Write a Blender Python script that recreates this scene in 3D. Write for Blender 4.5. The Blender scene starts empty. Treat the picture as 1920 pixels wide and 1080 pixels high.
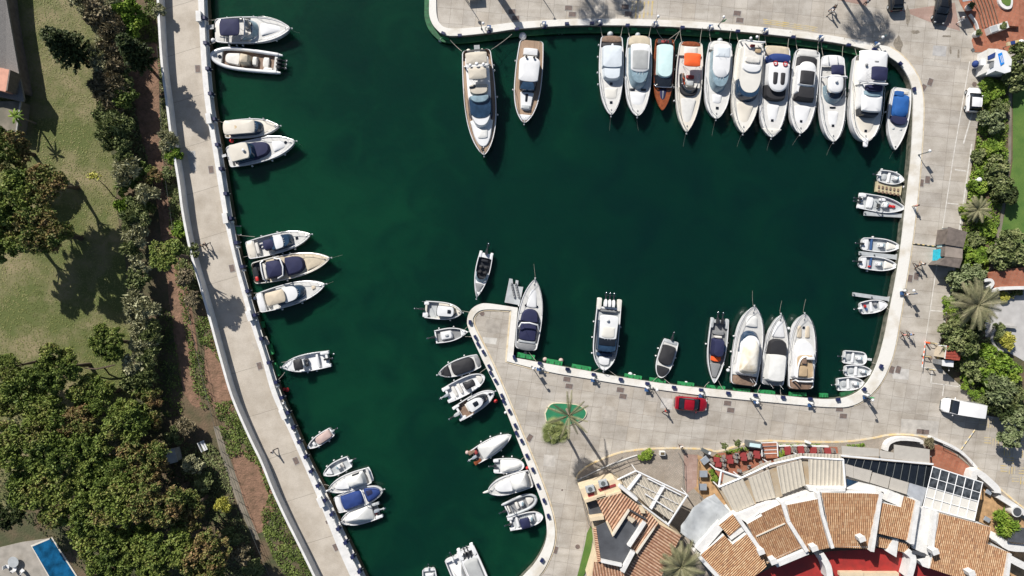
import bpy, bmesh, math, random
import numpy as np
from mathutils import Vector, Matrix
R = math.radians
rnd = random.Random(7)
scn = bpy.context.scene
COL = scn.collection

# ---------------------------------------------------------------- camera, sky, sun, exposure
H = 96.0                      # height of the drone above the water
S = 0.075                     # metres per photo pixel on the water
G = 1.1                       # quay level above the water
cam_d = bpy.data.cameras.new('camera'); cam = bpy.data.objects.new('camera', cam_d); COL.objects.link(cam)
cam.location = (0, 0, H); cam_d.sensor_width = 36; cam_d.lens = 24.0; cam_d.clip_end = 3000
scn.camera = cam
EL, AZX, AZY = R(38), 0.55, -0.835
w = bpy.data.worlds.new('World'); scn.world = w; w.use_nodes = True
nt = w.node_tree; bg = nt.nodes['Background']
sky = nt.nodes.new('ShaderNodeTexSky'); sky.sky_type = 'NISHITA'; sky.sun_disc = False
sky.sun_elevation = EL; sky.sun_rotation = math.atan2(-AZX, -AZY)
nt.links.new(sky.outputs[0], bg.inputs[0]); bg.inputs[1].default_value = 0.062
sd = bpy.data.lights.new('sun', 'SUN'); sd.energy = 4.9; sd.angle = R(0.5); sd.color = (1, .95, .88)
sun = bpy.data.objects.new('sun', sd); COL.objects.link(sun); sun.location = (-60, 90, 120)
sun.rotation_euler = Vector((AZX*math.cos(EL), AZY*math.cos(EL), -math.sin(EL))).to_track_quat('-Z', 'Y').to_euler()
scn.view_settings.view_transform = 'Standard'; scn.view_settings.look = 'None'; scn.view_settings.exposure = 0.46
scn.cycles.max_bounces = 5; scn.cycles.transparent_max_bounces = 6

def P(px, py, z=G):
    k = S*(H-z)/H
    return Vector(((px-960)*k, (540-py)*k, z))

# ---------------------------------------------------------------- materials
def _nodes(name):
    m = bpy.data.materials.new(name); m.use_nodes = True
    nt = m.node_tree; return m, nt, nt.nodes['Principled BSDF']
def N(nt, t, **k):
    n = nt.nodes.new(t)
    for a, b in k.items(): setattr(n, a, b)
    return n
def mat(name, col, rough=.5, metal=0, var=.12, vs=1.5, col2=None, bump=0, bs=8, coat=0, detail=4, spec=None, thr=None, nr=.5):
    m, nt, p = _nodes(name)
    tc = N(nt, 'ShaderNodeTexCoord'); nz = N(nt, 'ShaderNodeTexNoise'); nz.inputs['Scale'].default_value = vs; nz.inputs['Detail'].default_value = detail; nz.inputs['Roughness'].default_value = nr
    nt.links.new(tc.outputs['Object'], nz.inputs['Vector'])
    rp = N(nt, 'ShaderNodeValToRGB'); c2 = col2 or tuple(c*(1-var) for c in col)
    c1 = col if col2 else tuple(min(1, c*(1+var*.5)) for c in col)
    lo, hi = thr or (.35, .65)
    rp.color_ramp.elements[0].position = lo; rp.color_ramp.elements[1].position = hi
    rp.color_ramp.elements[0].color = (*c2, 1); rp.color_ramp.elements[1].color = (*c1, 1)
    nt.links.new(nz.outputs[0], rp.inputs[0]); nt.links.new(rp.outputs[0], p.inputs['Base Color'])
    p.inputs['Roughness'].default_value = rough; p.inputs['Metallic'].default_value = metal
    if coat: p.inputs['Coat Weight'].default_value = coat
    if spec is not None: p.inputs['Specular IOR Level'].default_value = spec
    if bump:
        n2 = N(nt, 'ShaderNodeTexNoise'); n2.inputs['Scale'].default_value = bs; n2.inputs['Detail'].default_value = 5
        b = N(nt, 'ShaderNodeBump'); b.inputs['Strength'].default_value = bump; b.inputs['Distance'].default_value = .1
        nt.links.new(tc.outputs['Object'], n2.inputs['Vector']); nt.links.new(n2.outputs[0], b.inputs['Height']); nt.links.new(b.outputs[0], p.inputs['Normal'])
    return m
def math_n(nt, op, a, b=None):
    n = N(nt, 'ShaderNodeMath', operation=op)
    for i, v in enumerate((a, b)):
        if v is None: continue
        if isinstance(v, (int, float)): n.inputs[i].default_value = v
        else: nt.links.new(v, n.inputs[i])
    return n.outputs[0]
def slab_mat(name, sx, sy, rot, stops, joint=(.14, .125, .105), jw=.035, off=(0, 0), ribs=0, uv=False, rough=.85, stain=.5):
    """paving: each slab its own tone, thin dark joints, large soft stains"""
    m, nt, p = _nodes(name); L = nt.links.new
    tc = N(nt, 'ShaderNodeTexCoord'); mp = N(nt, 'ShaderNodeMapping')
    mp.inputs['Rotation'].default_value[2] = rot; mp.inputs['Location'].default_value = (off[0], off[1], 0)
    L(tc.outputs['UV' if uv else 'Object'], mp.inputs[0])
    wob = N(nt, 'ShaderNodeTexNoise'); wob.inputs['Scale'].default_value = .6; L(mp.outputs[0], wob.inputs['Vector'])
    sp = N(nt, 'ShaderNodeSeparateXYZ'); L(mp.outputs[0], sp.inputs[0])
    wv = math_n(nt, 'MULTIPLY', wob.outputs[0], .12 if not uv else 0.0)
    u = math_n(nt, 'DIVIDE', math_n(nt, 'ADD', sp.outputs[0], wv), sx); v = math_n(nt, 'DIVIDE', math_n(nt, 'ADD', sp.outputs[1], wv), sy)
    fu, fv = math_n(nt, 'FLOOR', u), math_n(nt, 'FLOOR', v)
    cb = N(nt, 'ShaderNodeCombineXYZ'); L(fu, cb.inputs[0]); L(fv, cb.inputs[1])
    wn = N(nt, 'ShaderNodeTexWhiteNoise'); L(cb.outputs[0], wn.inputs[0])
    rp = N(nt, 'ShaderNodeValToRGB'); e = rp.color_ramp.elements
    while len(e) < len(stops): e.new(.5)
    for i, c in enumerate(stops): e[i].position = i/(len(stops)-1); e[i].color = (*c, 1)
    L(wn.outputs[0], rp.inputs[0])
    st = N(nt, 'ShaderNodeTexNoise'); st.inputs['Scale'].default_value = .35 if not uv else 1.2; st.inputs['Detail'].default_value = 8; st.inputs['Roughness'].default_value = .65
    L(tc.outputs['Object'], st.inputs['Vector'])
    sr = N(nt, 'ShaderNodeValToRGB'); sr.color_ramp.elements[0].position = .33; sr.color_ramp.elements[1].position = .62
    lo = 1-stain*.5; sr.color_ramp.elements[0].color = (lo, lo*.97, lo*.93, 1); sr.color_ramp.elements[1].color = (1.0, 1.0, 1.0, 1)
    L(st.outputs[0], sr.inputs[0])
    fi = N(nt, 'ShaderNodeTexNoise'); fi.inputs['Scale'].default_value = 9; fi.inputs['Detail'].default_value = 4; L(tc.outputs['Object'], fi.inputs['Vector'])
    mx = N(nt, 'ShaderNodeMixRGB', blend_type='MULTIPLY'); mx.inputs[0].default_value = 1; L(rp.outputs[0], mx.inputs[1]); L(sr.outputs[0], mx.inputs[2])
    m2 = N(nt, 'ShaderNodeMixRGB', blend_type='OVERLAY'); m2.inputs[0].default_value = .25; L(mx.outputs[0], m2.inputs[1]); L(fi.outputs[0], m2.inputs[2])
    if not uv and sx < 5:
        mq = N(nt, 'ShaderNodeMapping'); mq.inputs['Rotation'].default_value[2] = rot+.1; mq.inputs['Scale'].default_value = (.12, 1.6, 1); L(tc.outputs['Object'], mq.inputs[0])
        sk_ = N(nt, 'ShaderNodeTexNoise'); sk_.inputs['Scale'].default_value = 1.0; sk_.inputs['Detail'].default_value = 8; L(mq.outputs[0], sk_.inputs['Vector'])
        sr2 = N(nt, 'ShaderNodeValToRGB'); sr2.color_ramp.elements[0].position = .3; sr2.color_ramp.elements[1].position = .55; sr2.color_ramp.elements[0].color = (.86, .85, .83, 1); sr2.color_ramp.elements[1].color = (1, 1, 1, 1); L(sk_.outputs[0], sr2.inputs[0])
        mm_ = N(nt, 'ShaderNodeMixRGB', blend_type='MULTIPLY'); mm_.inputs[0].default_value = 1; L(m2.outputs[0], mm_.inputs[1]); L(sr2.outputs[0], mm_.inputs[2]); m2 = mm_
    ju = math_n(nt, 'LESS_THAN', math_n(nt, 'FRACT', u), jw/sx); jv = math_n(nt, 'LESS_THAN', math_n(nt, 'FRACT', v), jw/sy)
    jj = math_n(nt, 'MAXIMUM', ju, jv)
    m3 = N(nt, 'ShaderNodeMixRGB'); L(jj, m3.inputs[0]); L(m2.outputs[0], m3.inputs[1]); m3.inputs[2].default_value = (*joint, 1)
    L(m3.outputs[0], p.inputs['Base Color']); p.inputs['Roughness'].default_value = rough
    bp = N(nt, 'ShaderNodeBump'); bp.inputs['Strength'].default_value = .4; bp.inputs['Distance'].default_value = .03; L(fi.outputs[0], bp.inputs['Height']); L(bp.outputs[0], p.inputs['Normal'])
    return m
def leaf_mat(name, cols, vs=.5, rough=.6, gain=1.28):
    cols = [tuple(min(.5, x*gain) for x in c_) for c_ in cols]
    m, nt, p = _nodes(name); L = nt.links.new
    tc = N(nt, 'ShaderNodeTexCoord'); ge = N(nt, 'ShaderNodeNewGeometry')
    n1 = N(nt, 'ShaderNodeTexNoise'); n1.inputs['Scale'].default_value = vs; n1.inputs['Detail'].default_value = 4; L(ge.outputs['Position'], n1.inputs['Vector'])
    n2 = N(nt, 'ShaderNodeTexNoise'); n2.inputs['Scale'].default_value = 4; n2.inputs['Detail'].default_value = 2; L(ge.outputs['Position'], n2.inputs['Vector'])
    a = math_n(nt, 'ADD', math_n(nt, 'MULTIPLY', n1.outputs[0], .62), math_n(nt, 'MULTIPLY', n2.outputs[0], .3))
    a = math_n(nt, 'ADD', a, math_n(nt, 'MULTIPLY', ge.outputs['Random Per Island'], .13))
    rp = N(nt, 'ShaderNodeValToRGB'); e = rp.color_ramp.elements
    while len(e) < len(cols): e.new(.5)
    for i, c in enumerate(cols): e[i].position = .36+.34*i/(len(cols)-1); e[i].color = (*c, 1)
    L(a, rp.inputs[0]); L(rp.outputs[0], p.inputs['Base Color']); p.inputs['Roughness'].default_value = rough
    p.inputs['Specular IOR Level'].default_value = .25
    return m
def fabric(name, col, rough=.8, var=.1):
    return mat(name, col, rough, 0, var, 1.2, bump=.22, bs=1.8)
M = {}
M['gel'] = mat('white_gelcoat', (.66, .665, .67), .22, var=.06, vs=.7, coat=.3)
M['gel2'] = mat('warm_white_gelcoat', (.63, .61, .56), .28, var=.07, vs=.6, coat=.2)
M['cream'] = mat('cream_gelcoat', (.60, .56, .485), .4, var=.08, vs=.6)
M['nonslip'] = mat('nonslip_deck', (.55, .545, .525), .7, var=.08, vs=2, bump=.3, bs=30)
M['nonslip2'] = mat('beige_deck', (.50, .43, .32), .7, var=.1, vs=2, bump=.3, bs=30)
M['grey'] = mat('grey_deck', (.20, .205, .21), .6, var=.15, vs=1.5)
M['lgrey'] = mat('light_grey', (.38, .40, .41), .5, var=.12, vs=1.5)
M['dark'] = mat('dark_hull', (.02, .022, .026), .35, var=.2)
M['teak'] = slab_mat('teak_planks', 3, .11, 0, [(.30, .20, .13), (.36, .25, .17), (.26, .18, .12)], jw=.012, joint=(.08, .06, .05), uv=False, rough=.7, stain=.3)
M['teakd'] = mat('weathered_teak', (.20, .13, .09), .7, var=.25, vs=3)
M['wood'] = mat('varnished_mahogany', (.23, .065, .022), .15, var=.3, vs=2.5, coat=.6)
M['navy'] = fabric('navy_canvas', (.009, .012, .052))
M['blue'] = fabric('blue_canvas', (.008, .085, .30))
M['royal'] = fabric('royal_blue_canvas', (.010, .035, .16))
M['black'] = fabric('black_canvas', (.016, .016, .019), .7)
M['pale'] = fabric('pale_canvas', (.55, .60, .64), .7, .06)
M['white_f'] = fabric('white_canvas', (.62, .62, .60), .75, .08)
M['greyf'] = fabric('grey_canvas', (.33, .34, .34))
M['beigef'] = fabric('beige_canvas', (.50, .43, .33))
M['pinkf'] = fabric('dusty_pink_canvas', (.45, .34, .31))
M['orange'] = fabric('orange_canvas', (.75, .10, .015))
M['mint'] = fabric('pale_mint_canvas', (.50, .66, .66), .6, .05)
M['tan_f'] = mat('stained_white_canvas', (.66, .63, .56), .8, vs=.55, col2=(.50, .40, .25), thr=(.28, .5), bump=.6, bs=1.8)
M['glass'] = mat('dark_glass', (.012, .015, .02), .06, var=.2, spec=.8)
M['glassb'] = mat('blue_glass', (.02, .045, .085), .08, var=.3, spec=.8)
M['glassp'] = mat('pale_windscreen', (.22, .31, .36), .12, var=.2, spec=.7)
M['steel'] = mat('stainless_steel', (.6, .6, .6), .25, 1, var=.05)
M['rubber'] = mat('black_rubber', (.015, .015, .016), .6)
M['red'] = mat('red_plastic', (.45, .02, .02), .45)
M['seat'] = mat('white_vinyl', (.60, .58, .54), .5, var=.1)
M['seatb'] = mat('tan_vinyl', (.42, .31, .19), .5, var=.1)
M['wpaint'] = mat('whitewash', (.62, .615, .60), .8, var=.10, vs=1.1, bump=.3, bs=4, detail=8)
M['wcap'] = mat('whitewashed_coping', (.64, .625, .585), .8, vs=.5, col2=(.53, .49, .42), thr=(.3, .5), bump=.3, bs=5, detail=10)
M['yrim'] = mat('worn_ochre_edge', (.50, .40, .26), .85, vs=1.5, col2=(.62, .55, .42), detail=8)
M['yellow'] = mat('worn_yellow_paint', (.50, .37, .12), .8, vs=1.2, col2=(.42, .385, .32), detail=8)
M['line'] = mat('worn_white_line', (.62, .60, .56), .8, vs=3, col2=(.45, .43, .39), detail=8)
M['navyp'] = mat('navy_plastic', (.012, .018, .07), .5)
M['bluep'] = mat('blue_plastic', (.03, .08, .20), .5)
M['green'] = mat('green_painted_wood', (.018, .23, .07), .6, var=.35, vs=3)
M['dgreen'] = mat('dark_green_boards', (.012, .10, .035), .7, var=.4, vs=2)
M['iron'] = mat('rusty_iron', (.17, .12, .10), .8, vs=6, col2=(.10, .085, .08))
M['metal'] = mat('painted_metal', (.10, .11, .11), .5)
M['conc'] = mat('rough_concrete', (.34, .33, .31), .85, var=.2, vs=2)
M['quay'] = mat('tidal_quay_wall', (.16, .15, .12), .8, vs=1.5, col2=(.05, .06, .04), detail=8)
M['terra'] = slab_mat('terracotta_paving', .45, .45, R(20), [(.34, .12, .065), (.38, .15, .09), (.30, .10, .055)], joint=(.22, .12, .08), jw=.03, stain=.6)
M['redfloor'] = mat('red_painted_terrace', (.34, .024, .02), .6, vs=1.2, col2=(.24, .022, .018), detail=8)
M['pinkpave'] = slab_mat('faded_red_paving', .6, .6, R(3), [(.36, .24, .20), (.38, .27, .23), (.33, .22, .18)], joint=(.3, .2, .17), stain=.5)
M['ochre'] = mat('ochre_stone_floor', (.42, .26, .13), .8, var=.3, vs=1.5, detail=8)
M['beigepave'] = slab_mat('beige_cobbles', .25, .25, R(35), [(.33, .29, .24), (.37, .32, .27), (.29, .26, .22)], joint=(.22, .19, .16), jw=.03, stain=.5)
M['cwall'] = mat('cream_stucco', (.58, .475, .33), .8, var=.08, bump=.2, bs=8)
M['brown'] = mat('brown_boards', (.14, .115, .10), .8, var=.25, vs=2)
M['brownt'] = mat('brown_felt_roof', (.25, .21, .18), .85, var=.15, vs=1.5)
M['slate'] = mat('dark_flat_roof', (.075, .08, .09), .7, vs=.8, col2=(.05, .053, .06), detail=8)
M['awn'] = fabric('cream_awning', (.47, .43, .36), .8, .06)
M['awn2'] = mat('stained_awning', (.36, .31, .235), .85, vs=.7, col2=(.33, .25, .16), detail=6)
M['awg'] = fabric('grey_beige_awning', (.40, .375, .335), .8, .05)
M['redt'] = mat('red_tablecloth', (.26, .035, .035), .8, var=.15)
M['greyt'] = mat('grey_tabletop', (.26, .29, .33), .45, var=.1)
M['grass'] = mat('dry_lawn', (.088, .108, .026), .9, vs=.17, col2=(.27, .215, .125), thr=(.30, .56), bump=1, bs=9, detail=15, nr=.68)
M['lush'] = mat('lush_lawn', (.06, .13, .02), .9, vs=.5, col2=(.10, .17, .03), bump=.6, bs=14, detail=8)
M['soil'] = mat('garden_soil', (.06, .065, .028), .95, vs=.4, col2=(.13, .09, .055), bump=1, bs=4, detail=10)
M['redsoil'] = mat('red_earth', (.26, .15, .10), .95, vs=.9, col2=(.12, .075, .045), bump=1.2, bs=4, detail=14, nr=.7)
M['path'] = mat('garden_path_concrete', (.22, .19, .15), .9, vs=.7, col2=(.13, .12, .09), detail=10)
M['gravel'] = mat('gravel_roof', (.22, .21, .20), .95, vs=12, col2=(.12, .115, .11), detail=6, bump=.6, bs=20)
M['pool'] = mat('pool_water', (.006, .075, .17), .06, var=.5, vs=.9, spec=.5, bump=.5, bs=2.5)
M['bark'] = mat('bark', (.085, .06, .045), .9, var=.4, vs=5)
M['barkl'] = mat('pale_bark', (.22, .18, .14), .9, var=.3, vs=5)
M['pine'] = leaf_mat('pine_needles', [(.032, .055, .010), (.082, .12, .022), (.13, .172, .034), (.18, .20, .05), (.17, .12, .055)], .3, gain=1.12)
M['pinered'] = leaf_mat('browning_needles', [(.048, .08, .016), (.095, .13, .03), (.155, .12, .045), (.20, .115, .06)], .35)
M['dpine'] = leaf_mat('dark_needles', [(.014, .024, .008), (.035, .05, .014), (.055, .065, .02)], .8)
M['shrub'] = leaf_mat('olive_leaves', [(.05, .07, .02), (.115, .14, .05), (.21, .22, .10)], .8)
M['greyl'] = leaf_mat('grey_green_leaves', [(.12, .125, .06), (.25, .245, .14), (.42, .39, .25)], 1)
M['sage'] = leaf_mat('sage_leaves', [(.06, .08, .032), (.125, .155, .07), (.22, .24, .13)], .9)
M['tuft'] = leaf_mat('lawn_blades', [(.085, .10, .028), (.14, .15, .045), (.22, .195, .09)], .25)
M['herb'] = leaf_mat('herb_leaves', [(.035, .055, .012), (.085, .12, .025), (.16, .19, .05)], .6)
M['bright'] = leaf_mat('bright_leaves', [(.055, .10, .012), (.12, .19, .022), (.22, .27, .045)], .8)
M['dull'] = leaf_mat('brown_twigs', [(.08, .07, .04), (.15, .13, .075), (.25, .20, .13)], 1)
M['palm'] = leaf_mat('palm_fronds', [(.06, .075, .02), (.12, .14, .045), (.20, .21, .085)], .8)
M['palmo'] = leaf_mat('olive_palm_fronds', [(.075, .08, .04), (.135, .13, .07), (.20, .18, .11)], .8)
M['yleaf'] = leaf_mat('yellow_leaves', [(.16, .17, .03), (.30, .29, .05), (.40, .36, .10)], 1)
M['skin'] = mat('skin', (.42, .25, .17), .6, var=.05)
M['hair'] = mat('dark_hair', (.02, .014, .01), .6)
M['tread'] = mat('tyre', (.02, .02, .02), .8)
TONES = [(.29, .14, .07), (.42, .245, .13), (.53, .375, .23), (.35, .185, .095), (.47, .30, .17), (.23, .125, .075)]
def tile_mat(name, tones, su, sv):
    m, nt, p = _nodes(name); L = nt.links.new
    uv = N(nt, 'ShaderNodeUVMap'); sp = N(nt, 'ShaderNodeSeparateXYZ'); L(uv.outputs[0], sp.inputs[0])
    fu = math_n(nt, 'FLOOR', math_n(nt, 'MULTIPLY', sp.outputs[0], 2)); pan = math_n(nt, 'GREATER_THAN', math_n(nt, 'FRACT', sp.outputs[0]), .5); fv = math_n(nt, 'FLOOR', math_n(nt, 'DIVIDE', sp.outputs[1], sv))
    cb = N(nt, 'ShaderNodeCombineXYZ'); L(fu, cb.inputs[0]); L(fv, cb.inputs[1])
    wn = N(nt, 'ShaderNodeTexWhiteNoise'); L(cb.outputs[0], wn.inputs[0])
    nz = N(nt, 'ShaderNodeTexNoise'); nz.inputs['Scale'].default_value = .3; nz.inputs['Detail'].default_value = 8; L(uv.outputs[0], nz.inputs['Vector'])
    f = math_n(nt, 'ADD', math_n(nt, 'MULTIPLY', wn.outputs[0], .75), math_n(nt, 'MULTIPLY', nz.outputs[0], .4))
    rp = N(nt, 'ShaderNodeValToRGB'); e = rp.color_ramp.elements
    while len(e) < len(tones): e.new(.5)
    for i, c in enumerate(tones): e[i].position = i/(len(tones)-1); e[i].color = (*c, 1)
    L(f, rp.inputs[0])
    pm = N(nt, 'ShaderNodeMixRGB', blend_type='MULTIPLY'); L(pan, pm.inputs[0]); L(rp.outputs[0], pm.inputs[1]); pm.inputs[2].default_value = (.52, .40, .32, 1)  # pan rows tinted darker: shade of the valleys put into the tile colour
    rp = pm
    st = N(nt, 'ShaderNodeTexNoise'); st.inputs['Scale'].default_value = .9; st.inputs['Detail'].default_value = 8; L(uv.outputs[0], st.inputs['Vector'])
    sr = N(nt, 'ShaderNodeValToRGB'); sr.color_ramp.elements[0].position = .6; sr.color_ramp.elements[1].position = .75
    L(st.outputs[0], sr.inputs[0])
    mx = N(nt, 'ShaderNodeMixRGB'); L(math_n(nt, 'MULTIPLY', sr.outputs[0], .5), mx.inputs[0]); L(rp.outputs[0], mx.inputs[1]); mx.inputs[2].default_value = (.30, .24, .13, 1)
    L(mx.outputs[0], p.inputs['Base Color']); p.inputs['Roughness'].default_value = .85
    b = N(nt, 'ShaderNodeBump'); b.inputs['Strength'].default_value = .6; b.inputs['Distance'].default_value = .04
    L(math_n(nt, 'FRACT', math_n(nt, 'DIVIDE', sp.outputs[1], sv)), b.inputs['Height']); L(b.outputs[0], p.inputs['Normal'])
    return m
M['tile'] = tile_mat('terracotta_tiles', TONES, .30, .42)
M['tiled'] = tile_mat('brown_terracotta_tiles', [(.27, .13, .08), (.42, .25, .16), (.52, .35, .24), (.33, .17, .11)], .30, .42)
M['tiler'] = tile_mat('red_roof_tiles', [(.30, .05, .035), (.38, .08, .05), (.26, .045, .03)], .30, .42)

# ---------------------------------------------------------------- mesh helpers
class MB:
    def __init__(s): s.v = []; s.f = []; s.uv = None
    def add(s, vs, fs):
        o = len(s.v); s.v += [tuple(v) for v in vs]; s.f += [tuple(i+o for i in f) for f in fs]; return s
    def prism(s, pts, z0, z1, zt=None):
        n = len(pts)
        a = sum(pts[i][0]*pts[(i+1) % n][1]-pts[(i+1) % n][0]*pts[i][1] for i in range(n))
        pts = [(p[0], p[1]) for p in pts]
        if a < 0: pts = pts[::-1]
        top = [(x, y, zt(x, y) if zt else z1) for x, y in pts]
        return s.add([(x, y, z0) for x, y in pts]+top, [tuple(range(n-1, -1, -1)), tuple(range(n, 2*n))]+[(i, (i+1) % n, n+(i+1) % n, n+i) for i in range(n)])
    def box(s, c, sz, a=0, tp=1):
        hx, hy, hz = sz[0]/2, sz[1]/2, sz[2]/2; ca, sa = math.cos(a), math.sin(a); vs = []
        for z, k in ((-hz, 1), (hz, tp)):
            for x, y in ((-hx, -hy), (hx, -hy), (hx, hy), (-hx, hy)):
                x *= k; y *= k; vs.append((c[0]+x*ca-y*sa, c[1]+x*sa+y*ca, c[2]+z))
        return s.add(vs, [(3, 2, 1, 0), (4, 5, 6, 7), (0, 1, 5, 4), (1, 2, 6, 5), (2, 3, 7, 6), (3, 0, 4, 7)])
    def tube(s, pts, r, n=6, cap=True):
        pts = [Vector(p) for p in pts]; rs = r if isinstance(r, (list, tuple)) else [r]*len(pts); vs = []; k = len(pts)
        for i, p in enumerate(pts):
            d = (pts[min(i+1, k-1)]-pts[max(i-1, 0)]).normalized()
            up = Vector((0, 0, 1)) if abs(d.z) < .9 else Vector((1, 0, 0))
            a = d.cross(up).normalized(); b = a.cross(d)
            for j in range(n):
                t = 2*math.pi*j/n; vs.append(p+(a*math.cos(t)+b*math.sin(t))*rs[i])
        fs = [(i*n+j, i*n+(j+1) % n, (i+1)*n+(j+1) % n, (i+1)*n+j) for i in range(k-1) for j in range(n)]
        if cap: fs += [tuple(range(n-1, -1, -1)), tuple((k-1)*n+j for j in range(n))]
        return s.add(vs, fs)
    def ball(s, c, r, n=10, m=7, a=0):
        rx, ry, rz = r if isinstance(r, (list, tuple)) else (r, r, r); ca, sa = math.cos(a), math.sin(a); vs = []
        for i in range(m+1):
            ph = math.pi*i/m
            for j in range(n):
                t = 2*math.pi*j/n; x = rx*math.sin(ph)*math.cos(t); y = ry*math.sin(ph)*math.sin(t)
                vs.append((c[0]+x*ca-y*sa, c[1]+x*sa+y*ca, c[2]+rz*math.cos(ph)))
        return s.add(vs, [(i*n+j, (i+1)*n+j, (i+1)*n+(j+1) % n, i*n+(j+1) % n) for i in range(m) for j in range(n)])
    def rings(s, rings, cap0=True, cap1=True):
        n = len(rings[0]); vs = [p for r in rings for p in r]
        fs = [(i*n+j, i*n+(j+1) % n, (i+1)*n+(j+1) % n, (i+1)*n+j) for i in range(len(rings)-1) for j in range(n)]
        if cap0: fs.append(tuple(range(n-1, -1, -1)))
        if cap1: fs.append(tuple((len(rings)-1)*n+j for j in range(n)))
        return s.add(vs, fs)
def link(name, me, parent=None, m=None, sm=.6):
    if m and not me.materials: me.materials.append(M[m] if isinstance(m, str) else m)
    if sm:
        me.shade_smooth(); me.set_sharp_from_angle(angle=sm)
    o = bpy.data.objects.new(name, me); COL.objects.link(o)
    if parent: o.parent = parent
    return o
def obj(name, mb, m, parent=None, sm=.6, off=None, clean=True):
    me = bpy.data.meshes.new(name)
    vs = mb.v if off is None else [(x-off[0], y-off[1], z-off[2]) for x, y, z in mb.v]
    me.from_pydata(vs, [], mb.f)
    if clean:
        b = bmesh.new(); b.from_mesh(me); bmesh.ops.recalc_face_normals(b, faces=b.faces); b.to_mesh(me); b.free()
    return link(name, me, parent, m, sm)
def tag(o, label=None, cat=None, group=None, kind=None):
    if label: o['label'] = label
    if cat: o['category'] = cat
    if group: o['group'] = group
    if kind: o['kind'] = kind
    return o
def thing(name, label, cat, loc=(0, 0, 0), rz=0, group=None):
    o = bpy.data.objects.new(name, None); COL.objects.link(o); o.location = loc; o.rotation_euler = (0, 0, rz); o.empty_display_size = .3
    return tag(o, label, cat, group)
def copy_tree(o, loc, rz=None, label=None, sc=None):
    c = o.copy(); COL.objects.link(c); c.location = loc
    if rz is not None: c.rotation_euler = (0, 0, rz)
    if sc: c.scale = (sc, sc, sc)
    if label: c['label'] = label
    for ch in list(o.children):
        d = ch.copy(); COL.objects.link(d); d.parent = c
        for g in list(ch.children):
            e = g.copy(); COL.objects.link(e); e.parent = d
    return c
def struct(name, mb, m, sm=0): return tag(obj(name, mb, m, sm=sm), kind='structure')
def smooth(pts, k=5):
    """Catmull-Rom through the points; a point with a third value 1 is a sharp corner"""
    out = []; n = len(pts); q = [Vector(p[:2]) for p in pts]; c = [len(p) > 2 for p in pts]
    for i in range(n-1):
        p0 = q[i] if (i == 0 or c[i]) else q[i-1]; p3 = q[i+1] if (i+2 >= n or c[i+1]) else q[i+2]
        for j in range(k):
            t = j/k
            out.append(.5*((2*q[i])+(q[i+1]-p0)*t+(2*p0-5*q[i]+4*q[i+1]-p3)*t*t+(-p0+3*q[i]-3*q[i+1]+p3)*t**3))
    out.append(q[-1]); return [(v.x, v.y) for v in out]
def W(pts, z=G): return [tuple(P(x, y, z)[:2]) for x, y in pts]
def offset(line, d):
    out = []
    for i, p in enumerate(line):
        a = Vector(line[max(i-1, 0)]); b = Vector(line[min(i+1, len(line)-1)]); t = (b-a).normalized()
        out.append((p[0]-t.y*d, p[1]+t.x*d))
    return out
# ================================================================ THE SETTING
wl = smooth([(386, -60), (389, 0), (392, 60), (396, 130), (403, 200), (415, 270), (429, 360), (439, 420), (451, 480), (468, 545), (486, 605), (506, 670), (529, 740), (560, 812), (582, 862), (612, 922), (638, 980), (662, 1030), (686, 1080), (715, 1145)])
wi = smooth([(380, -60), (382, 0), (384, 60), (388, 130), (395, 200), (406, 270), (420, 360), (430, 420), (442, 480), (460, 545), (477, 605), (498, 670), (520, 740), (551, 812), (574, 862), (602, 922), (628, 980), (652, 1030), (676, 1080), (705, 1145)])
wp = smooth([(369, -60), (371, 0), (374, 60), (378, 130), (385, 200), (397, 270), (411, 360), (422, 420), (436, 480), (452, 545), (468, 602), (490, 670), (510, 740), (543, 812), (566, 865), (593, 928), (616, 985), (634, 1030), (656, 1080), (685, 1145)])
ww = smooth([(307, -60), (309, 0), (312, 60), (317, 130), (326, 200), (335, 270), (347, 340), (355, 400), (369, 470), (389, 540), (406, 600), (425, 670), (446, 740), (476, 810), (500, 860), (520, 910), (543, 960), (568, 1010), (602, 1080), (632, 1145)])
eo = smooth([(805, -60), (805, 0), (806, 33), (819, 56), (844, 68), (919, 62), (980, 54), (1100, 48), (1260, 51), (1420, 63), (1561, 80), (1631, 95), (1658, 103), (1685, 121), (1703, 148), (1710, 172), (1711, 205), (1707, 290), (1697, 382), (1687, 470), (1678, 525), (1667, 582), (1654, 645), (1638, 694), (1616, 727), (1590, 743), (1560, 748), (1525, 747), (1450, 740), (1375, 733), (1260, 721), (1160, 706), (1100, 695), (1005, 678), (962, 670, 1), (971, 577, 1), (917, 569), (897, 571), (882, 582), (876, 600), (880, 620), (905, 675), (935, 737), (965, 811), (992, 880), (1017, 947), (1025, 988), (1022, 1018), (1005, 1052), (980, 1080), (930, 1130)])
ei = smooth([(817, -60), (818, 0), (819, 28), (826, 46), (844, 54), (891, 52), (974, 42), (1100, 36), (1260, 39), (1420, 51), (1561, 68), (1642, 84), (1668, 90), (1695, 110), (1716, 138), (1726, 165), (1730, 205), (1726, 290), (1719, 370), (1709, 455), (1698, 525), (1686, 600), (1671, 673), (1646, 724), (1616, 751), (1589, 762), (1560, 763), (1525, 761), (1425, 752), (1300, 739), (1160, 719), (1100, 709), (1030, 697), (950, 677, 1), (959, 582, 1), (920, 580), (901, 582), (890, 591), (887, 603), (895, 624), (920, 674), (946, 733), (978, 810), (1011, 890), (1032, 950), (1040, 988), (1038, 1022), (1025, 1057), (1008, 1082), (960, 1135)])
FAR = 900
def land(name, line, far, m):
    return struct(name, MB().prism(line+far, -3.0, G), m)
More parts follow.
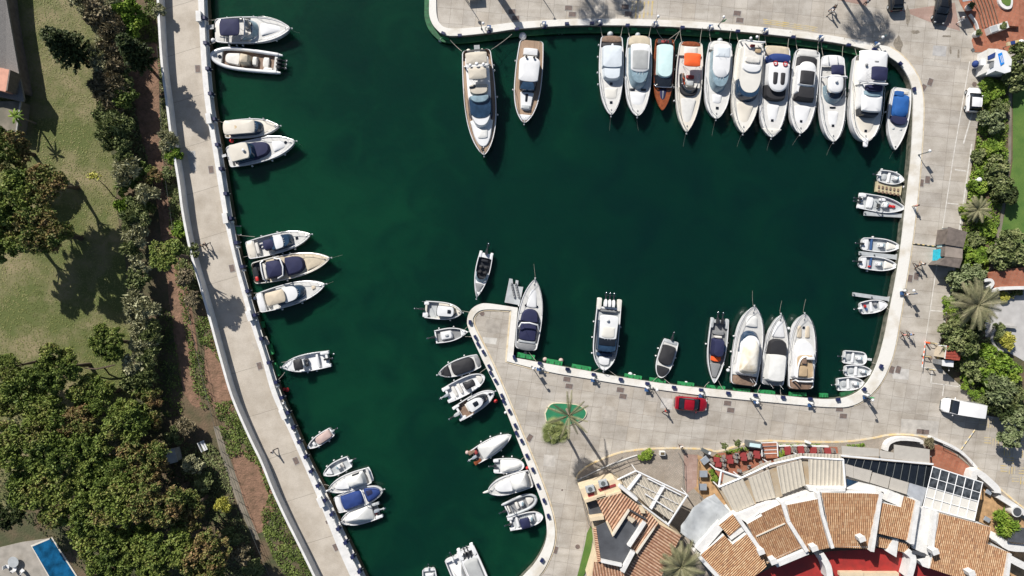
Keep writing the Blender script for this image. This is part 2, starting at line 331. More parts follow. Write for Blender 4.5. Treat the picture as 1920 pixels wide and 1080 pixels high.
WL, EO = W(wl), W(eo)
land('west_ground', WL, [(WL[-1][0]+200, -FAR), (-FAR, -FAR), (-FAR, FAR), (WL[0][0], FAR)], 'soil')
land('east_ground', EO, [(EO[-1][0]-30, -FAR), (FAR, -FAR), (FAR, FAR), (EO[0][0], FAR)], 'quay')
# water
def water_mat():
    m, nt, p = _nodes('harbour_water'); L = nt.links.new
    tc = N(nt, 'ShaderNodeTexCoord')
    n1 = N(nt, 'ShaderNodeTexNoise'); n1.inputs['Scale'].default_value = .022; n1.inputs['Detail'].default_value = 7; n1.inputs['Roughness'].default_value = .55; n1.inputs['Distortion'].default_value = .6
    L(tc.outputs['Object'], n1.inputs['Vector'])
    sp = N(nt, 'ShaderNodeSeparateXYZ'); L(tc.outputs['Object'], sp.inputs[0])
    g = math_n(nt, 'MULTIPLY', sp.outputs[0], -.0030)          # deeper towards the inner basin on the east
    n3 = N(nt, 'ShaderNodeTexNoise'); n3.inputs['Scale'].default_value = .16; n3.inputs['Detail'].default_value = 6; n3.inputs['Distortion'].default_value = 1; L(tc.outputs['Object'], n3.inputs['Vector'])
    f = math_n(nt, 'ADD', math_n(nt, 'ADD', n1.outputs[0], g), math_n(nt, 'MULTIPLY', math_n(nt, 'SUBTRACT', n3.outputs[0], .5), .5))
    rp = N(nt, 'ShaderNodeValToRGB'); e = rp.color_ramp.elements
    e[0].position = .22; e[0].color = (.0014, .0145, .0118, 1); e[1].position = .68; e[1].color = (.0030, .034, .0165, 1)
    e.new(.5); e[1].color = (.0018, .0220, .0130, 1)
    L(f, rp.inputs[0]); L(rp.outputs[0], p.inputs['Base Color'])
    p.subsurface_method = 'BURLEY'; p.inputs['Subsurface Weight'].default_value = 1; p.inputs['Subsurface Radius'].default_value = (.25, 1, .8); p.inputs['Subsurface Scale'].default_value = 1.3
    p.inputs['Roughness'].default_value = .12; p.inputs['IOR'].default_value = 1.33
    n2 = N(nt, 'ShaderNodeTexNoise'); n2.inputs['Scale'].default_value = 1.3; n2.inputs['Detail'].default_value = 6; L(tc.outputs['Object'], n2.inputs['Vector'])
    b = N(nt, 'ShaderNodeBump'); b.inputs['Strength'].default_value = .6; b.inputs['Distance'].default_value = .05
    L(n2.outputs[0], b.inputs['Height']); L(b.outputs[0], p.inputs['Normal'])
    return m
M['water'] = water_mat()
struct('water', MB().add([(-FAR, -FAR, 0), (FAR, -FAR, 0), (FAR, FAR, 0), (-FAR, FAR, 0)], [(0, 1, 2, 3)]), 'water')
# west promenade
M['prom'] = slab_mat('promenade_concrete', 60, 6.4, R(-17), [(.44, .395, .335), (.465, .42, .36), (.43, .39, .335)], joint=(.20, .18, .15), jw=.05, stain=.55)
struct('promenade', MB().prism(W(ww)+W(wl)[::-1], G-.02, G+.004), 'prom')
o = struct('promenade_ledge', MB().prism(W(wi)+W(wl)[::-1], G-.02, G+.12), 'wcap')
par = thing('parapet_wall', 'low whitewashed parapet along the water side of the long west promenade', 'wall', P(430, 420))
obj('coping', MB().prism(W(wp, G+.8)+W(wi, G+.8)[::-1], G, G+.75), 'wpaint', par, 0, off=par.location)
gw = thing('boundary_wall', 'tall whitewashed wall between the west promenade and the garden', 'wall', P(390, 540))
wb = W(ww); wo = offset(wb, -.32)
obj('wall', MB().prism(wb+wo[::-1], G, G+1.62), 'wpaint', gw, 0, off=gw.location)
# east quay paving
pv = dict(jw=.03, stain=.62, joint=(.17, .15, .125))
tones = [(.425, .39, .345), (.44, .405, .357), (.46, .425, .375), (.435, .405, .362), (.405, .375, .335), (.435, .392, .335)]
M['pvt'] = slab_mat('north_quay_slabs', 1.78, 2.1, R(6), tones, **pv)
M['pvr'] = slab_mat('east_quay_slabs', 4.5, 1.95, R(6), tones, off=(.4, .2), **pv)
M['pvb'] = slab_mat('south_quay_slabs', 1.78, 2.0, R(9), tones, off=(.6, .5), **pv)
EI = W(ei)
iA = min(range(len(ei)), key=lambda i: (ei[i][0]-1668)**2+(ei[i][1]-90)**2)
iB = min(range(len(ei)), key=lambda i: (ei[i][0]-1671)**2+(ei[i][1]-673)**2)
def paving(name, pts, m, dz): struct(name, MB().add([(x, y, G+dz) for x, y in pts], [tuple(range(len(pts)))]), m)
paving('quay_paving', EI[:iA+1]+W([(1800, 130), (1990, 130), (1990, -70)])[0:3], 'pvt', .006)
paving('quay_paving', EI[iA:iB+1]+W([(1990, 760), (1990, 130), (1800, 130)]), 'pvr', .008)
paving('quay_paving', EI[iB:]+W([(1000, 1150), (1990, 1150), (1990, 760)]), 'pvb', .010)
cp = struct('quay_coping', MB().prism(EO+EI[::-1], G-.02, G+.2), 'wcap')
# worn ochre edging beside the coping and a lip on the outer side
for a, b in ((iA, iB+14), (iB+50, len(ei)-1)):
    el_ = W(ei[a:b]); struct("edging", MB().prism(offset(el_, .02)+offset(el_, .24)[::-1], G, G+.07), 'yrim')
tl = W([p for p in eo if p[1] < 110 and 800 < p[0] < 1650])
struct('timber_fendering', MB().prism(offset(tl, -.02)+offset(tl, -.75)[::-1], .25, .55), 'dgreen')
# painted marks
def marks(name, quads, m, dz=.018):
    mb = MB()
    for q in quads:
        w_ = W(q); mb.add([(x, y, G+dz) for x, y in w_], [tuple(range(len(w_)))])
    return struct(name, mb, m)
def ln(x0, y0, x1, y1, w_=2):
    d = Vector((x1-x0, y1-y0)).normalized(); n_ = Vector((-d.y, d.x))*w_/2
    return [(x0+n_.x, y0+n_.y), (x1+n_.x, y1+n_.y), (x1-n_.x, y1-n_.y), (x0-n_.x, y0-n_.y)]
marks('parking_lines', [ln(1818, 115, 1788, 290, 1.6), ln(1788, 290, 1735, 640, 1.6), ln(1838, 160, 1806, 270, 2.6), ln(1822, 270, 1780, 560, 2.8), ln(1780, 560, 1763, 643, 2.6), ln(1790, 318, 1812, 321), ln(1776, 381, 1797, 383), ln(1744, 582, 1769, 584), ln(1732, 641, 1766, 645), ln(1728, 688, 1800, 700), ln(1748, 694, 1745, 718), ln(1770, 720, 1767, 742, 1.6), ln(1745, 718, 1822, 728, 1.6), ln(1822, 728, 1820, 752, 2.6), ln(1801, 702, 1799, 725, 2.6), ln(1843, 760, 1841, 777, 2.6), ln(1841, 777, 1862, 784, 2.4)], 'line')
yl = [ln(1186+i*7.5, 2, 1184+i*7.5, 34, 3.0) for i in range(6)]+[ln(1431, 36+i*3.5, 1533, 52+i*3.5, 1.8) for i in range(3)]
for i in range(6):
    for j in range(7):
        x0, y0 = 1836+i*17+j*4.5, 786+j*17+i*2
        if rnd.random() < .2 or y0-800 > (x0-1832)*1.15+25: continue
        for k in range(3): yl.append(ln(x0+k*5, y0, x0+k*5-.5, y0+14, 1.9) if (i+j) % 2 else ln(x0, y0+k*5, x0+13, y0+k*5+.8, 1.9))
marks('yellow_road_marking', yl, 'yellow', .02)
tp = smooth([(1083, 900), (1083, 893), (1090, 884), (1110, 870), (1155, 852), (1185, 846), (1235, 842), (1320, 843), (1345, 848), (1380, 838), (1425, 828), (1480, 829), (1560, 830), (1600, 828), (1640, 822), (1672, 816), (1722, 818), (1770, 833), (1800, 850), (1832, 880), (1860, 905), (1900, 940), (1960, 985)], 3)
struct('terrace_base', MB().prism(W(tp)+W([(1960, 1150), (1120, 1150), (1110, 1060), (1100, 980)]), G, G+.13), 'beigepave')
tpl = W(tp); struct('yellow_kerb', MB().prism(tpl+offset(tpl, .22)[::-1], G, G+.17), mat('yellow_kerb_paint', (.62, .45, .2), .8, vs=1.5, col2=(.55, .5, .4)))
def sheet(name, pts, m, z): return struct(name, MB().prism(W(pts, z), z-.05, z), m)
sheet('restaurant_terrace', [(1327, 862), (1345, 850), (1420, 842), (1428, 832), (1457, 830), (1460, 836), (1570, 838), (1572, 850), (1500, 850), (1390, 885), (1352, 905), (1331, 880)], 'terra', G+.16)
sheet('ochre_terrace', [(1307, 852), (1327, 862), (1352, 905), (1372, 950), (1320, 935), (1300, 915)], 'ochre', G+.15)
sheet('faded_red_strip', [(1282, 851), (1308, 853), (1306, 912), (1288, 925), (1284, 900)], 'pinkpave', G+.155)
sheet('round_terrace', [(1735, 835), (1760, 834), (1790, 850), (1832, 888), (1822, 898), (1745, 872)], 'terra', G+.16)
sheet('lower_terrace', [(1830, 900), (1850, 915), (1900, 960), (1960, 1000), (1960, 1120), (1860, 1060), (1820, 985)], 'ochre', G+.15)
marks('pink_paving', [[(1570, -60), (1625, -60), (1626, 11), (1570, 0)], [(1690, 20), (1790, 5), (1800, 58), (1740, 40)]], 'pinkpave', .016)
sheet('terracotta_plaza', [(1780, -60), (1800, 5), (1830, 60), (1822, 75), (1828, 98), (1905, 95), (1990, 140), (1990, -60)], 'terra', G+.05)
stains = mat('damp_stain', (.22, .19, .15), .7, var=.3, vs=4)
mb = MB()
for cx, cy, rx, ry in ((1684, 85, 9, 18), (1702, 30, 5, 22), (1797, 100, 2.5, 11), (1775, 68, 11, 2), (1782, 95, 2, 9), (1716, 60, 9, 4)):
    pts = [(cx+rx*(.6+.4*rnd.random()*1.3)*math.cos(t*.4), cy+ry*(.6+.4*rnd.random()*1.3)*math.sin(t*.4)) for t in range(16)]
    mb.add([(x, y, G+.0175) for x, y in W(pts)], [tuple(range(16))])
struct('damp_stains', mb, stains)
for q_, cl_ in (([(913, 598), (937, 600), (939, 622), (918, 628), (908, 612)], (.33, .30, .26)), ([(905, 632), (932, 634), (930, 646), (908, 643)], (.50, .48, .44)), ([(1672, 690), (1705, 692), (1703, 712), (1674, 710)], (.47, .45, .42)), ([(1750, 85), (1775, 87), (1773, 106), (1748, 104)], (.38, .37, .36)), ([(1690, 785), (1760, 790), (1758, 822), (1688, 816)], (.40, .375, .34)), ([(1240, 745), (1262, 748), (1260, 768), (1238, 765)], (.46, .44, .41)), ([(1130, 760), (1153, 763), (1150, 786), (1127, 783)], (.39, .355, .31)), ([(1020, 852), (1042, 855), (1040, 876), (1019, 873)], (.46, .43, .39)), ([(350, 283), (366, 283), (368, 320), (358, 322)], (.33, .325, .32)), ([(470, 640), (500, 630), (506, 645), (478, 656)], (.41, .37, .32))):
    marks('paving_patch', [q_], mat('patched_concrete', cl_, .85, vs=1.5, var=.18, detail=9, bump=.3, bs=6), .0165)
# gardens on the west side
def ground_patch(name, pts, m, z, sm_=True):
    p = smooth(pts+[pts[0]], 3)[:-1] if sm_ else pts
    p = [(x+rnd.uniform(-1.5, 1.5), y+rnd.uniform(-1.5, 1.5)) for x, y in p]
    return struct(name, MB().add([(x, y, z) for x, y in W(p, z)], [tuple(range(len(p)))]), m)
ground_patch('lawn', [(-70, -70), (150, -70), (165, 20), (180, 70), (186, 130), (186, 190), (200, 260), (216, 320), (220, 400), (232, 470), (240, 560), (246, 640), (250, 740), (230, 850), (-70, 900)], 'grass', G+.012)
ground_patch('earth_path', [(262, 90), (298, 86), (299, 200), (306, 300), (320, 350), (338, 440), (352, 540), (372, 650), (362, 690), (378, 760), (345, 740), (322, 600), (310, 500), (298, 400), (282, 320), (262, 240), (240, 130)], 'redsoil', G+.016)
ground_patch('earth_bank', [(384, 640), (402, 625), (420, 690), (440, 760), (410, 780), (385, 720)], 'redsoil', G+.016)
ground_patch('earth_bank', [(430, 850), (470, 845), (505, 905), (520, 940), (500, 985), (480, 1000), (462, 960), (445, 900)], 'redsoil', G+.018)
ground_patch('garden_path', [(400, 800), (410, 800), (426, 850), (446, 905), (462, 950), (486, 1010), (478, 1014), (450, 955), (432, 905), (414, 850)], 'path', G+.024, False)
# gardens on the east side
ground_patch('garden_bed', [(1846, 135), (1990, 135), (1990, 800), (1850, 778), (1845, 760), (1823, 752), (1824, 728), (1803, 724), (1766, 690), (1764, 645), (1785, 550), (1825, 280)], 'soil', G+.03, False)
ground_patch('lawn', [(1898, 160), (1990, 160), (1990, 520), (1870, 470), (1885, 400), (1900, 300)], 'lush', G+.05, False)
ground_patch('garden_path', [(1892, 150), (1898, 150), (1896, 300), (1880, 420), (1862, 510), (1853, 508), (1876, 400), (1890, 280)], 'path', G+.045, False)
ground_patch('courtyard', [(1860, 545), (1990, 530), (1990, 720), (1905, 670), (1868, 650), (1848, 630), (1845, 590)], mat('pale_courtyard', (.42, .41, .40), .8, var=.12, vs=.8), G+.06, False)
ground_patch('verge', [(1100, 1000), (1108, 985), (1113, 1010), (1104, 1060), (1090, 1090), (1078, 1090), (1088, 1060), (1098, 1020)], 'lush', G+.14, False)
# palm island
isl = smooth([(1021, 775), (1030, 759), (1045, 755), (1080, 758), (1095, 765), (1100, 775), (1092, 787), (1070, 796), (1040, 803), (1026, 795), (1021, 775)], 4)[:-1]
struct('traffic_island', MB().prism(W(isl), G, G+.16), mat('cream_kerb', (.62, .55, .40), .8))
c_ = Vector((1059, 778)); isl2 = [tuple(c_+(Vector(p)-c_)*.955) for p in isl]
struct('green_island_floor', MB().prism(W(isl2), G+.1, G+.18), mat('green_painted_floor', (.015, .17, .075), .7, var=.12, vs=2))
# ================================================================ BOATS
def outline(u0, u1, w0, w1, fr, rr, n=9, sq=2.4):
    """half outline along x: widths w0 (aft) -> w1 (front), front and rear rounded over fr / rr of the length"""
    fr = max(fr, .02); rr = max(rr, .02); xs = []
    for i in range(n+1): xs.append(rr*(1-math.cos(math.pi/2*i/n)))
    for i in range(1, 4): xs.append(rr+(1-fr-rr)*i/4)
    for i in range(n+1): xs.append(1-fr+fr*math.sin(math.pi/2*i/n))
    h = []
    for x in xs:
        w_ = w0+(w1-w0)*x
        if x < rr: w_ *= (1-((rr-x)/rr)**sq)**(1/sq)
        if x > 1-fr: w_ *= max(0, 1-((x-1+fr)/fr)**sq)**(1/sq)
        h.append((u0+(u1-u0)*x, w_))
    return [(x, y) for x, y in h]+[(x, -y) for x, y in h[::-1][1:-1]] if True else None
def loft_slab(mb, x0, x1, w0, w1, z0, z1, fr=.25, rr=.08, tp=.9, rake=0, cam_=.04, c=0, bev=.2):
    o = outline(x0, x1, w0, w1, fr, rr); xm = (x0+x1)/2; ring = []
    for k, z in ((1, z0), (1-(1-tp)*(1-bev), z0+(z1-z0)*(1-bev)), (tp-.02, z1), ((tp-.02)*.5, z1+cam_), (.02, z1+cam_*1.15)):
        f = (z-z0)/max(z1-z0, 1e-3)
        ring.append([(xm+(x-xm)*k-rake*min(f, 1), y*k+c, z) for x, y in o])
    mb.rings(ring); return mb
def prof(u, st, um, p, q):
    if u <= um: return st+(1-st)*math.sin(math.pi/2*u/um)
    t = (u-um)/(1-um); return max(0.0, 1-t**p)**q
def boat(name, label, stern, bow, beam, F=(), hull='gel', deck='nonslip', rim=None, fb=1.0, ck=(.06, .3), ckz=-.45, ckm=None, st=.86, um=.35, p=2.4, q=.85, rib=None, cat='boat', group=None, rub='grey', rg=.07, bowz=.35):
    a = P(stern[0], stern[1], fb); b = P(bow[0], bow[1], fb); d = b-a; L = d.length; B = beam*S*(H-fb)/H/2
    root = thing(name, label, cat, (a.x, a.y, 0), math.atan2(d.y, d.x), group)
    us = sorted(set([0, .006, .018, .035]+[i/24 for i in range(1, 24)]+[.975, .99, 1.0]))
    if L > 8: p *= 1.13; q *= .93
    hz = lambda u: fb+bowz*fb*max(0, u-.3)**2/.49
    hw = lambda u: B*prof(u, st, um, p, q)*(1 if u >= .035 or st > .9 or rib else .72+.28*(1-((.035-u)/.035)**2.2)**.5)
    # outer hull + rim
    mb = MB(); rs = []
    for u in us:
        w_ = hw(u)+.012; z = hz(u); bx = -.35*(1-z/hz(1))*0
        xk = L*u-(.09*L*max(0, u-.75)/.25 if u > .75 else 0); wi_ = max(w_-rg*1.6, w_*.3)
        pts = [(xk, w_*.55, -.25), (L*u-.4*(L*u-xk), w_*.93, fb*.3), (L*u, w_, z), (L*u, w_-.02, z+.05), (L*u, wi_, z+.045), (L*u, wi_, z-.05)]
        rs.append(pts+[(x, -y, zz) for x, y, zz in pts[::-1]])
    n = len(rs[0]); vs = [v for r in rs for v in r]; fs = []
    for i in range(len(rs)-1):
        for j in range(n-1):
            if j == 5: continue
            fs.append((i*n+j, (i+1)*n+j, (i+1)*n+j+1, i*n+j+1))
    fs.append(tuple(range(n)))
    mb.add(vs, fs); h_o = obj('hull', mb, hull, root, .5)
    # inner: deck with a stepped well
    st_ = []
    for u in us:
        st_.append(u)
    if ck: st_ = sorted(set([u for u in us if not (abs(u-ck[0]) < .015 or abs(u-ck[1]) < .015)]+[ck[0], ck[1]]))
    rs = []; cks = []
    for u in st_:
        w_ = max(hw(u)-rg*1.6+.015, hw(u)*.25); z = hz(u); dz = z-.04
        if ck and abs(u-ck[0]) < 1e-6: lv = [(dz, 0), (z+ckz, 1)]
        elif ck and abs(u-ck[1]) < 1e-6: lv = [(z+ckz, 1), (dz, 0)]
        elif ck and ck[0] < u < ck[1]: lv = [(z+ckz, 1)]
        else: lv = [(dz, 0)]
        for zz, inn in lv:
            wn = w_ if not inn else w_-.02
            rs.append([(L*u, w_, z), (L*u, wn, zz), (L*u, wn*.5, zz+(.03 if not inn else 0)), (L*u, -wn*.5, zz+(.03 if not inn else 0)), (L*u, -wn, zz), (L*u, -w_, z)]); cks.append(inn)
    n = 6; vs = [v for r in rs for v in r]; f1 = []; f2 = []
    for i in range(len(rs)-1):
        for j in range(n-1): (f2 if cks[i] and cks[i+1] and j in (1, 2, 3) else f1).append((i*n+j, (i+1)*n+j, (i+1)*n+j+1, i*n+j+1))
    me = bpy.data.meshes.new('deck'); me.from_pydata(vs, [], f1+f2)
    me.materials.append(M[deck]); me.materials.append(M[ckm or deck])
    for i, pl in enumerate(me.polygons): pl.material_index = 0 if i < len(f1) else 1
    bb = bmesh.new(); bb.from_mesh(me); bmesh.ops.recalc_face_normals(bb, faces=bb.faces)
    if sum(f.normal.z*f.calc_area() for f in bb.faces) < 0: bmesh.ops.reverse_faces(bb, faces=bb.faces)
    bb.to_mesh(me); bb.free()
    link('deck', me, root, None, .5)
    if rub:
        for s in (1, -1):
            mb = MB().tube([(L*u, s*(hw(u)+.015), hz(u)-.05) for u in us], .03, 5)
            obj('rub_rail', mb, rub, root)
    if rib:
        e = .07
        for s in (1, -1):
            pts = [(L*(-e), s*hw(0)*.98, fb*.8), (0, s*hw(0), fb*.8)]+[(L*u, s*hw(u), hz(u)-.2*fb+.1) for u in us[1:]]
            r_ = .26 if L > 6 else .2
            obj('inflatable_tube', MB().tube(pts, [r_*.55, r_]+[r_]*(len(pts)-3)+[r_*.8], 10), rib, root, .9)
    ms = lambda v: M[v] if isinstance(v, str) else v
    def S_(nm, u0, u1, w0, w1, z0, z1, m, **k):
        par = k.pop('par', root); zb = hz((u0+u1)/2); mb = MB(); k['c'] = k.get('c', 0)*B
        loft_slab(mb, u0*L, u1*L, w0*B, w1*B, zb+z0, zb+z1, **k); return obj(nm, mb, m, par, .7)
    def outboard(n_, col, u=-.015, gap=.62, sz=1):
        for i in range(n_):
            y = (i-(n_-1)/2)*gap; x = u*L; zb = fb
            mo = thing('outboard_motor', None, None); mo.parent = root; mo.location = (x, y, zb)
            mb = MB(); rs_ = []
            for k, (xx, w_, zt, zl) in enumerate(((.16, .05, .30, .1), (.12, .15, .38, -.05), (-.15, .17, .40, -.1), (-.42, .13, .33, -.08), (-.52, .04, .22, .0))):
                xx *= sz; w_ *= sz; zt *= sz; zl *= sz
                rs_.append([(xx, w_, zl), (xx, w_*.95, (zt+zl)/2+.06), (xx, w_*.55, zt), (xx, -w_*.55, zt), (xx, -w_*.95, (zt+zl)/2+.06), (xx, -w_, zl)])
            mb.rings(rs_); obj('cowling', mb, col, mo, .8)
            mb = MB().tube([(-.3*sz, 0, .05), (-.65*sz, 0, -.02), (-.98*sz, 0, .02)], [.11*sz, .07*sz, .05*sz], 7).box((-.86*sz, 0, .0), (.12, .3*sz, .03)); obj('leg', mb, 'dark' if col != 'greyt' else 'lgrey', mo, .6)
            mb = MB()
            for t in range(3):
                an = t*2.09+.5; mb.box((-1.05*sz, .09*math.cos(an)*sz, .02+.09*math.sin(an)*sz), (.05, .12*sz, .12*sz))
            mb.ball((-1.04*sz, 0, .02), (.1*sz, .05*sz, .05*sz), 8, 5); obj('propeller', mb, 'steel', mo)
    for f in F:
        k = f[0]
        if k == 'S': S_(*f[1:9], **(f[9] if len(f) > 9 else {}))
        elif k == 'cabin':      # glazed cabin: side glass, windscreen and roof;  u0,u1,w0,w1,h,glass,roof mat
            _, u0, u1, w0, w1, h_, gm, rm, kw = f
            S_('cabin_windows', u0, u1, w0, w1, 0, h_*.92, gm, fr=kw.get('fr', .45), rr=.06, tp=kw.get('tp', .84), rake=kw.get('rake', .25), cam_=0)
            ru1 = kw.get('ru1', u0+(u1-u0)*.72)
            S_('cabin_roof', kw.get('ru0', u0-.01), ru1, w0*.92, w1*.92, h_*.86, h_+.06, rm, fr=kw.get('rfr', .3), rr=.1, tp=.97)
            if kw.get('bars', 1):
                zb = hz(u1); mb = MB()
                for yy in (-.33, 0, .33): mb.tube([(u1*L-.1-.05*L*abs(yy), yy*B*w1, zb+.08), (ru1*L-.1, yy*B*w1*.9, zb+h_)], .025, 4)
                obj('windscreen_frame', mb, 'gel', root)
        elif k == 'screen':     # wrap-round windscreen with its frame: u at the front, u back, width, height
            _, u0, u1, w_, h_, m = f
            o_ = outline(u0*L, u1*L, w_*B, w_*B*.92, .75, .02, 10); nn = len(o_)
            half = [p_ for p_ in o_]; zb = hz(u1)-.02
            hh = len(half)//2+1; top = half[:hh]; bot = half[hh:][::-1]
            seq = [(x, y) for x, y in half if True]
            seq = half[:hh]+half[hh:]
            vs = []; cx = (u0+u1)/2*L
            for x, y in seq: vs.append((x, y, zb)); vs.append((cx+(x-cx)*.78-.3, y*.86, zb+h_))
            m_ = len(seq); fs = [(2*i, 2*i+1, 2*((i+1) % m_)+1, 2*((i+1) % m_)) for i in range(m_) if not (seq[i][0] < u0*L+.05 and seq[(i+1) % m_][0] < u0*L+.05)]
            obj('windscreen', MB().add(vs, fs), m, root, .9)
            fr_ = [v for v in vs[1::2] if v[0] > (cx+(u0*L-cx)*.78-.3)+.03]
            obj('windscreen_frame', MB().tube(fr_, .03, 5), 'steel', root)
        elif k == 'hatch':
            for (u, v) in f[2:]: S_('hatch', u-f[1]/L/2, u+f[1]/L/2, f[1]/2/B, f[1]/2/B, -.03, .05, 'glass', c=v, fr=.1, rr=.1, tp=.95, cam_=.01)
        elif k == 'port':
            for (u, v) in f[2:]:
                o1 = obj('hatch', MB().tube([(u*L, v*B, hz(u)-.03), (u*L, v*B, hz(u)+.05)], f[1]/2, 16), 'glass', root, .5)
        elif k == 'ob': outboard(f[1], f[2], *(f[3:]))
        elif k == 'plat':
            ln_, m = f[1], f[2]
            mb = MB(); loft_slab(mb, -ln_*L, .03*L, B*st*.93, B*st*.96, fb*.30, fb*.42, fr=.02, rr=.45 if len(f) < 4 else f[3], tp=.98, cam_=0)
            obj('swim_platform', mb, m, root, .5)
        elif k == 'rail':
            u0 = f[1]; hh = .55*min(1, L/9)+.1
            uu = [u0+(1-u0)*i/9 for i in range(10)]
            for s in (1, -1):
                mb = MB().tube([(L*u, s*max(hw(u)-.1, .05), hz(u)+hh*min(1, (u-u0)/.08+.05)) for u in uu], .028, 5)
                for u in uu[1::2]: mb.tube([(L*u, s*max(hw(u)-.1, .05), hz(u)), (L*u, s*max(hw(u)-.1, .05), hz(u)+hh)], .018, 4)
                obj('bow_rail', mb, 'steel', root)
            obj('anchor', MB().tube([(L*.965, 0, hz(1)+.08), (L*1.0, 0, hz(1)+.12), (L*1.0+.22, 0, hz(1)-.1)], .05, 6).box((L*1.0+.2, 0, hz(1)-.06), (.16, .2, .05)), 'lgrey', root)
            obj('windlass', MB().ball((L*.93, 0, hz(.93)+.05), (.14, .1, .12), 8, 5), 'steel', root)
        elif k == 'fend':
            for s, u in f[1]:
                mo = thing('fender', None, None); mo.parent = root
                y = s*(hw(u)+.16); z = hz(u)
                obj('body', MB().ball((L*u, y, z-.45), (.13, .13, .32), 8, 6), f[2] if len(f) > 2 else 'gel', mo)
                obj('line', MB().tube([(L*u, s*(hw(u)-.05), z+.05), (L*u, y, z-.14)], .015, 4), 'rubber', mo)
        elif k == 'dome':
            for (u, v, r_, z) in f[1]: obj('radar_dome', MB().ball((u*L, v*B, hz(u)+z), (r_, r_, r_*.75), 12, 8).tube([(u*L, v*B, hz(u)+z-.4), (u*L, v*B, hz(u)+z)], r_*.3, 6), f[2] if len(f) > 2 else 'gel', root)
        elif k == 'ball':
            for (x, v, r_) in f[2]: obj('buoy_fender', MB().ball((x*L, v*B, fb*.7), r_, 12, 8), f[1], root)
        elif k == 'arch':
            _, u, w_, h_, m = f[:5]; sw = f[5] if len(f) > 5 else .06
            zb = hz(u); t_ = [(u*L-.03*L, -w_*B, zb), (u*L, -w_*B*.97, zb+h_*.7), (u*L+sw*L, -w_*B*.8, zb+h_), (u*L+sw*L*1.25, 0, zb+h_+.05), (u*L+sw*L, w_*B*.8, zb+h_), (u*L, w_*B*.97, zb+h_*.7), (u*L-.03*L, w_*B, zb)]
            obj('radar_arch', MB().tube(t_, .11 if L > 8 else .06, 7), m, root, .9)
        elif k == 'bimini':
            _, u0, u1, w_, h_, m = f
            S_('canopy', u0, u1, w_, w_*.97, h_-.08, h_, m, fr=.12, rr=.12, tp=.96, cam_=.12)
            for u in (u0+.02, (u0+u1)/2, u1-.02): obj('canopy_hoop', MB().tube([((u0+u1)/2*L, w_*B, hz(u)), (u*L, w_*B*.96, hz(u)+h_-.06), (u*L, -w_*B*.96, hz(u)+h_-.06), ((u0+u1)/2*L, -w_*B, hz(u))], .02, 4), 'steel', root)
        elif k == 'console':
            _, u, w_, m = f[:4]; cl = .75/L
            S_('console', u-cl/2, u+cl/2, w_, w_*.9, ckz, .25, m, fr=.3, rr=.1, tp=.85, rake=-.05)
            S_('console_screen', u+cl*.15, u+cl*.5, w_*.85, w_*.7, .2, .5, 'glassp', fr=.6, tp=.8, rake=.12)
            obj('steering_wheel', MB().tube([(u*L-.45+.05*math.sin(t*.7), w_*0+.17*math.cos(t*.7), hz(u)+.2+.17*math.sin(t*.7)) for t in range(10)], .018, 4), 'rubber', root)
        elif k == 'lring':
            for (u, v, z) in f[2]: obj('life_ring', MB().tube([(u*L+.27*math.cos(t*.5236), v*B+.27*math.sin(t*.5236), hz(u)+z) for t in range(13)], .07, 6), f[1], root)
        elif k == 'clutter':
            _, u0, u1, w_, n_, ms_, z = f; rr_ = random.Random(int(L*100))
            for i in range(n_):
                uu, vv = rr_.uniform(u0, u1), rr_.uniform(-w_, w_)
                mb = MB().box((uu*L, vv*B, hz(uu)+z+.12), (rr_.uniform(.25, .6), rr_.uniform(.2, .5), rr_.uniform(.15, .3)), rr_.uniform(0, 3), .85)
                obj('deck_locker', mb, ms_[i % len(ms_)], root)
        elif k == 'gang':
            _, x0, x1, v, w_ = f[:5]; zb = fb
            mb = MB(); n_ = 9
            for s in (1, -1): mb.tube([(x0*L, v*B+s*w_, zb+.1), (x1*L, v*B+s*w_, zb+.35)], .03, 5)
            for i in range(n_): mb.box((L*(x0+(x1-x0)*(i+.5)/n_), v*B, zb+.1+.25*(i+.5)/n_), (abs(x1-x0)*L/n_*.7, 2*w_, .03))
            obj('gangway', mb, f[5] if len(f) > 5 else 'steel', root)
        elif k == 'ant':
            for (u, v, ln2) in f[1]: obj('antenna', MB().tube([(u*L, v*B, hz(u)+.4), (u*L-ln2*.3, v*B, hz(u)+.4+ln2)], .02, 4), 'gel', root)
    return root
def rails(*a): return a
FS = lambda us, s=1: [(s, u) for u in us]
g_n = 'motor yachts moored along the north quay'; g_w = 'boats moored along the west promenade'; g_p = 'small boats moored west of the peninsula'; g_s = 'motor boats moored along the south quay'; g_e = 'small open boats moored along the east quay'
B2 = FS([.2, .35, .5], 1)+FS([.2, .4], -1)
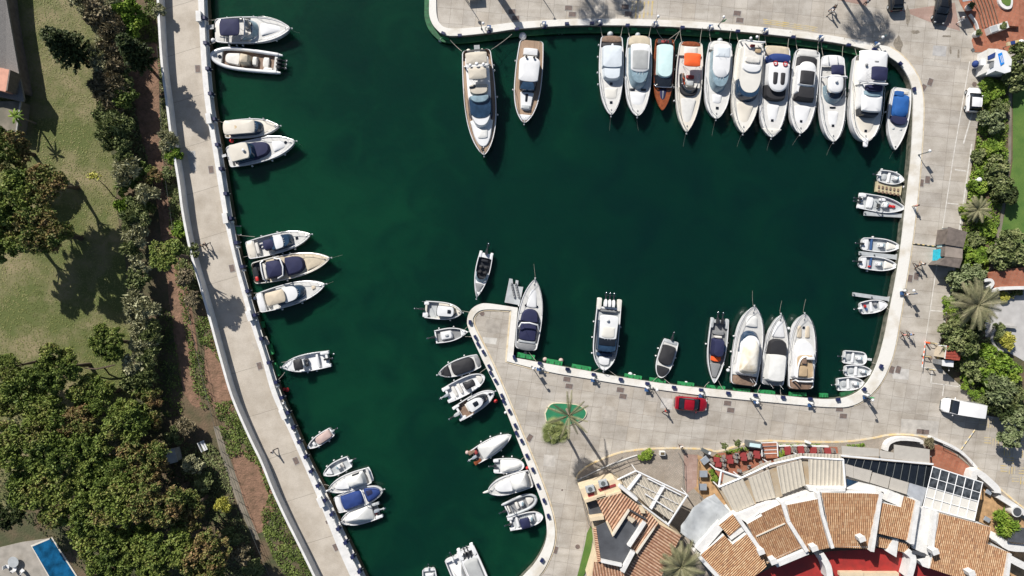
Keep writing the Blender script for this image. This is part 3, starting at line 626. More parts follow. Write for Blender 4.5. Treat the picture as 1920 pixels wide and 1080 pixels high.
# ---- west promenade
boat('sport_cruiser', 'white sport cruiser with a square navy bimini, northernmost boat at the west promenade', (403, 57), (546, 55), 50, [
    ('S', 'aft_deck', 0, .13, .86, .95, -.08, .06, 'gel2', dict(rr=.6, fr=.05)), ('S', 'sun_pad', .06, .13, .55, .6, 0, .22, 'seat'), ('S', 'seat', .38, .44, .28, .28, -.4, -.05, 'seat', dict(c=.42)), ('S', 'seat', .38, .44, .28, .28, -.4, -.05, 'seat', dict(c=-.42)),
    ('bimini', .10, .365, .64, 1.15, 'navy'), ('screen', .36, .58, .78, .75, 'glassp'), ('arch', .37, .8, 1.0, 'steel', .05), ('S', 'dashboard', .47, .57, .6, .5, -.1, .12, 'glassb', dict(fr=.7)),
    ('S', 'foredeck_pad', .60, .9, .5, .14, 0, .07, 'gel', dict(fr=.1)), ('port', .42, (.79, 0)), ('rail', .55), ('fend', FS([.17, .27, .35, .8], -1)+FS([.15, .5], 1)), ('ball', 'gel', [(-.04, -.7, .36)]), ('gang', -.12, .0, .2, .28, 'lgrey')], ck=(.14, .47), um=.35, fb=1.1, group=g_w)
boat('rib_boat', 'large white inflatable with triple black outboards, bow towards the west promenade', (519, 119), (397, 105), 37, [
    ('ob', 3, 'dark', -.02, .5, 1.15), ('S', 'console_cover', .40, .56, .5, .62, -.4, .75, 'beigef', dict(fr=.15, tp=.75, cam_=.15)), ('S', 'bow_pad', .56, .80, .66, .5, -.4, -.02, 'seat'), ('S', 'seat', .30, .38, .5, .5, -.45, .1, 'seat', dict(tp=.8)), ('S', 'sofa', .12, .22, .55, .55, -.45, -.05, 'seat'), ('S', 'side_pod', .05, .2, .2, .2, -.3, .05, 'seat', dict(c=.7)), ('port', .5, (.87, 0))],
    hull='gel', deck='nonslip', ckm='teakd', fb=.7, ck=(.04, .84), ckz=-.4, rib='lgrey' if 0 else 'gel', st=.9, um=.5, p=2.8, q=.75, cat='inflatable boat', rub=None, group=g_w)
boat('cabin_cruiser', 'cream hardtop cabin boat with a tan stain and dark script on its roof', (421, 243), (525, 237), 36, [
    ('cabin', .10, .72, .82, .74, 1.0, 'glassb', 'cream', dict(fr=.35, ru1=.60, ru0=.02, rfr=.06, tp=.9)), ('S', 'roof_stain', .235, .285, .25, .05, 1.07, 1.11, mat('tan_stain', (.52, .40, .25), .7), dict(cam_=.0)), ('rail', .7), ('port', .3, (.93, 0)), ('ball', 'red', [(.1, -1.15, .3)]), ('fend', FS([.45, .7], 1))],
    hull='gel', deck='cream', fb=1.0, ck=(.02, .1), st=.88, um=.4, p=2.3, group=g_w)
boat('flybridge_cruiser', 'white cruiser with a cream hardtop and navy windscreen cover, beside the cream hardtop boat', (427, 295), (555, 266), 45, [
    ('plat', .02, 'gel'), ('gang', -.13, .0, .15, .16, 'gel'), ('S', 'cover', .08, .50, .74, .74, 0, .5, 'navy', dict(fr=.2, tp=.9)), ('cabin', .12, .45, .78, .72, 1.5, 'glassb', 'cream', dict(ru1=.37, ru0=.09, fr=.3, rfr=.15)), ('S', 'windscreen_cover', .4, .63, .74, .55, 0, .55, 'navy', dict(fr=.6, tp=.8)),
    ('dome', [(.3, .0, .2, 1.8)]), ('S', 'sun_pad', .66, .85, .45, .28, 0, .08, 'gel'), ('port', .42, (.86, .1)), ('rail', .5), ('fend', FS([.3, .6, .8], -1))], fb=1.1, ck=(.05, .12), group=g_w)
boat('flybridge_cruiser', 'white cruiser with a small navy cockpit cover, beside the green ladder of the west promenade', (463, 470), (584, 440), 38, [
    ('S', 'aft_deck', 0, .13, .88, .95, -.1, .04, 'cream', dict(rr=.3)), ('S', 'sofa', .14, .19, .6, .6, -.4, .1, 'seat'), ('lring', 'navyp', [(.22, .1, -.35)]), ('S', 'cockpit_cover', .27, .47, .55, .55, .2, .95, 'navy', dict(tp=.85, fr=.3, rr=.2, cam_=.15)), ('cabin', .40, .74, .76, .66, 1.0, 'glassb', 'gel', dict(ru1=.6, ru0=.46, fr=.35)),
    ('hatch', .42, (.78, 0)), ('rail', .55), ('fend', FS([.35, .5, .7], -1)+FS([.25, .5], 1)), ('ant', [(.3, .8, 1.2)])], fb=1.0, ck=(.13, .42), group=g_w)
boat('sport_cruiser', 'beige decked cruiser with a white arch and two large navy covers', (474, 513), (620, 484), 46, [
    ('plat', .02, 'dark'), ('S', 'dinghy', .01, .08, .5, .5, 0, .3, 'dark', dict(fr=.4, rr=.4)), ('S', 'deck_locker', .03, .07, .2, .2, .2, .4, 'red', dict(c=-.5)), ('S', 'sofa', .14, .19, .7, .7, -.35, .1, 'seat'), ('S', 'cockpit_cover', .19, .42, .72, .72, .3, .95, 'navy', dict(tp=.85, cam_=.2)), ('S', 'windscreen_cover', .42, .68, .78, .68, 0, .7, 'navy', dict(fr=.55, tp=.85, cam_=.1)),
    ('arch', .33, .85, 1.35, 'gel', .08), ('arch', .17, .85, .9, 'gel', -.02), ('S', 'foredeck_pad', .68, .93, .65, .3, -.02, .05, 'nonslip2', dict(fr=.6)), ('port', .45, (.73, .05), (.84, .0)), ('rail', .5), ('fend', FS([.3, .5], 1)+FS([.4], -1))], deck='nonslip2', hull='gel2', fb=1.1, ck=(.0, .19), ckz=-.5, ckm='dark', group=g_w)
boat('flybridge_cruiser', 'white cruiser with a tan bimini aft of a dark curved windscreen, beside the beige cruiser', (483, 569), (611, 533), 42, [
    ('S', 'aft_deck', 0, .1, .86, .92, -.1, .04, 'gel', dict(rr=.4)), ('S', 'sofa', .12, .17, .6, .6, -.4, 0, 'seat'), ('bimini', .17, .45, .6, 1.5, 'beigef'), ('cabin', .28, .72, .78, .66, 1.0, 'glassb', 'gel', dict(ru1=.62, ru0=.4, rfr=.5, fr=.4)), ('S', 'bow_seat', .8, .86, .2, .15, 0, .08, 'beigef'), ('rail', .5), ('ball', 'gel', [(-.03, .55, .25)]), ('fend', FS([.3, .6], -1))], fb=1.1, ck=(.1, .3), group=g_w)
boat('motor_boat', 'white walkaround boat with a black T-top, bow against the green platform of the west promenade', (615, 673), (530, 688), 33, [
    ('S', 'foredeck', .70, .96, .8, .3, -.3, .02, 'gel', dict(fr=.7)), ('hatch', .25, (.76, 0)), ('bimini', .5, .7, .62, 1.2, 'black'), ('console', .56, .5, 'gel'), ('S', 'seat', .44, .49, .2, .2, -.4, .1, 'dark', dict(c=.25)), ('S', 'seat', .44, .49, .2, .2, -.4, .1, 'dark', dict(c=-.25)), ('S', 'sofa', .2, .26, .8, .8, -.4, 0, 'gel'), ('S', 'side_pod', -.05, .16, .2, .2, -.3, .03, 'gel', dict(c=.75)), ('S', 'side_pod', -.05, .16, .2, .2, -.3, .03, 'gel', dict(c=-.75)), ('ob', 1, 'dark', .06), ('rail', .75), ('fend', FS([.3, .5], 1))], fb=.8, ck=(.05, .7), st=.92, p=2.6, q=.75, deck='gel', group=g_w)
OPEN = dict(fb=.6, ck=(.05, .9), ckz=-.35, deck='gel', ckm='lgrey', p=2.3, q=.75, um=.42, cat='dinghy')
boat('small_boat', 'small white motorboat under a dusty pink cover, nearest the promenade wall below the red buoys', (623, 809), (577, 840), 20, [('S', 'cover', .06, .66, .8, .75, -.05, .25, 'pinkf', dict(fr=.25, cam_=.1)), ('S', 'seat', .7, .8, .4, .3, -.3, -.1, 'gel'), ('ob', 1, 'lgrey', 0, .6, .85), ('fend', FS([.3, .7], 1)), ('fend', FS([.4, .7], -1))], **OPEN, group=g_w)
boat('small_boat', 'open white dinghy with a centre console, next below the pink covered boat', (656, 865), (607, 890), 25, [('console', .42, .3, 'gel'), ('S', 'seat', .25, .33, .35, .35, -.3, 0, 'seat'), ('S', 'foredeck', .7, .93, .6, .2, -.3, -.04, 'gel', dict(fr=.7)), ('ob', 1, 'gel', 0, .6, .9), ('fend', FS([.2, .5, .8], -1)+FS([.3, .6], 1))], **OPEN, group=g_w)
boat('cabin_cruiser', 'white cabin boat with a black foredeck hatch, next above the royal blue covered boat', (693, 891), (617, 918), 33, [
    ('plat', .04, 'gel'), ('S', 'canopy', .1, .55, .7, .66, 0, .85, 'white_f', dict(tp=.75, cam_=.2, fr=.25)), ('S', 'coachroof', .5, .85, .66, .3, 0, .28, 'gel', dict(fr=.7)), ('hatch', .36, (.72, 0)), ('S', 'side_window', .2, .38, .08, .08, .1, .5, 'glass', dict(c=-.68)), ('S', 'bow_roller', .97, 1.07, .1, .08, -.1, .08, 'gel'), ('rail', .55), ('fend', FS([.3], 1))], fb=.9, ck=(.05, .12), p=2.6, q=.7, st=.9, group=g_w)
boat('motor_boat', 'white motorboat under two royal blue covers split by a white hoop', (630, 948), (719, 917), 36, [
    ('S', 'aft_deck', 0, .12, .86, .9, -.05, .05, 'gel', dict(rr=.5)), ('S', 'cockpit_cover', .12, .60, .78, .78, 0, .55, 'royal', dict(tp=.8, cam_=.12, fr=.2)), ('arch', .58, .85, .8, 'gel', .03), ('S', 'foredeck_cover', .62, .95, .78, .5, 0, .22, 'royal', dict(fr=.75, cam_=.1)), ('S', 'cover_window', .66, .80, .3, .25, .22, .38, 'navy', dict(c=.2)), ('rail', .6)], fb=.9, ck=(.0, .1), p=2.7, q=.65, st=.84, group=g_w)
boat('motor_boat', 'white boat under a peaked white canvas, southernmost at the west promenade', (708, 957), (640, 977), 33, [
    ('S', 'cover', .14, .97, .86, .6, 0, .65, 'white_f', dict(fr=.75, tp=.55, cam_=.25)), ('ob', 1, 'greyt', .05, .6, 1.3), ('S', 'side_pod', -.1, .12, .18, .18, -.3, .03, 'gel', dict(c=.75)), ('S', 'side_pod', -.1, .12, .18, .18, -.3, .03, 'lgrey', dict(c=-.75)), ('S', 'deck_locker', .04, .08, .15, .15, -.3, 0, 'redt', dict(c=.3)), ('rail', .8)], fb=.8, ck=(.0, .13), ckm='grey', p=2.6, q=.7, st=.92, group=g_w)
# ---- bottom edge of the picture
boat('motor_boat', 'small white boat cut by the bottom edge of the picture, westmost of the three there', (804, 1067), (812, 1140), 28, [('ob', 1, 'lgrey', .0, .5, .7), ('console', .35, .4, 'gel'), ('S', 'seat', .12, .2, .6, .6, -.3, 0, 'gel')], **OPEN)
boat('motor_boat', 'white boat at the bottom edge, between the small one and the grey covered one', (848, 1046), (895, 1150), 33, [('ob', 1, 'gel', .04, .5, 1.1), ('S', 'side_pod', -.04, .12, .16, .16, -.3, .03, 'gel', dict(c=.78)), ('S', 'cover', .14, .6, .6, .5, -.3, .35, 'white_f', dict(tp=.6, cam_=.2)), ('gang', -.0, .02, 1.2, .1, 'gel')], fb=.8, ck=(.04, .8), deck='gel', st=.92)
boat('motor_boat', 'boat with a flat grey cover and twin black outboards at the bottom edge', (873, 1030), (925, 1150), 36, [('ob', 2, 'dark', .08, .45, 1.1), ('S', 'side_pod', -.05, .14, .2, .2, -.3, .03, 'gel', dict(c=.72)), ('S', 'side_pod', -.05, .14, .2, .2, -.3, .03, 'gel', dict(c=-.72)), ('S', 'cover', .15, .75, .78, .74, 0, .35, 'greyf', dict(tp=.88, cam_=.06))], fb=.9, ck=(.04, .14), deck='gel', ckm='grey', st=.95)
# ---- west side of the peninsula
boat('motor_boat', 'white pilothouse boat with a square black roof hatch off the tip of the peninsula', (797, 580), (866, 586), 33, [
    ('ob', 1, 'dark', -.06, .5, 1.1), ('cabin', .36, .86, .66, .6, .85, 'glass', 'gel', dict(ru1=.80, ru0=.34, rfr=.2, fr=.4, tp=.95)), ('S', 'roof_hatch', .62, .72, .22, .22, .9, .98, 'glass'), ('S', 'side_pod', -.06, .1, .3, .3, -.3, .02, 'gel', dict(c=-.6)), ('S', 'side_pod', -.04, .1, .2, .2, -.3, .02, 'gel', dict(c=.7)), ('rail', .6), ('fend', FS([.7], -1)), ('ant', [(.05, .9, 1.6)])], fb=.8, ck=(.05, .36), ckm='lgrey', deck='cream', p=2.6, q=.65, st=.95, group=g_p)
boat('small_boat', 'open grey floored boat with a white centre console, tied to the peninsula tip', (816, 632), (877, 622), 26, [
    ('S', 'console', .15, .55, .62, .62, -.35, .25, 'gel', dict(tp=.8)), ('S', 'seat', .3, .42, .2, .2, .2, .4, 'lgrey', dict(fr=.5, rr=.5)), ('S', 'bow_locker', .78, .94, .6, .15, -.3, -.02, 'gel', dict(fr=.1)), ('ob', 1, 'dark', -.02, .5, 1.0), ('rail', .8), ('fend', FS([.15, .6], 1))], fb=.65, ck=(.04, .93), ckz=-.35, ckm='grey', deck='gel', p=2.0, q=.85, st=.92, group=g_p)
boat('motor_boat', 'white boat fully under black covers, northmost of the three rafted off the peninsula', (899, 676), (822, 702), 31, [
    ('S', 'cockpit_cover', .12, .68, .82, .84, -.05, .3, 'black', dict(cam_=.12, fr=.15, rr=.25)), ('S', 'foredeck_cover', .72, .95, .78, .2, -.02, .12, 'black', dict(fr=.4)), ('S', 'aft_deck', -.02, .1, .7, .8, -.1, .04, 'grey', dict(rr=.6)), ('fend', FS([.3, .7], -1)+FS([.5], 1)), ('rail', .8)], fb=.8, ck=None, p=2.5, q=.75, st=.8, group=g_p)
boat('motor_boat', 'white open boat with a dark oval canopy, beside the black covered boat', (838, 741), (909, 705), 33, [
    ('ob', 1, 'greyt', .02, .5, 1.2), ('bimini', .48, .74, .42, 1.0, 'black'), ('console', .5, .45, 'glass'), ('S', 'seat', .30, .38, .6, .6, -.4, -.05, 'seat'), ('S', 'sofa', .16, .24, .6, .6, -.4, -.08, 'seat'), ('S', 'side_pod', -.06, .15, .22, .22, -.3, .03, 'gel', dict(c=.72)), ('S', 'side_pod', -.06, .15, .22, .22, -.3, .03, 'gel', dict(c=-.72)), ('S', 'bow_pad', .80, .93, .5, .3, -.4, -.1, 'seat', dict(fr=.7)), ('fend', FS([.3, .5, .7], 1))], fb=.8, ck=(.05, .93), ckz=-.4, deck='gel', p=2.8, q=.6, st=.92, group=g_p)
boat('motor_boat', 'white wheelhouse boat with a teak cockpit and curved black windscreen, beside the red buoy', (860, 775), (927, 734), 32, [
    ('ob', 1, 'lgrey', .0, .5, 1.5), ('cabin', .32, .82, .72, .6, .95, 'glass', 'gel', dict(ru1=.68, ru0=.28, rfr=.5, fr=.55, tp=.88)), ('S', 'roof_hatch', .42, .56, .3, .3, 1.0, 1.08, 'glass'), ('hatch', .4, (.88, 0)), ('S', 'seat', .22, .28, .5, .5, -.4, -.1, 'seat'), ('S', 'side_pod', -.08, .12, .18, .18, -.3, .03, 'gel', dict(c=.8)), ('S', 'side_pod', -.08, .12, .2, .2, -.3, .03, 'gel', dict(c=-.75)), ('rail', .4), ('fend', FS([.2, .5], 1)+FS([.2], -1)), ('ball', 'red', [(.9, -1.05, .3)])], fb=.85, ck=(.05, .34), ckm='teakd', deck='gel', p=2.5, q=.65, st=.94, group=g_p)
boat('motor_boat', 'white boat under a long wrinkled white cover with a teak stern and red corner cushions', (890, 857), (959, 815), 31, [
    ('S', 'cover', .17, .98, .9, .66, 0, .6, 'white_f', dict(fr=.7, tp=.62, cam_=.25, rr=.05)), ('ob', 1, 'greyt', .03, .5, 1.2), ('S', 'side_pod', -.1, .1, .25, .25, -.3, .03, 'teakd', dict(c=.7)), ('S', 'side_pod', -.1, .1, .25, .25, -.3, .03, 'wood', dict(c=-.7)), ('S', 'deck_locker', .04, .12, .25, .25, -.3, .02, 'redt', dict(c=.4)), ('fend', FS([.3, .55, .8], 1)+FS([.3, .6], -1)), ('ball', 'pinkf', [(-.1, .9, .28)])], fb=.85, ck=(.0, .16), ckm='grey', p=2.1, q=.8, st=.93, group=g_p)
boat('small_boat', 'short white boat under a smooth white cover between two larger covered boats', (927, 874), (983, 872), 28, [('S', 'cover', .2, .97, .88, .7, 0, .5, 'white_f', dict(fr=.7, tp=.65, cam_=.2)), ('ob', 1, 'dark', .05, .5, .9), ('S', 'side_pod', -.04, .16, .22, .22, -.25, .03, 'gel', dict(c=.7)), ('S', 'side_pod', -.04, .16, .22, .22, -.25, .03, 'gel', dict(c=-.7)), ('fend', FS([.3, .6], 1)+FS([.3, .7], -1))], fb=.65, ck=(.0, .2), ckz=-.35, ckm='lgrey', p=3, q=.55, st=.93, deck='gel', cat='dinghy', group=g_p)
boat('cabin_cruiser', 'white cabin boat moored stern-to with a pulpit, square black hatch and white cockpit cover', (996, 897), (915, 920), 36, [
    ('plat', .03, 'gel', .1), ('S', 'cockpit_cover', .06, .48, .82, .84, 0, .95, 'white_f', dict(tp=.7, cam_=.2)), ('S', 'coachroof', .42, .84, .74, .4, 0, .5, 'gel', dict(fr=.6, tp=.85)), ('hatch', .4, (.80, .05)), ('S', 'pulpit', .96, 1.12, .14, .08, -.05, .08, 'gel2', dict(fr=.5)), ('rail', .45), ('ball', 'red', [(.02, -1.1, .25)]), ('ob', 1, 'gel', -.05, .5, .8), ('fend', FS([.5], -1))], fb=.95, ck=(.02, .08), p=2.7, q=.62, st=.9, group=g_p)
boat('rib_boat', 'small inflatable with grey tubes and tan seats, second from the south on the peninsula', (949, 957), (1005, 933), 27, [('ob', 1, 'dark', -.02, .5, .9), ('console', .52, .3, 'gel'), ('S', 'seat', .32, .42, .5, .5, -.3, .05, 'seat'), ('S', 'sofa', .06, .12, .5, .5, -.3, 0, 'seat'), ('S', 'bow_pad', .68, .92, .6, .3, -.35, -.12, 'seat', dict(fr=.6)), ('arch', .2, .55, .8, 'steel', .02)], fb=.55, ck=(.04, .94), ckz=-.3, deck='gel', ckm='grey', rib='lgrey', st=.9, um=.5, p=2.9, q=.6, rub=None, cat='inflatable boat', group=g_p)
boat('small_boat', 'white open boat with a square navy bimini, southernmost on the peninsula', (957, 983), (1018, 967), 28, [('ob', 1, 'dark', .02, .5, .9), ('bimini', .3, .6, .72, 1.2, 'navy'), ('S', 'seat', .18, .26, .7, .7, -.35, -.02, 'gel'), ('console', .62, .35, 'gel'), ('S', 'seat', .7, .76, .5, .5, -.3, -.1, 'lgrey'), ('S', 'foredeck', .8, .97, .7, .4, -.2, .0, 'gel', dict(fr=.8)), ('S', 'side_pod', -.06, .12, .22, .22, -.3, .03, 'gel', dict(c=.7)), ('S', 'side_pod', -.06, .12, .22, .22, -.3, .03, 'gel', dict(c=-.7)), ('fend', FS([.5, .6], 1))], **{**OPEN, 'p': 3, 'q': .6}, group=g_p)
# ---- middle of the basin
boat('aluminium_boat', 'narrow white boat with a dark open cockpit lying free off the peninsula tip', (912, 475), (894, 558), 28, [
    ('ob', 1, 'dark', .0, .5, 1.3), ('S', 'side_pod', -.04, .12, .2, .2, -.3, .03, 'gel', dict(c=.75)), ('S', 'side_pod', -.04, .12, .2, .2, -.3, .03, 'gel', dict(c=-.75)), ('S', 'engine_cover', .14, .2, .5, .5, -.4, 0, 'dark'), ('S', 'seat', .28, .34, .22, .22, -.4, .12, 'black', dict(c=.35)), ('S', 'seat', .28, .34, .22, .22, -.4, .12, 'black', dict(c=-.35)), ('S', 'seat', .40, .46, .22, .22, -.4, .12, 'black', dict(c=.35)), ('S', 'seat', .40, .46, .22, .22, -.4, .12, 'black', dict(c=-.35)), ('S', 'dashboard', .52, .58, .7, .65, -.4, .15, 'dark'), ('screen', .44, .66, .82, .55, 'glassp'), ('S', 'foredeck_pad', .68, .88, .6, .2, -.03, .06, 'grey', dict(fr=.1)), ('rail', .85)], fb=.85, ck=(.1, .6), ckm='dark', deck='gel', hull='gel', p=2.0, q=.9, um=.3, st=.9)
boat('sport_cruiser', 'white sport cruiser with navy canopy moored against the east wall of the peninsula', (986, 655), (1003, 524), 46, [
    ('S', 'aft_deck', -.02, .1, .78, .86, -.1, .03, 'grey', dict(rr=.5)), ('S', 'sun_pad', .09, .13, .7, .75, 0, .15, 'lgrey'), ('S', 'cockpit_cover', .12, .38, .68, .7, -.2, .35, 'navy', dict(cam_=.1)), ('arch', .31, .82, 1.3, 'gel', .06), ('S', 'windscreen_cover', .38, .58, .78, .66, 0, .7, 'navy', dict(fr=.6, tp=.82)), ('S', 'foredeck_pad', .6, .9, .42, .2, 0, .06, 'gel'), ('port', .36, (.62, .45), (.62, -.45)), ('hatch', .42, (.80, 0)), ('rail', .5), ('ant', [(.45, .9, 2.2)]), ('fend', FS([.3, .5, .6], 1))], fb=1.15, ck=(.1, .4), p=2.3, group=g_s)
boat('motor_boat', 'white hardtop boat with three white outboards, bow to the south quay', (1142, 576), (1131, 694), 47, [
    ('ob', 3, 'gel', -.03, .55, 1.6), ('S', 'side_pod', -.14, .06, .2, .2, -.3, .03, 'gel2', dict(c=.8)), ('S', 'side_pod', -.14, .06, .2, .2, -.3, .03, 'gel2', dict(c=-.8)), ('S', 'engine_bench', .04, .08, .7, .7, -.4, .05, 'grey'), ('cabin', .2, .72, .82, .74, 1.4, 'glassb', 'gel', dict(ru1=.5, ru0=.12, rfr=.06, fr=.1, tp=.95, rake=.1)), ('S', 'roof_panel', .30, .48, .52, .52, 1.48, 1.54, 'gel2'), ('S', 'windscreen', .48, .60, .68, .68, .9, 1.35, 'glass', dict(fr=.1, tp=.95)), ('dome', [(.2, -.15, .22, 1.7)]), ('S', 'bow_seat', .72, .78, .7, .66, -.3, .1, 'glassb', dict(fr=.05)), ('S', 'sun_pad', .78, .92, .45, .4, -.3, .02, 'gel'), ('fend', FS([.3, .6], 1)), ('fend', FS([.25, .5, .75], -1)), ('rail', .75)], fb=1.1, ck=(.03, .95), ckz=-.35, ckm='lgrey', deck='gel', p=3.4, q=.75, st=.97, um=.4, group=g_s)
boat('motor_boat', 'small boat under black covers, alone between the three-outboard boat and the grey decked boat', (1259, 638), (1237, 708), 32, [
    ('ob', 1, 'dark', -.02, .5, 1.0), ('S', 'cockpit_cover', .14, .66, .8, .84, -.03, .4, 'black', dict(cam_=.12)), ('S', 'foredeck_cover', .7, .97, .8, .6, -.03, .16, 'black', dict(fr=.75)), ('S', 'aft_deck', 0, .1, .85, .85, -.1, .03, 'lgrey'), ('fend', FS([.4, .6], 1)+FS([.3, .5], -1))], fb=.75, ck=None, p=3, q=.6, st=.86, group=g_s)
boat('aluminium_boat', 'grey decked boat with twin black outboards and a navy console cover', (1350, 600), (1338, 718), 36, [
    ('ob', 2, 'dark', .04, .7, 1.3), ('S', 'side_pod', -.03, .14, .18, .18, -.3, .03, 'lgrey', dict(c=.78)), ('S', 'side_pod', -.03, .14, .18, .18, -.3, .03, 'lgrey', dict(c=-.78)), ('S', 'bench', .17, .24, .6, .6, -.4, 0, 'grey'), ('S', 'seat', .25, .29, .4, .4, -.4, .1, 'seat'), ('S', 'console_cover', .29, .6, .62, .62, -.4, 1.0, 'navy', dict(tp=.8, cam_=.1)), ('S', 'cushion', .58, .66, .5, .5, -.4, .12, 'orange'), ('S', 'bow_pad', .68, .92, .6, .2, -.45, -.12, 'grey', dict(fr=.1)), ('S', 'float', .4, .5, .1, .1, -.2, .2, 'bluep', dict(c=.76)), ('fend', FS([.35, .7], 1)+FS([.4], -1))], fb=.95, ck=(.05, .93), ckz=-.45, ckm='grey', hull='mint' if 0 else 'gel', deck='lgrey', p=2.0, q=.85, um=.35, st=.93, group=g_s)
boat('motor_yacht', 'large white yacht with a stained white flybridge cover at the south quay', (1394, 722), (1412, 575), 54, [
    ('plat', -.0, 'teakd', .12), ('S', 'aft_deck', -.005, .12, .8, .84, -.2, .03, 'teakd', dict(rr=.1)), ('S', 'superstructure', .12, .66, .72, .62, 0, 1.0, 'gel', dict(fr=.3, tp=.93)), ('cabin', .4, .70, .7, .6, 1.0, 'glassb', 'gel', dict(ru1=.62, ru0=.38, fr=.4)), ('S', 'flybridge_cover', .15, .60, .62, .58, 1.0, 1.75, 'tan_f', dict(fr=.35, tp=.82, cam_=.25)), ('S', 'sun_pad', .74, .89, .42, .34, 0, .12, 'white_f'), ('rail', .25), ('fend', FS([.2, .4, .6], 1)), ('ant', [(.1, -.5, 1.5), (.1, -.3, 1.5)]), ('ball', 'gel', [(.16, 1.12, .25)])], fb=1.4, ck=(.02, .12), ckm='teakd', p=2.4, q=.7, st=.86, group=g_s, cat='yacht')
boat('sport_cruiser', 'white cruiser with a white canopy and black windscreen band between two flybridge yachts', (1448, 722), (1462, 590), 46, [
    ('S', 'aft_deck', -.01, .1, .84, .88, -.15, .02, 'grey', dict(rr=.3)), ('S', 'canopy', .05, .46, .74, .72, .1, 1.1, 'white_f', dict(tp=.9, fr=.08, cam_=.1)), ('S', 'windscreen', .42, .66, .8, .68, 0, .9, 'black', dict(fr=.35, tp=.85)), ('port', .42, (.84, 0)), ('S', 'foredeck_pad', .68, .95, .55, .2, 0, .06, 'gel'), ('rail', .45), ('ball', 'red', [(.0, -.2, .18)]), ('ant', [(.02, .3, 1.4), (.02, -.5, 1.4)]), ('fend', FS([.3, .5], 1))], fb=1.2, ck=(.05, .1), p=2.0, q=.85, st=.88, group=g_s)
boat('motor_yacht', 'white yacht with tan sun pads and an open tan flybridge at the south quay', (1502, 728), (1506, 589), 50, [
    ('plat', -.0, 'teakd', .1), ('S', 'aft_deck', -.02, .12, .84, .86, -.3, .02, 'teakd', dict(rr=.1)), ('S', 'superstructure', .12, .66, .84, .7, 0, 1.0, 'gel', dict(fr=.4, tp=.92)), ('S', 'flybridge_floor', .15, .47, .62, .6, 1.0, 1.08, 'seatb', dict(fr=.2)), ('S', 'flybridge_sofa', .17, .32, .35, .35, 1.1, 1.35, 'seatb', dict(c=.2)), ('S', 'table', .34, .42, .2, .2, 1.1, 1.5, 'teakd', dict(c=.15)), ('S', 'helm', .4, .44, .3, .3, 1.1, 1.6, 'gel', dict(c=-.3)), ('arch', .12, .66, 1.4, 'gel', -.01), ('screen', .14, .5, .68, 1.45, 'gel'), ('S', 'sun_pad', .68, .85, .17, .15, 0, .1, 'beigef', dict(c=.3)), ('S', 'sun_pad', .68, .85, .17, .15, 0, .1, 'beigef', dict(c=-.3)), ('hatch', .36, (.82, 0)), ('rail', .3), ('fend', FS([.3, .5], -1)), ('ball', 'gel', [(.8, .98, .22)]), ('clutter', .35, .45, .4, 3, ['seatb', 'grey'], 1.1)], fb=1.4, ck=(.0, .12), ckm='teakd', p=2.5, q=.65, st=.9, deck='nonslip', group=g_s, cat='yacht')
# ---- north quay
boat('motor_yacht', 'longest white yacht with cream bimini and blue windscreen, westmost at the north quay', (893, 93), (908, 292), 60, [
    ('gang', -.04, .05, .05, .35, 'lgrey'), ('S', 'dinghy', -.0, .05, .65, .65, -.2, .25, 'dark', dict(fr=.4, rr=.4)), ('ball', 'cream', [(-.0, -.5, .35), (.0, .35, .25)]), ('S', 'superstructure', .10, .76, .76, .66, -.02, 1.3, 'gel', dict(fr=.35, tp=.94)), ('S', 'windscreen', .46, .70, .76, .72, .0, 1.34, 'glassb', dict(fr=.4, tp=.88, rake=.25)), ('S', 'coachroof', .66, .93, .74, .4, -.02, .35, 'gel', dict(fr=.55, tp=.92)),
    ('S', 'upper_deck', .08, .58, .72, .7, 1.3, 1.42, 'gel', dict(fr=.3)), ('bimini', .09, .205, .66, 3.0, 'awn'), ('bimini', .225, .34, .56, 2.9, 'awn'), ('S', 'flybridge_console', .36, .46, .58, .55, 1.4, 2.0, 'awn', dict(fr=.4, rr=.1)), ('S', 'console_window', .38, .405, .2, .2, 1.98, 2.08, 'glass', dict(c=-.38)), ('S', 'flybridge_screen', .46, .53, .62, .55, 1.4, 1.75, 'glassp', dict(fr=.8)), ('arch', .19, .8, 2.6, 'gel', .03), ('dome', [(.21, .4, .22, 3.1), (.205, 0, .26, 3.2), (.21, -.4, .22, 3.1)]), ('S', 'sun_pad', .75, .85, .37, .3, .38, .48, 'white_f', dict(fr=.15)), ('hatch', .5, (.88, 0)), ('rail', .35), ('clutter', .93, .96, .12, 2, ['rubber'], 0), ('fend', FS([.15, .2, .45, .62], 1))], deck='teak', fb=1.6, ck=(.0, .1), ckm='teakd', p=2.3, q=.75, um=.4, st=.88, group=g_n, cat='yacht')
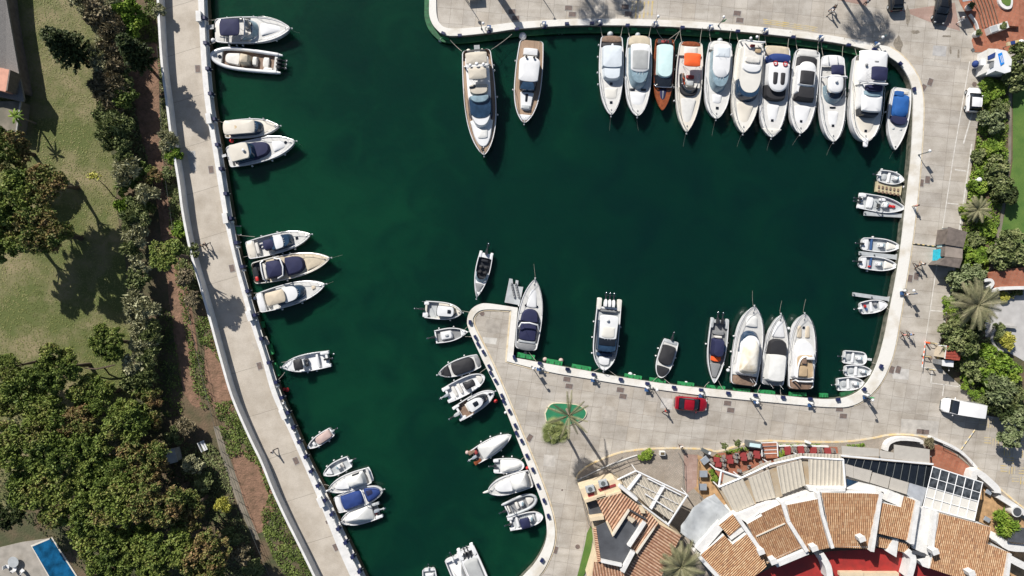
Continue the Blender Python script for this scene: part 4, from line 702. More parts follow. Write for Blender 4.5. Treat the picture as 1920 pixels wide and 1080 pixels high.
boat('motor_yacht', 'tan decked yacht with two black domes on its white hardtop', (997, 76), (983, 232), 51, [
    ('S', 'sun_pad', .10, .19, .55, .55, 0, .45, 'gel', dict(fr=.05)), ('S', 'seat', .20, .23, .5, .5, 0, .5, 'seat'), ('S', 'cabin_windows', .24, .63, .72, .62, 0, 1.25, 'glass', dict(fr=.15, tp=.92)), ('S', 'cabin_roof', .23, .53, .78, .70, 1.2, 1.32, 'gel', dict(fr=.1, rr=.25, tp=.97)), ('dome', [(.245, .28, .17, 1.55), (.245, -.28, .17, 1.55)], 'dark'), ('S', 'windscreen', .50, .63, .6, .54, .8, 1.2, 'glassb', dict(fr=.12, tp=.9)), ('S', 'coachroof', .62, .85, .52, .36, 0, .35, 'gel', dict(fr=.1)), ('S', 'skylight', .65, .77, .13, .13, .3, .4, 'glass'), ('S', 'bow_seat', .79, .84, .3, .3, .3, .5, 'lgrey'), ('rail', .6), ('S', 'bow_locker', .90, .97, .5, .25, 0, .06, 'gel', dict(fr=.3)), ('fend', FS([.25, .6], -1))], deck='teak', fb=1.4, ck=None, p=2.5, q=.72, um=.4, st=.86, group=g_n, cat='yacht')
boat('sport_cruiser', 'white cruiser with a pale blue canopy, westmost of the eleven side by side', (1147, 68), (1145, 217), 46, [
    ('S', 'aft_deck', -.01, .08, .84, .88, -.1, .02, 'teakd', dict(rr=.4)), ('S', 'sun_pad', .08, .14, .8, .84, -.1, .1, 'black'), ('dome', [(.14, .0, .18, 1.0)]), ('S', 'cockpit_canopy', .14, .43, .80, .80, .1, 1.15, 'pale', dict(fr=.1, tp=.95, cam_=.12)), ('S', 'windscreen_cover', .41, .57, .76, .68, 0, .95, 'pale', dict(fr=.35, tp=.85)), ('hatch', .4, (.60, 0), (.84, 0)), ('S', 'sun_pad', .65, .8, .5, .44, 0, .07, 'gel2'), ('rail', .45), ('ball', 'lgrey', [(-.035, -.1, .42)]), ('fend', FS([.1, .25, .45, .6], -1))], fb=1.2, ck=(.06, .14), p=2.3, q=.72, st=.86, group=g_n)
boat('sport_cruiser', 'white cruiser with a grey folding roof and a pale windscreen, beside the wooden launch', (1199, 69), (1194, 219), 50, [
    ('S', 'aft_deck', -.02, .12, .84, .88, -.1, .02, 'nonslip2', dict(rr=.4)), ('S', 'hatch_pad', .08, .13, .15, .15, 0, .08, 'teakd', dict(c=.2)), ('S', 'hatch_pad', .08, .13, .15, .15, 0, .08, 'teakd', dict(c=-.2)), ('cabin', .13, .67, .8, .72, 1.25, 'glassp', 'gel', dict(ru1=.48, ru0=.12, fr=.45, rfr=.15, tp=.86)), ('S', 'folding_roof', .2, .45, .6, .58, 1.3, 1.38, 'greyf', dict(fr=.06)), ('S', 'window', .65, .68, .2, .2, 0, .1, 'dark', dict(c=.42)), ('S', 'window', .65, .68, .2, .2, 0, .1, 'dark', dict(c=-.42)), ('hatch', .45, (.75, 0)), ('S', 'foredeck_pad', .7, .87, .6, .4, -.02, .05, 'gel', dict(fr=.3)), ('rail', .45), ('ball', 'lgrey', [(-.03, -.1, .38)])], fb=1.2, ck=(.1, .14), p=2.6, q=.66, st=.86, group=g_n)
boat('wooden_motorboat', 'varnished mahogany launch with a pale mint cover, the only wooden boat in the north row', (1247, 73), (1241, 208), 38, [
    ('S', 'aft_deck', 0, .08, .7, .75, -.05, .03, 'black'), ('S', 'seat', .02, .06, .4, .4, 0, .1, 'redt'), ('S', 'canopy', .08, .58, .8, .78, .1, .95, 'mint', dict(fr=.22, tp=.9, cam_=.08)), ('S', 'windscreen', .5, .70, .9, .8, 0, .55, 'glass', dict(fr=.3, tp=.85)), ('S', 'deck_stripe', .70, .86, .36, .2, 0, .04, 'navy', dict(fr=.5)), ('S', 'deck_stripe', .72, .84, .04, .03, .03, .08, 'lgrey'), ('arch', .66, .9, .4, 'steel', .02), ('clutter', .01, .06, .3, 2, ['redt', 'dark'], 0)], hull='wood', deck='wood', fb=1.0, ck=(.05, .1), p=2.4, q=.8, st=.9, rub='wood', group=g_n)
boat('sport_cruiser', 'cream decked cruiser with a bright orange bimini and red seats', (1296, 79), (1286, 249), 50, [
    ('S', 'aft_deck', -.01, .05, .7, .78, -.1, .02, 'wood', dict(rr=.5)), ('S', 'sun_pad', .05, .15, .5, .5, 0, .12, 'seat'), ('bimini', .155, .305, .62, 1.4, 'orange'), ('S', 'seat', .36, .40, .3, .3, -.3, 0, 'redt', dict(c=.1)), ('S', 'seat', .42, .48, .28, .26, -.3, -.05, 'lgrey', dict(c=.1)), ('S', 'sofa', .34, .42, .14, .14, -.3, 0, 'teakd', dict(c=-.5)), ('lring', 'orange', [(.42, -.5, 0), (.46, -.48, .1)]), ('screen', .36, .6, .74, .7, 'glass'), ('S', 'windscreen_cover', .50, .60, .72, .6, 0, .35, 'black', dict(fr=.6)), ('S', 'foredeck_pad', .62, .95, .6, .2, 0, .06, 'nonslip', dict(fr=.1)), ('port', .42, (.8, 0)), ('rail', .45), ('ant', [(.3, .4, .6)]), ('fend', FS([.15, .3, .5, .65], -1))], deck='cream', hull='gel2', fb=1.2, ck=(.15, .5), ckm='nonslip', ckz=-.35, p=2.2, q=.78, st=.84, group=g_n)
boat('sport_cruiser', 'white cruiser with a pale louvred roof panel, right of the orange bimini cruiser', (1351, 79), (1341, 224), 50, [
    ('S', 'aft_deck', -.02, .1, .7, .84, -.1, .02, 'nonslip', dict(rr=.4)), ('cabin', .12, .66, .72, .66, 1.3, 'glassp', 'gel', dict(ru1=.50, ru0=.06, fr=.4, rfr=.3, tp=.9)), ('S', 'louvred_roof', .1, .24, .54, .54, 1.38, 1.46, 'pale', dict(fr=.05)), ('ant', [(.25, .1, 1.6), (.26, -.3, 1.6)]), ('S', 'sun_pad', .68, .8, .36, .3, 0, .08, 'gel'), ('hatch', .42, (.86, .05)), ('rail', .45), ('ball', 'lgrey', [(-.03, .0, .38)]), ('fend', FS([.15, .3], 1)+FS([.15, .45, .65], 1))], fb=1.2, ck=(.1, .14), p=2.8, q=.66, st=.82, group=g_n)
boat('motor_yacht', 'yacht with open white flybridge seats and a dark curved windscreen, sixth of the eleven', (1408, 78), (1391, 251), 56, [
    ('S', 'aft_deck', -.02, .1, .8, .88, -.1, .02, 'nonslip', dict(rr=.2)), ('S', 'superstructure', .06, .6, .74, .74, 0, 1.3, 'gel2', dict(fr=.35, tp=.95)), ('S', 'windscreen', .42, .66, .8, .76, 0, 1.2, 'glassb', dict(fr=.5, tp=.86, rake=.2)), ('S', 'flybridge_floor', .05, .36, .6, .6, 1.3, 1.36, 'seat'), ('S', 'flybridge_sofa', .2, .27, .5, .5, 1.36, 1.62, 'seat', dict(rr=.4)), ('S', 'flybridge_sofa', .10, .16, .2, .2, 1.36, 1.62, 'seatb', dict(c=.3)), ('arch', .04, .72, 2.2, 'gel', .02), ('dome', [(.04, -.4, .2, 2.5), (.02, 0, .2, 2.5)]), ('S', 'seat', .08, .1, .15, .15, 1.4, 1.8, 'redt', dict(c=-.1)), ('S', 'flybridge_screen', .28, .37, .66, .58, 1.3, 1.55, 'gel', dict(fr=.6)), ('port', .3, (.38, 0), (.41, .04)), ('S', 'foredeck_pad', .66, .93, .6, .2, -.01, .06, 'cream', dict(fr=.2)), ('hatch', .42, (.80, 0)), ('rail', .4), ('fend', FS([.3, .8], -1))], deck='gel2', hull='gel2', fb=1.4, ck=(.03, .08), p=2.3, q=.75, st=.84, group=g_n, cat='yacht')
boat('motor_yacht', 'white yacht with a bright blue aft cover and two red life rings', (1458, 89), (1444, 259), 54, [
    ('S', 'aft_deck', -.02, .1, .84, .9, -.1, .02, 'nonslip2', dict(rr=.15)), ('S', 'aft_cover', .10, .2, .82, .8, .1, 1.5, 'royal', dict(tp=.85, cam_=.12, rr=.3, fr=.4)), ('S', 'superstructure', .18, .50, .78, .72, 0, 1.35, 'gel', dict(fr=.4)), ('S', 'hardtop', .2, .52, .66, .7, 1.35, 1.5, 'gel', dict(fr=.5, rr=.2)), ('S', 'roof_window', .31, .45, .17, .15, 1.5, 1.58, 'black', dict(c=.25)), ('S', 'roof_window', .31, .45, .17, .15, 1.5, 1.58, 'black', dict(c=-.25)), ('lring', 'red', [(.22, .33, 1.62), (.22, -.33, 1.62)]), ('S', 'windscreen_cover', .42, .60, .80, .76, 0, .8, 'black', dict(fr=.35, tp=.85)), ('S', 'foredeck_pad', .63, .84, .42, .26, -.01, .06, 'gel'), ('hatch', .38, (.81, 0)), ('rail', .45), ('S', 'bow_pad', .90, .97, .7, .3, 0, .06, 'gel2'), ('fend', FS([.35, .5], -1))], deck='nonslip', fb=1.3, ck=(.03, .1), p=2.6, q=.68, st=.86, group=g_n, cat='yacht')
boat('sport_cruiser', 'white coupe cruiser with a dark folding roof panel and a black windscreen cover', (1515, 95), (1498, 252), 52, [
    ('S', 'aft_deck', -.02, .08, .66, .8, -.1, .02, 'nonslip', dict(rr=.1)), ('S', 'sun_pad', .06, .28, .76, .8, -.1, .12, 'black', dict(rr=.2)), ('S', 'superstructure', .18, .56, .66, .66, 0, 1.0, 'gel', dict(fr=.1, tp=.9, c=-.1)), ('S', 'hardtop', .16, .46, .62, .62, 1.0, 1.25, 'gel', dict(rr=.35, fr=.08, c=-.1)), ('S', 'roof_window', .27, .44, .52, .52, 1.22, 1.34, 'black', dict(c=-.1, fr=.05)), ('S', 'windscreen', .45, .62, .68, .74, 0, 1.0, 'black', dict(fr=.1, tp=.8, rake=.2)), ('ant', [(.2, .1, .9)]), ('hatch', .38, (.85, 0)), ('S', 'foredeck_pad', .66, .93, .6, .3, -.01, .04, 'gel'), ('rail', .5), ('ball', 'lgrey', [(.04, .8, .25)]), ('fend', FS([.2, .5], 1))], fb=1.2, ck=(.0, .06), p=2.6, q=.68, st=.86, group=g_n)
boat('sport_cruiser', 'white cruiser with navy covers and a round white hardtop behind its tinted windscreen', (1562, 106), (1560, 267), 49, [
    ('S', 'aft_deck', -.02, .12, .84, .9, -.1, .02, 'gel', dict(rr=.3)), ('gang', -.0, .08, .3, .05, 'lgrey'), ('gang', -.0, .08, -.4, .05, 'lgrey'), ('S', 'cockpit_cover', .14, .25, .4, .4, 0, .5, 'navy', dict(c=.35)), ('bimini', .135, .25, .5, 1.5, 'navy'), ('S', 'hull_side_cover', .26, .5, .3, .3, 0, .3, 'navy', dict(c=.5)), ('screen', .35, .56, .78, .75, 'glassp'), ('S', 'dashboard', .42, .54, .72, .6, 0, .3, 'glassb', dict(fr=.6)), ('S', 'hardtop', .24, .46, .6, .56, 1.35, 1.5, 'gel', dict(fr=.4, rr=.35, c=-.12)), ('arch', .27, .86, 1.4, 'gel', .0), ('dome', [(.33, -.15, .22, 1.75)]), ('hatch', .3, (.39, -.1)), ('S', 'window', .585, .61, .24, .24, 0, .06, 'glass'), ('S', 'foredeck_pad', .64, .83, .42, .25, 0, .05, 'gel'), ('hatch', .38, (.81, 0)), ('rail', .45)], fb=1.2, ck=(.12, .45), p=2.7, q=.66, st=.84, group=g_n)
boat('motor_yacht', 'tall white flybridge yacht with a navy bimini and a long bow pulpit', (1630, 105), (1619, 268), 60, [
    ('S', 'superstructure', .06, .66, .72, .66, 0, 1.5, 'gel', dict(fr=.12, tp=.96)), ('S', 'side_window', .12, .22, .05, .05, .5, 1.1, 'glass', dict(c=.74)), ('S', 'side_window', .28, .4, .05, .05, .5, 1.1, 'glass', dict(c=.74)), ('S', 'upper_deck', -.02, .36, .88, .86, 1.5, 1.66, 'gel', dict(fr=.1, rr=.06, c=-.08)), ('bimini', .2, .36, .5, 3.1, 'navy'), ('S', 'flybridge_cover', .38, .46, .52, .5, 1.6, 2.2, 'navy'), ('arch', .37, .72, 2.8, 'gel', .015), ('S', 'flybridge_screen', .44, .51, .56, .5, 1.5, 1.8, 'glassp', dict(fr=.4)), ('S', 'coachroof', .48, .68, .66, .6, 1.35, 1.6, 'gel', dict(fr=.1)), ('S', 'windscreen', .62, .72, .68, .62, 0, 1.1, 'glass', dict(fr=.3, tp=.85)), ('S', 'foredeck_pad', .7, .92, .6, .3, 0, .08, 'cream', dict(fr=.5)), ('hatch', .4, (.87, 0)), ('S', 'pulpit', .95, 1.06, .17, .14, -.05, .1, 'gel', dict(fr=.2)), ('rail', .3), ('S', 'hatch_pad', .1, .12, .14, .14, 1.66, 1.72, 'grey', dict(c=.1)), ('dome', [(.16, -.55, .2, 1.9)], 'grey'), ('gang', -.07, .0, .0, .15, 'gel'), ('ant', [(.03, .2, 1.2), (.03, -.3, 1.2)])], deck='gel2', fb=1.6, ck=(.0, .06), p=2.8, q=.65, um=.42, st=.88, group=g_n, cat='yacht')
boat('speedboat', 'slim white speedboat under a bright blue cockpit cover in the north-east corner of the basin', (1692, 165), (1676, 282), 41, [
    ('S', 'sun_pad', .04, .1, .6, .6, 0, .06, 'cream'), ('S', 'cockpit_cover', .10, .50, .70, .76, 0, .5, 'blue', dict(fr=.3, cam_=.15, tp=.85)), ('S', 'cover_flap', .07, .16, .4, .4, .2, .6, 'blue', dict(c=-.35)), ('S', 'windscreen_cover', .46, .6, .8, .7, 0, .4, 'navy', dict(fr=.6)), ('S', 'hatch_pad', .64, .68, .12, .12, 0, .04, 'lgrey', dict(c=.35)), ('S', 'hatch_pad', .64, .68, .12, .12, 0, .04, 'lgrey', dict(c=-.35)), ('port', .2, (.95, 0)), ('fend', FS([.4], -1))], fb=.9, ck=None, p=1.9, q=.9, um=.35, st=.82, group=g_n)
# ---- east quay
def open_boat(label, a, b, bm, extra, **k):
    boat('small_boat', label, a, b, bm, extra, **{**OPEN, **k}, group=g_e)
thw = [('S', 'seat', .36, .46, .8, .8, -.3, -.08, 'gel', dict(fr=.05)), ('S', 'cushion', .16, .34, .5, .5, -.33, -.22, 'lgrey', dict(fr=.4, rr=.4)), ('console', .66, .28, 'gel')]
open_boat('white dinghy with a white outboard beside the beige floating dock', (1649, 329), (1694, 338), 25, thw+[('ob', 1, 'gel', 0, .5, .9), ('S', 'foredeck', .8, .97, .6, .3, -.2, 0, 'gel', dict(fr=.7)), ('fend', FS([.1, .7], 1))])
open_boat('wider white open boat with a red kayak-shaped cushion in its bow', (1613, 376), (1696, 391), 31, [('ob', 2, 'dark', .0, .45, .9), ('S', 'side_pod', -.04, .12, .25, .25, -.3, .03, 'gel', dict(c=.7)), ('S', 'side_pod', -.04, .12, .25, .25, -.3, .03, 'gel', dict(c=-.7)), ('S', 'bench', .16, .3, .7, .7, -.3, -.05, 'gel'), ('console', .56, .35, 'gel'), ('S', 'seat', .4, .45, .3, .3, -.3, .05, 'black', dict(c=-.25)), ('S', 'sofa', .42, .56, .2, .2, -.3, .0, 'gel', dict(c=.6)), ('S', 'cushion', .64, .74, .2, .1, -.3, -.12, 'red'), ('S', 'cushion', .71, .8, .18, .16, -.3, -.1, 'red', dict(fr=.5, rr=.5)), ('arch', .35, .6, 1.1, 'steel', .02)], fb=.75, ck=(.05, .95), p=2.1, q=.8, st=.95)
open_boat('white open boat with a blue thwart, north side of the shared jetty', (1617, 457), (1687, 463), 26, [('ob', 1, 'dark', 0, .5, .95), ('S', 'seat', .22, .27, .85, .85, -.3, .0, 'bluep', dict(fr=.05)), ('console', .5, .3, 'gel'), ('S', 'bow_pad', .66, .92, .6, .2, -.33, -.18, 'gel2', dict(fr=.3)), ('S', 'foredeck', .05, .18, .85, .85, -.3, -.06, 'gel'), ('fend', FS([.3], 1))])
open_boat('white open boat with a red bucket, south side of the shared jetty', (1613, 491), (1682, 499), 26, [('ob', 1, 'dark', 0, .5, .95), ('S', 'seat', .27, .31, .85, .85, -.3, .0, 'bluep', dict(fr=.05)), ('console', .5, .3, 'gel'), ('S', 'deck_locker', .24, .29, .12, .12, -.3, .1, 'red', dict(c=-.5)), ('S', 'bow_pad', .66, .92, .6, .2, -.33, -.18, 'gel2', dict(fr=.3)), ('S', 'foredeck', .05, .18, .85, .85, -.3, -.06, 'gel'), ('fend', FS([.25], -1))])
open_boat('white dinghy with red and blue gear in its stern under the lone jetty', (1614, 578), (1663, 571), 25, thw[:1]+[('ob', 1, 'gel', 0, .5, .9), ('S', 'deck_locker', .15, .24, .2, .2, -.3, -.05, 'red', dict(c=.2)), ('S', 'deck_locker', .2, .27, .2, .2, -.3, -.05, 'bluep', dict(c=-.3)), ('S', 'seat', .5, .62, .2, .2, -.3, .1, 'grey', dict(c=.3)), ('S', 'foredeck', .7, .96, .7, .3, -.2, 0, 'gel', dict(fr=.7))])
open_boat('white dinghy with a blunt squared bow, northmost of the three rafted in the south-east corner', (1583, 669), (1624, 673), 25, thw+[('ob', 1, 'lgrey', 0, .5, .85), ('gang', .98, 1.2, 0, .12, 'gel')], p=6, q=.5, st=.95)
open_boat('white dinghy with a pointed bow, middle of the three rafted in the south-east corner', (1585, 695), (1635, 697), 23, thw+[('ob', 1, 'lgrey', 0, .5, .8)])
open_boat('white dinghy beside the dark green float, southmost of the three rafted in the south-east corner', (1571, 721), (1620, 718), 25, thw+[('ob', 1, 'lgrey', 0, .5, .85)], st=.92)
# ---- floating docks, jetties, green pads
def slab_thing(name, label, cat, q, z0, z1, m, group=None, part='deck', extra=None):
    c = sum((P(x, y, z1) for x, y in q), Vector())/len(q); t = thing(name, label, cat, (c.x, c.y, 0), 0, group)
    loc = Vector((c.x, c.y, 0))
    obj(part, MB().prism(W(q, z1), z0, z1), m, t, 0, off=loc)
    if extra: extra(t, loc)
    return t
def rect(cx, cy, l, w_, a):
    ca, sa = math.cos(R(a)), math.sin(R(a)); return [(cx+x*ca-y*sa, cy+x*sa+y*ca) for x, y in ((-l/2, -w_/2), (l/2, -w_/2), (l/2, w_/2), (-l/2, w_/2))]
def dock_bits(t, loc):
    mb = MB()
    for i in range(6):
        for j, xx in ((0, 959), (1, 967)): mb.box(tuple(P(xx+(5-i)*1.1, 556-i*4.6, .62)-loc), (.2, .35, .24), R(-10), .8)
    obj('roller', mb, 'grey', t)
slab_thing('jet_ski_dock', 'light grey modular floating dock with an empty jet ski cradle beside the peninsula cruiser', 'floating dock', [(946, 567), (955, 522), (961, 523), (962, 533), (966, 533), (967, 525), (972, 526), (971, 537), (981, 538), (974, 572)], -.1, .45, 'lgrey', extra=dock_bits)
def dock_bits2(t, loc):
    mb = MB()
    for i in range(6):
        for yy in (350, 359): mb.box(tuple(P(1648+i*7.2, yy+i*1.2, .5)-loc), (.22, .35, .12), R(-10))
    obj('roller', mb, 'teakd', t)
slab_thing('floating_dock', 'beige plastic floating dock with dark slots under the northmost dinghy', 'floating dock', [(1644, 340), (1692, 347), (1689, 366), (1642, 359)], -.1, .4, mat('beige_plastic', (.46, .40, .26), .6), extra=dock_bits2)
def piles(q):
    def f(t, loc):
        mb = MB()
        for x, y in q: mb.tube([tuple(P(x, y, .3)-loc+Vector((0, 0, -1.2))), tuple(P(x, y, .8)-loc)], .1, 8)
        obj('pile', mb, 'metal', t)
    return f
slab_thing('jetty', 'grey wooden finger jetty below the boat with the red cushion', 'jetty', [(1621, 396), (1690, 400), (1697, 396), (1697, 414), (1690, 408), (1621, 404)], .3, .62, 'lgrey', extra=piles([(1623, 400), (1655, 402)]))
slab_thing('jetty', 'grey wooden finger jetty between the two matching open boats', 'jetty', [(1612, 471), (1680, 478), (1689, 472), (1686, 489), (1676, 486), (1612, 478)], .3, .62, 'lgrey', extra=piles([(1614, 475), (1640, 478)]))
slab_thing('jetty', 'grey wooden finger jetty standing alone north of the dinghy with red and blue gear', 'jetty', [(1600, 548), (1664, 557), (1677, 554), (1673, 572), (1664, 564), (1600, 555)], .3, .62, 'lgrey', extra=piles([(1602, 552), (1635, 557)]))
gp = [(985, 669, 35, 8, 10, 'westmost on the south quay'), (1039, 681, 30, 8, 10, 'second from the west on the south quay'), (1090, 691, 36, 7, 10, 'between the second lamp and the three-outboard boat'), (1187, 709, 32, 8, 9, 'right of the three-outboard boat'), (1233, 716, 30, 8, 8, 'under the black covered boat of the south quay'), (1286, 723, 30, 8, 6, 'above the red car'), (1343, 729, 33, 7, 5, 'under the grey decked boat'), (1391, 734, 30, 7, 4, 'behind the yacht with the stained cover'), (1434, 737, 38, 7, 3, 'behind the cruiser with the ribbed white canopy'), (1496, 741, 32, 6, 2, 'behind the yacht with the open flybridge'), (1545, 743, 15, 6, 0, 'small and bright, right of the flybridge yacht')]
for x, y, l, w_, a, lb in gp:
    def pad_bits(t, loc, x=x, y=y, l=l, a=a, w_=w_):
        mb = MB()
        for k in (-.35, 0, .35):
            q = rect(x+k*l, y+k*l*math.tan(R(a)), 1.2, w_*.7, a); mb.prism([(p_[0]-loc.x, p_[1]-loc.y) for p_ in W(q, .62)], .56, .63)
        obj('batten', mb, 'dgreen', t)
    slab_thing('mooring_platform', 'green painted timber mooring platform, '+lb, 'platform', rect(x+.4, y-1.5, l, w_+1, a), -.2, .55, 'green', 'green platforms along the quays', extra=pad_bits)
for x, y, l, w_, a, lb in [(491, 609, 12, 6, 78, 'below the tan bimini cruiser'), (507, 655, 20, 6, 72, 'north of the T-top boat'), (518, 693, 26, 7, 68, 'at the bow of the T-top boat'), (1589, 737, 26, 8, -14, 'in the south-east corner')]:
    slab_thing('mooring_platform', 'green timber mooring platform '+lb, 'platform', rect(x, y, l, w_, a), -.2, .6, 'green' if x < 1000 else 'dgreen', 'green platforms along the quays')
slab_thing('mooring_platform', 'short green ladder platform fixed to the west promenade beside the small navy covered cruiser', 'platform', rect(444, 432, 13, 17, -5), .3, .8, 'green', 'green platforms along the quays', extra=lambda t, loc: obj('ladder', MB().tube([tuple(P(440+i*3, 424, .9)-loc) for i in range(5)], .05).tube([tuple(P(441+i*3, 440, .9)-loc) for i in range(5)], .05), 'lgrey', t))
nb = [(835, 71, 14, 22, 'near the north-west corner'), (1107, 53, 7, -2, 'left of the first cruiser of the eleven'), (1189, 54, 11, 2, 'between the first two of the eleven'), (1258, 55, 22, 4, 'behind the wooden launch'), (1291, 57, 8, 3, 'left of the orange bimini cruiser'), (1345, 61, 8, 3, 'behind the louvred roof cruiser'), (1498, 77, 9, 5, 'behind the coupe cruiser'), (1547, 86, 9, 8, 'behind the round hardtop cruiser')]
for x, y, l, a, lb in nb: slab_thing('quay_fender_board', 'bright green board on the north quay wall, '+lb, 'fender board', rect(x, y, l, 4, a), .5, .72, 'green', 'bright green boards on the north quay')
# buoys
def buoy(x, y, r_, m, label):
    p_ = P(x, y, .3); t = thing('mooring_buoy', label, 'buoy', (p_.x, p_.y, 0), 0, 'mooring buoys')
    obj('float', MB().ball((0, 0, r_*.6), r_, 14, 9), m, t, 1.5); obj('ring', MB().tube([(.1*math.cos(a*.785), 0, r_*1.6+.1*math.sin(a*.785)) for a in range(9)], .02, 5), 'steel', t)
buoy(532, 730, .26, 'red', 'left of the two red buoys by the west promenade'); buoy(538, 731, .3, 'red', 'right of the two red buoys by the west promenade')
buoy(985, 663, .3, 'cream', 'pale ball buoy at the stern of the peninsula cruiser'); buoy(1022, 674, .32, 'pinkf', 'pinkish ball buoy left of the second green platform'); buoy(1052, 676, .34, 'pinkf', 'pinkish ball buoy above the second green platform')
buoy(1182, 702, .32, 'gel', 'larger white buoy right of the three-outboard boat'); buoy(1190, 705, .24, 'gel', 'smaller white buoy right of the three-outboard boat'); buoy(1287, 718, .24, 'gel', 'white buoy above the red car')
buoy(980, 68, .55, 'gel', 'big white ball fender behind the tan decked yacht'); buoy(826, 74, .35, 'gel', 'white ball at the north-west corner of the basin'); buoy(1048, 60, .26, 'gel', 'left white ball under the north quay right of the tan decked yacht'); buoy(1054, 60, .26, 'gel', 'right white ball under the north quay right of the tan decked yacht')
buoy(948, 774, .22, 'gel', 'white ball by the peninsula wall south of the wheelhouse boat'); buoy(850, 75, .2, 'gel', 'small white ball left of the longest yacht'); buoy(1696, 350, .24, 'gel', 'white ball right of the beige floating dock'); buoy(625, 664, .12, 'gel', 'tiny white float off the stern of the T-top boat')
# mooring lines
def rope(a, b, za, zb, label, r_=.035, sag=.25, m='rope'):
    pa, pb = P(a[0], a[1], za), P(b[0], b[1], zb)
    pts = [pa.lerp(pb, i/8)-Vector((0, 0, sag*4*(i/8)*(1-i/8)))-Vector((pa.x, pa.y, 0)) for i in range(9)]
    o = obj('mooring_rope', MB().tube(pts, r_, 5), m); o.location = (pa.x, pa.y, 0); tag(o, label, 'rope', 'mooring ropes')
M['rope'] = mat('mooring_rope', (.30, .28, .24), .9)
for a, b, za, zb, lb in [((391, 37), (405, 36), 1.2, 1.2, 'upper rope of the navy bimini cruiser at the west promenade'), ((391, 82), (405, 78), 1.2, 1.2, 'lower rope of the navy bimini cruiser at the west promenade'), ((407, 226), (423, 231), 1.2, 1.1, 'rope from the promenade to the cream hardtop boat'), ((446, 441), (478, 444), 1.2, 1.1, 'rope from the green ladder platform to a cruiser'), ((457, 482), (470, 478), 1.2, 1.1, 'rope at the lower stern of the small navy covered cruiser'), ((470, 550), (490, 549), 1.2, 1.1, 'upper rope of the tan bimini cruiser'), ((478, 588), (492, 582), 1.2, 1.1, 'lower rope of the tan bimini cruiser'),
    ((522, 712), (534, 698), 1.2, 1.0, 'bow rope of the T-top boat'), ((540, 678), (528, 680), 1.0, 1.2, 'second bow rope of the T-top boat'), ((844, 75), (866, 96), 1.3, 1.6, 'west stern rope of the longest yacht'), ((960, 64), (921, 93), 1.3, 1.6, 'east stern rope of the longest yacht'), ((600, 908), (617, 911), 1.2, .9, 'bow rope of the boat with the black hatch'), ((612, 932), (620, 920), 1.2, .9, 'rope beside the royal blue covered boat'),
    ((876, 613), (867, 622), 1.2, .8, 'short rope at the peninsula tip'), ((888, 632), (872, 631), 1.2, .8, 'rope from the peninsula to the white console boat'), ((883, 586), (866, 583), 1.2, .8, 'rope from the peninsula to the pilothouse boat'), ((913, 690), (900, 699), 1.2, .8, 'blue tinted rope at the black covered boat'), ((984, 857), (976, 863), 1.2, .8, 'rope above the short covered boat'),
    ((1231, 55), (1244, 75), 1.3, 1.1, 'left crossing rope behind the wooden launch'), ((1277, 54), (1262, 82), 1.3, 1.1, 'right rope behind the wooden launch'), ((1280, 54), (1248, 78), 1.3, 1.1, 'long crossing rope behind the wooden launch'), 
    ((1646, 684), (1630, 676), 1.2, .8, 'bow rope of the blunt bowed dinghy'), ((1700, 388), (1687, 366), 1.2, .8, 'rope from the east quay over the red cushion boat'), ((1005, 677), (992, 661), 1.2, 1.0, 'stern rope of the peninsula cruiser'), ((1420, 741), (1426, 722), 1.3, 1.2, 'stern rope of the yacht with the stained cover'), ((1465, 743), (1464, 722), 1.3, 1.2, 'stern rope of the ribbed canopy cruiser'), ((908, 164), (905, 170), 0.3, .2, 'short loose line') ][:-1]:
    rope(a, b, za, zb, lb)

for i, (bx, by, bw, tag_) in enumerate([(1147, 70, 40, 'pale blue canopy cruiser'), (1199, 70, 42, 'grey folding roof cruiser'), (1296, 82, 40, 'orange bimini cruiser'), (1351, 82, 40, 'louvred roof cruiser'), (1404, 80, 44, 'open flybridge yacht'), (1458, 92, 46, 'blue aft covered yacht'), (1515, 98, 44, 'black covered coupe cruiser'), (1562, 108, 42, 'round hardtop cruiser'), (1628, 106, 48, 'tall pulpit yacht')]):
    qy = 50+max(0, bx-1260)*.045+max(0, bx-1480)*.09
    for s, w in ((-1, 'west'), (1, 'east')): rope((bx+s*bw*.52, qy), (bx+s*bw*.42, by), 1.35, 1.2, w+' stern line of the '+tag_)
for bx, by, dx, dy, tag_ in [(1145, 219, -2, 26, 'pale blue canopy cruiser'), (1194, 221, 3, 24, 'grey folding roof cruiser'), (1286, 251, -5, 24, 'orange bimini cruiser'), (1341, 226, -6, 28, 'louvred roof cruiser'), (1390, 253, -8, 22, 'open flybridge yacht'), (1444, 262, -6, 20, 'blue aft covered yacht'), (1498, 254, -12, 18, 'black covered coupe cruiser'), (1560, 269, -10, 22, 'round hardtop cruiser'), (1675, 284, -7, 14, 'blue covered speedboat'), (1412, 573, -1, -28, 'stained cover yacht'), (1462, 588, 4, -24, 'white canopy cruiser'), (1506, 587, 5, -26, 'tan flybridge yacht'), (1004, 523, -3, -28, 'peninsula cruiser'), (546, 56, 16, 6, 'navy bimini cruiser'), (620, 484, 22, -6, 'beige decked cruiser'), (611, 533, 14, -5, 'tan bimini cruiser'), (555, 266, 12, 8, 'cream hardtop flybridge cruiser')]:
    rope((bx, by), (bx+dx, by+dy), 1.3, .05, 'slack bow line of the '+tag_, .013, .15)
for a_, b_, lb in [((1319, 729), (1330, 716), 'west'), ((1358, 733), (1347, 714), 'east')]: rope(a_, b_, 1.3, 1.0, lb+' bow line of the grey decked boat')
for a_, b_, lb in [((1107, 700), (1126, 690), 'west'), ((1160, 708), (1137, 691), 'east')]: rope(a_, b_, 1.3, 1.1, lb+' bow line of the three outboard boat')
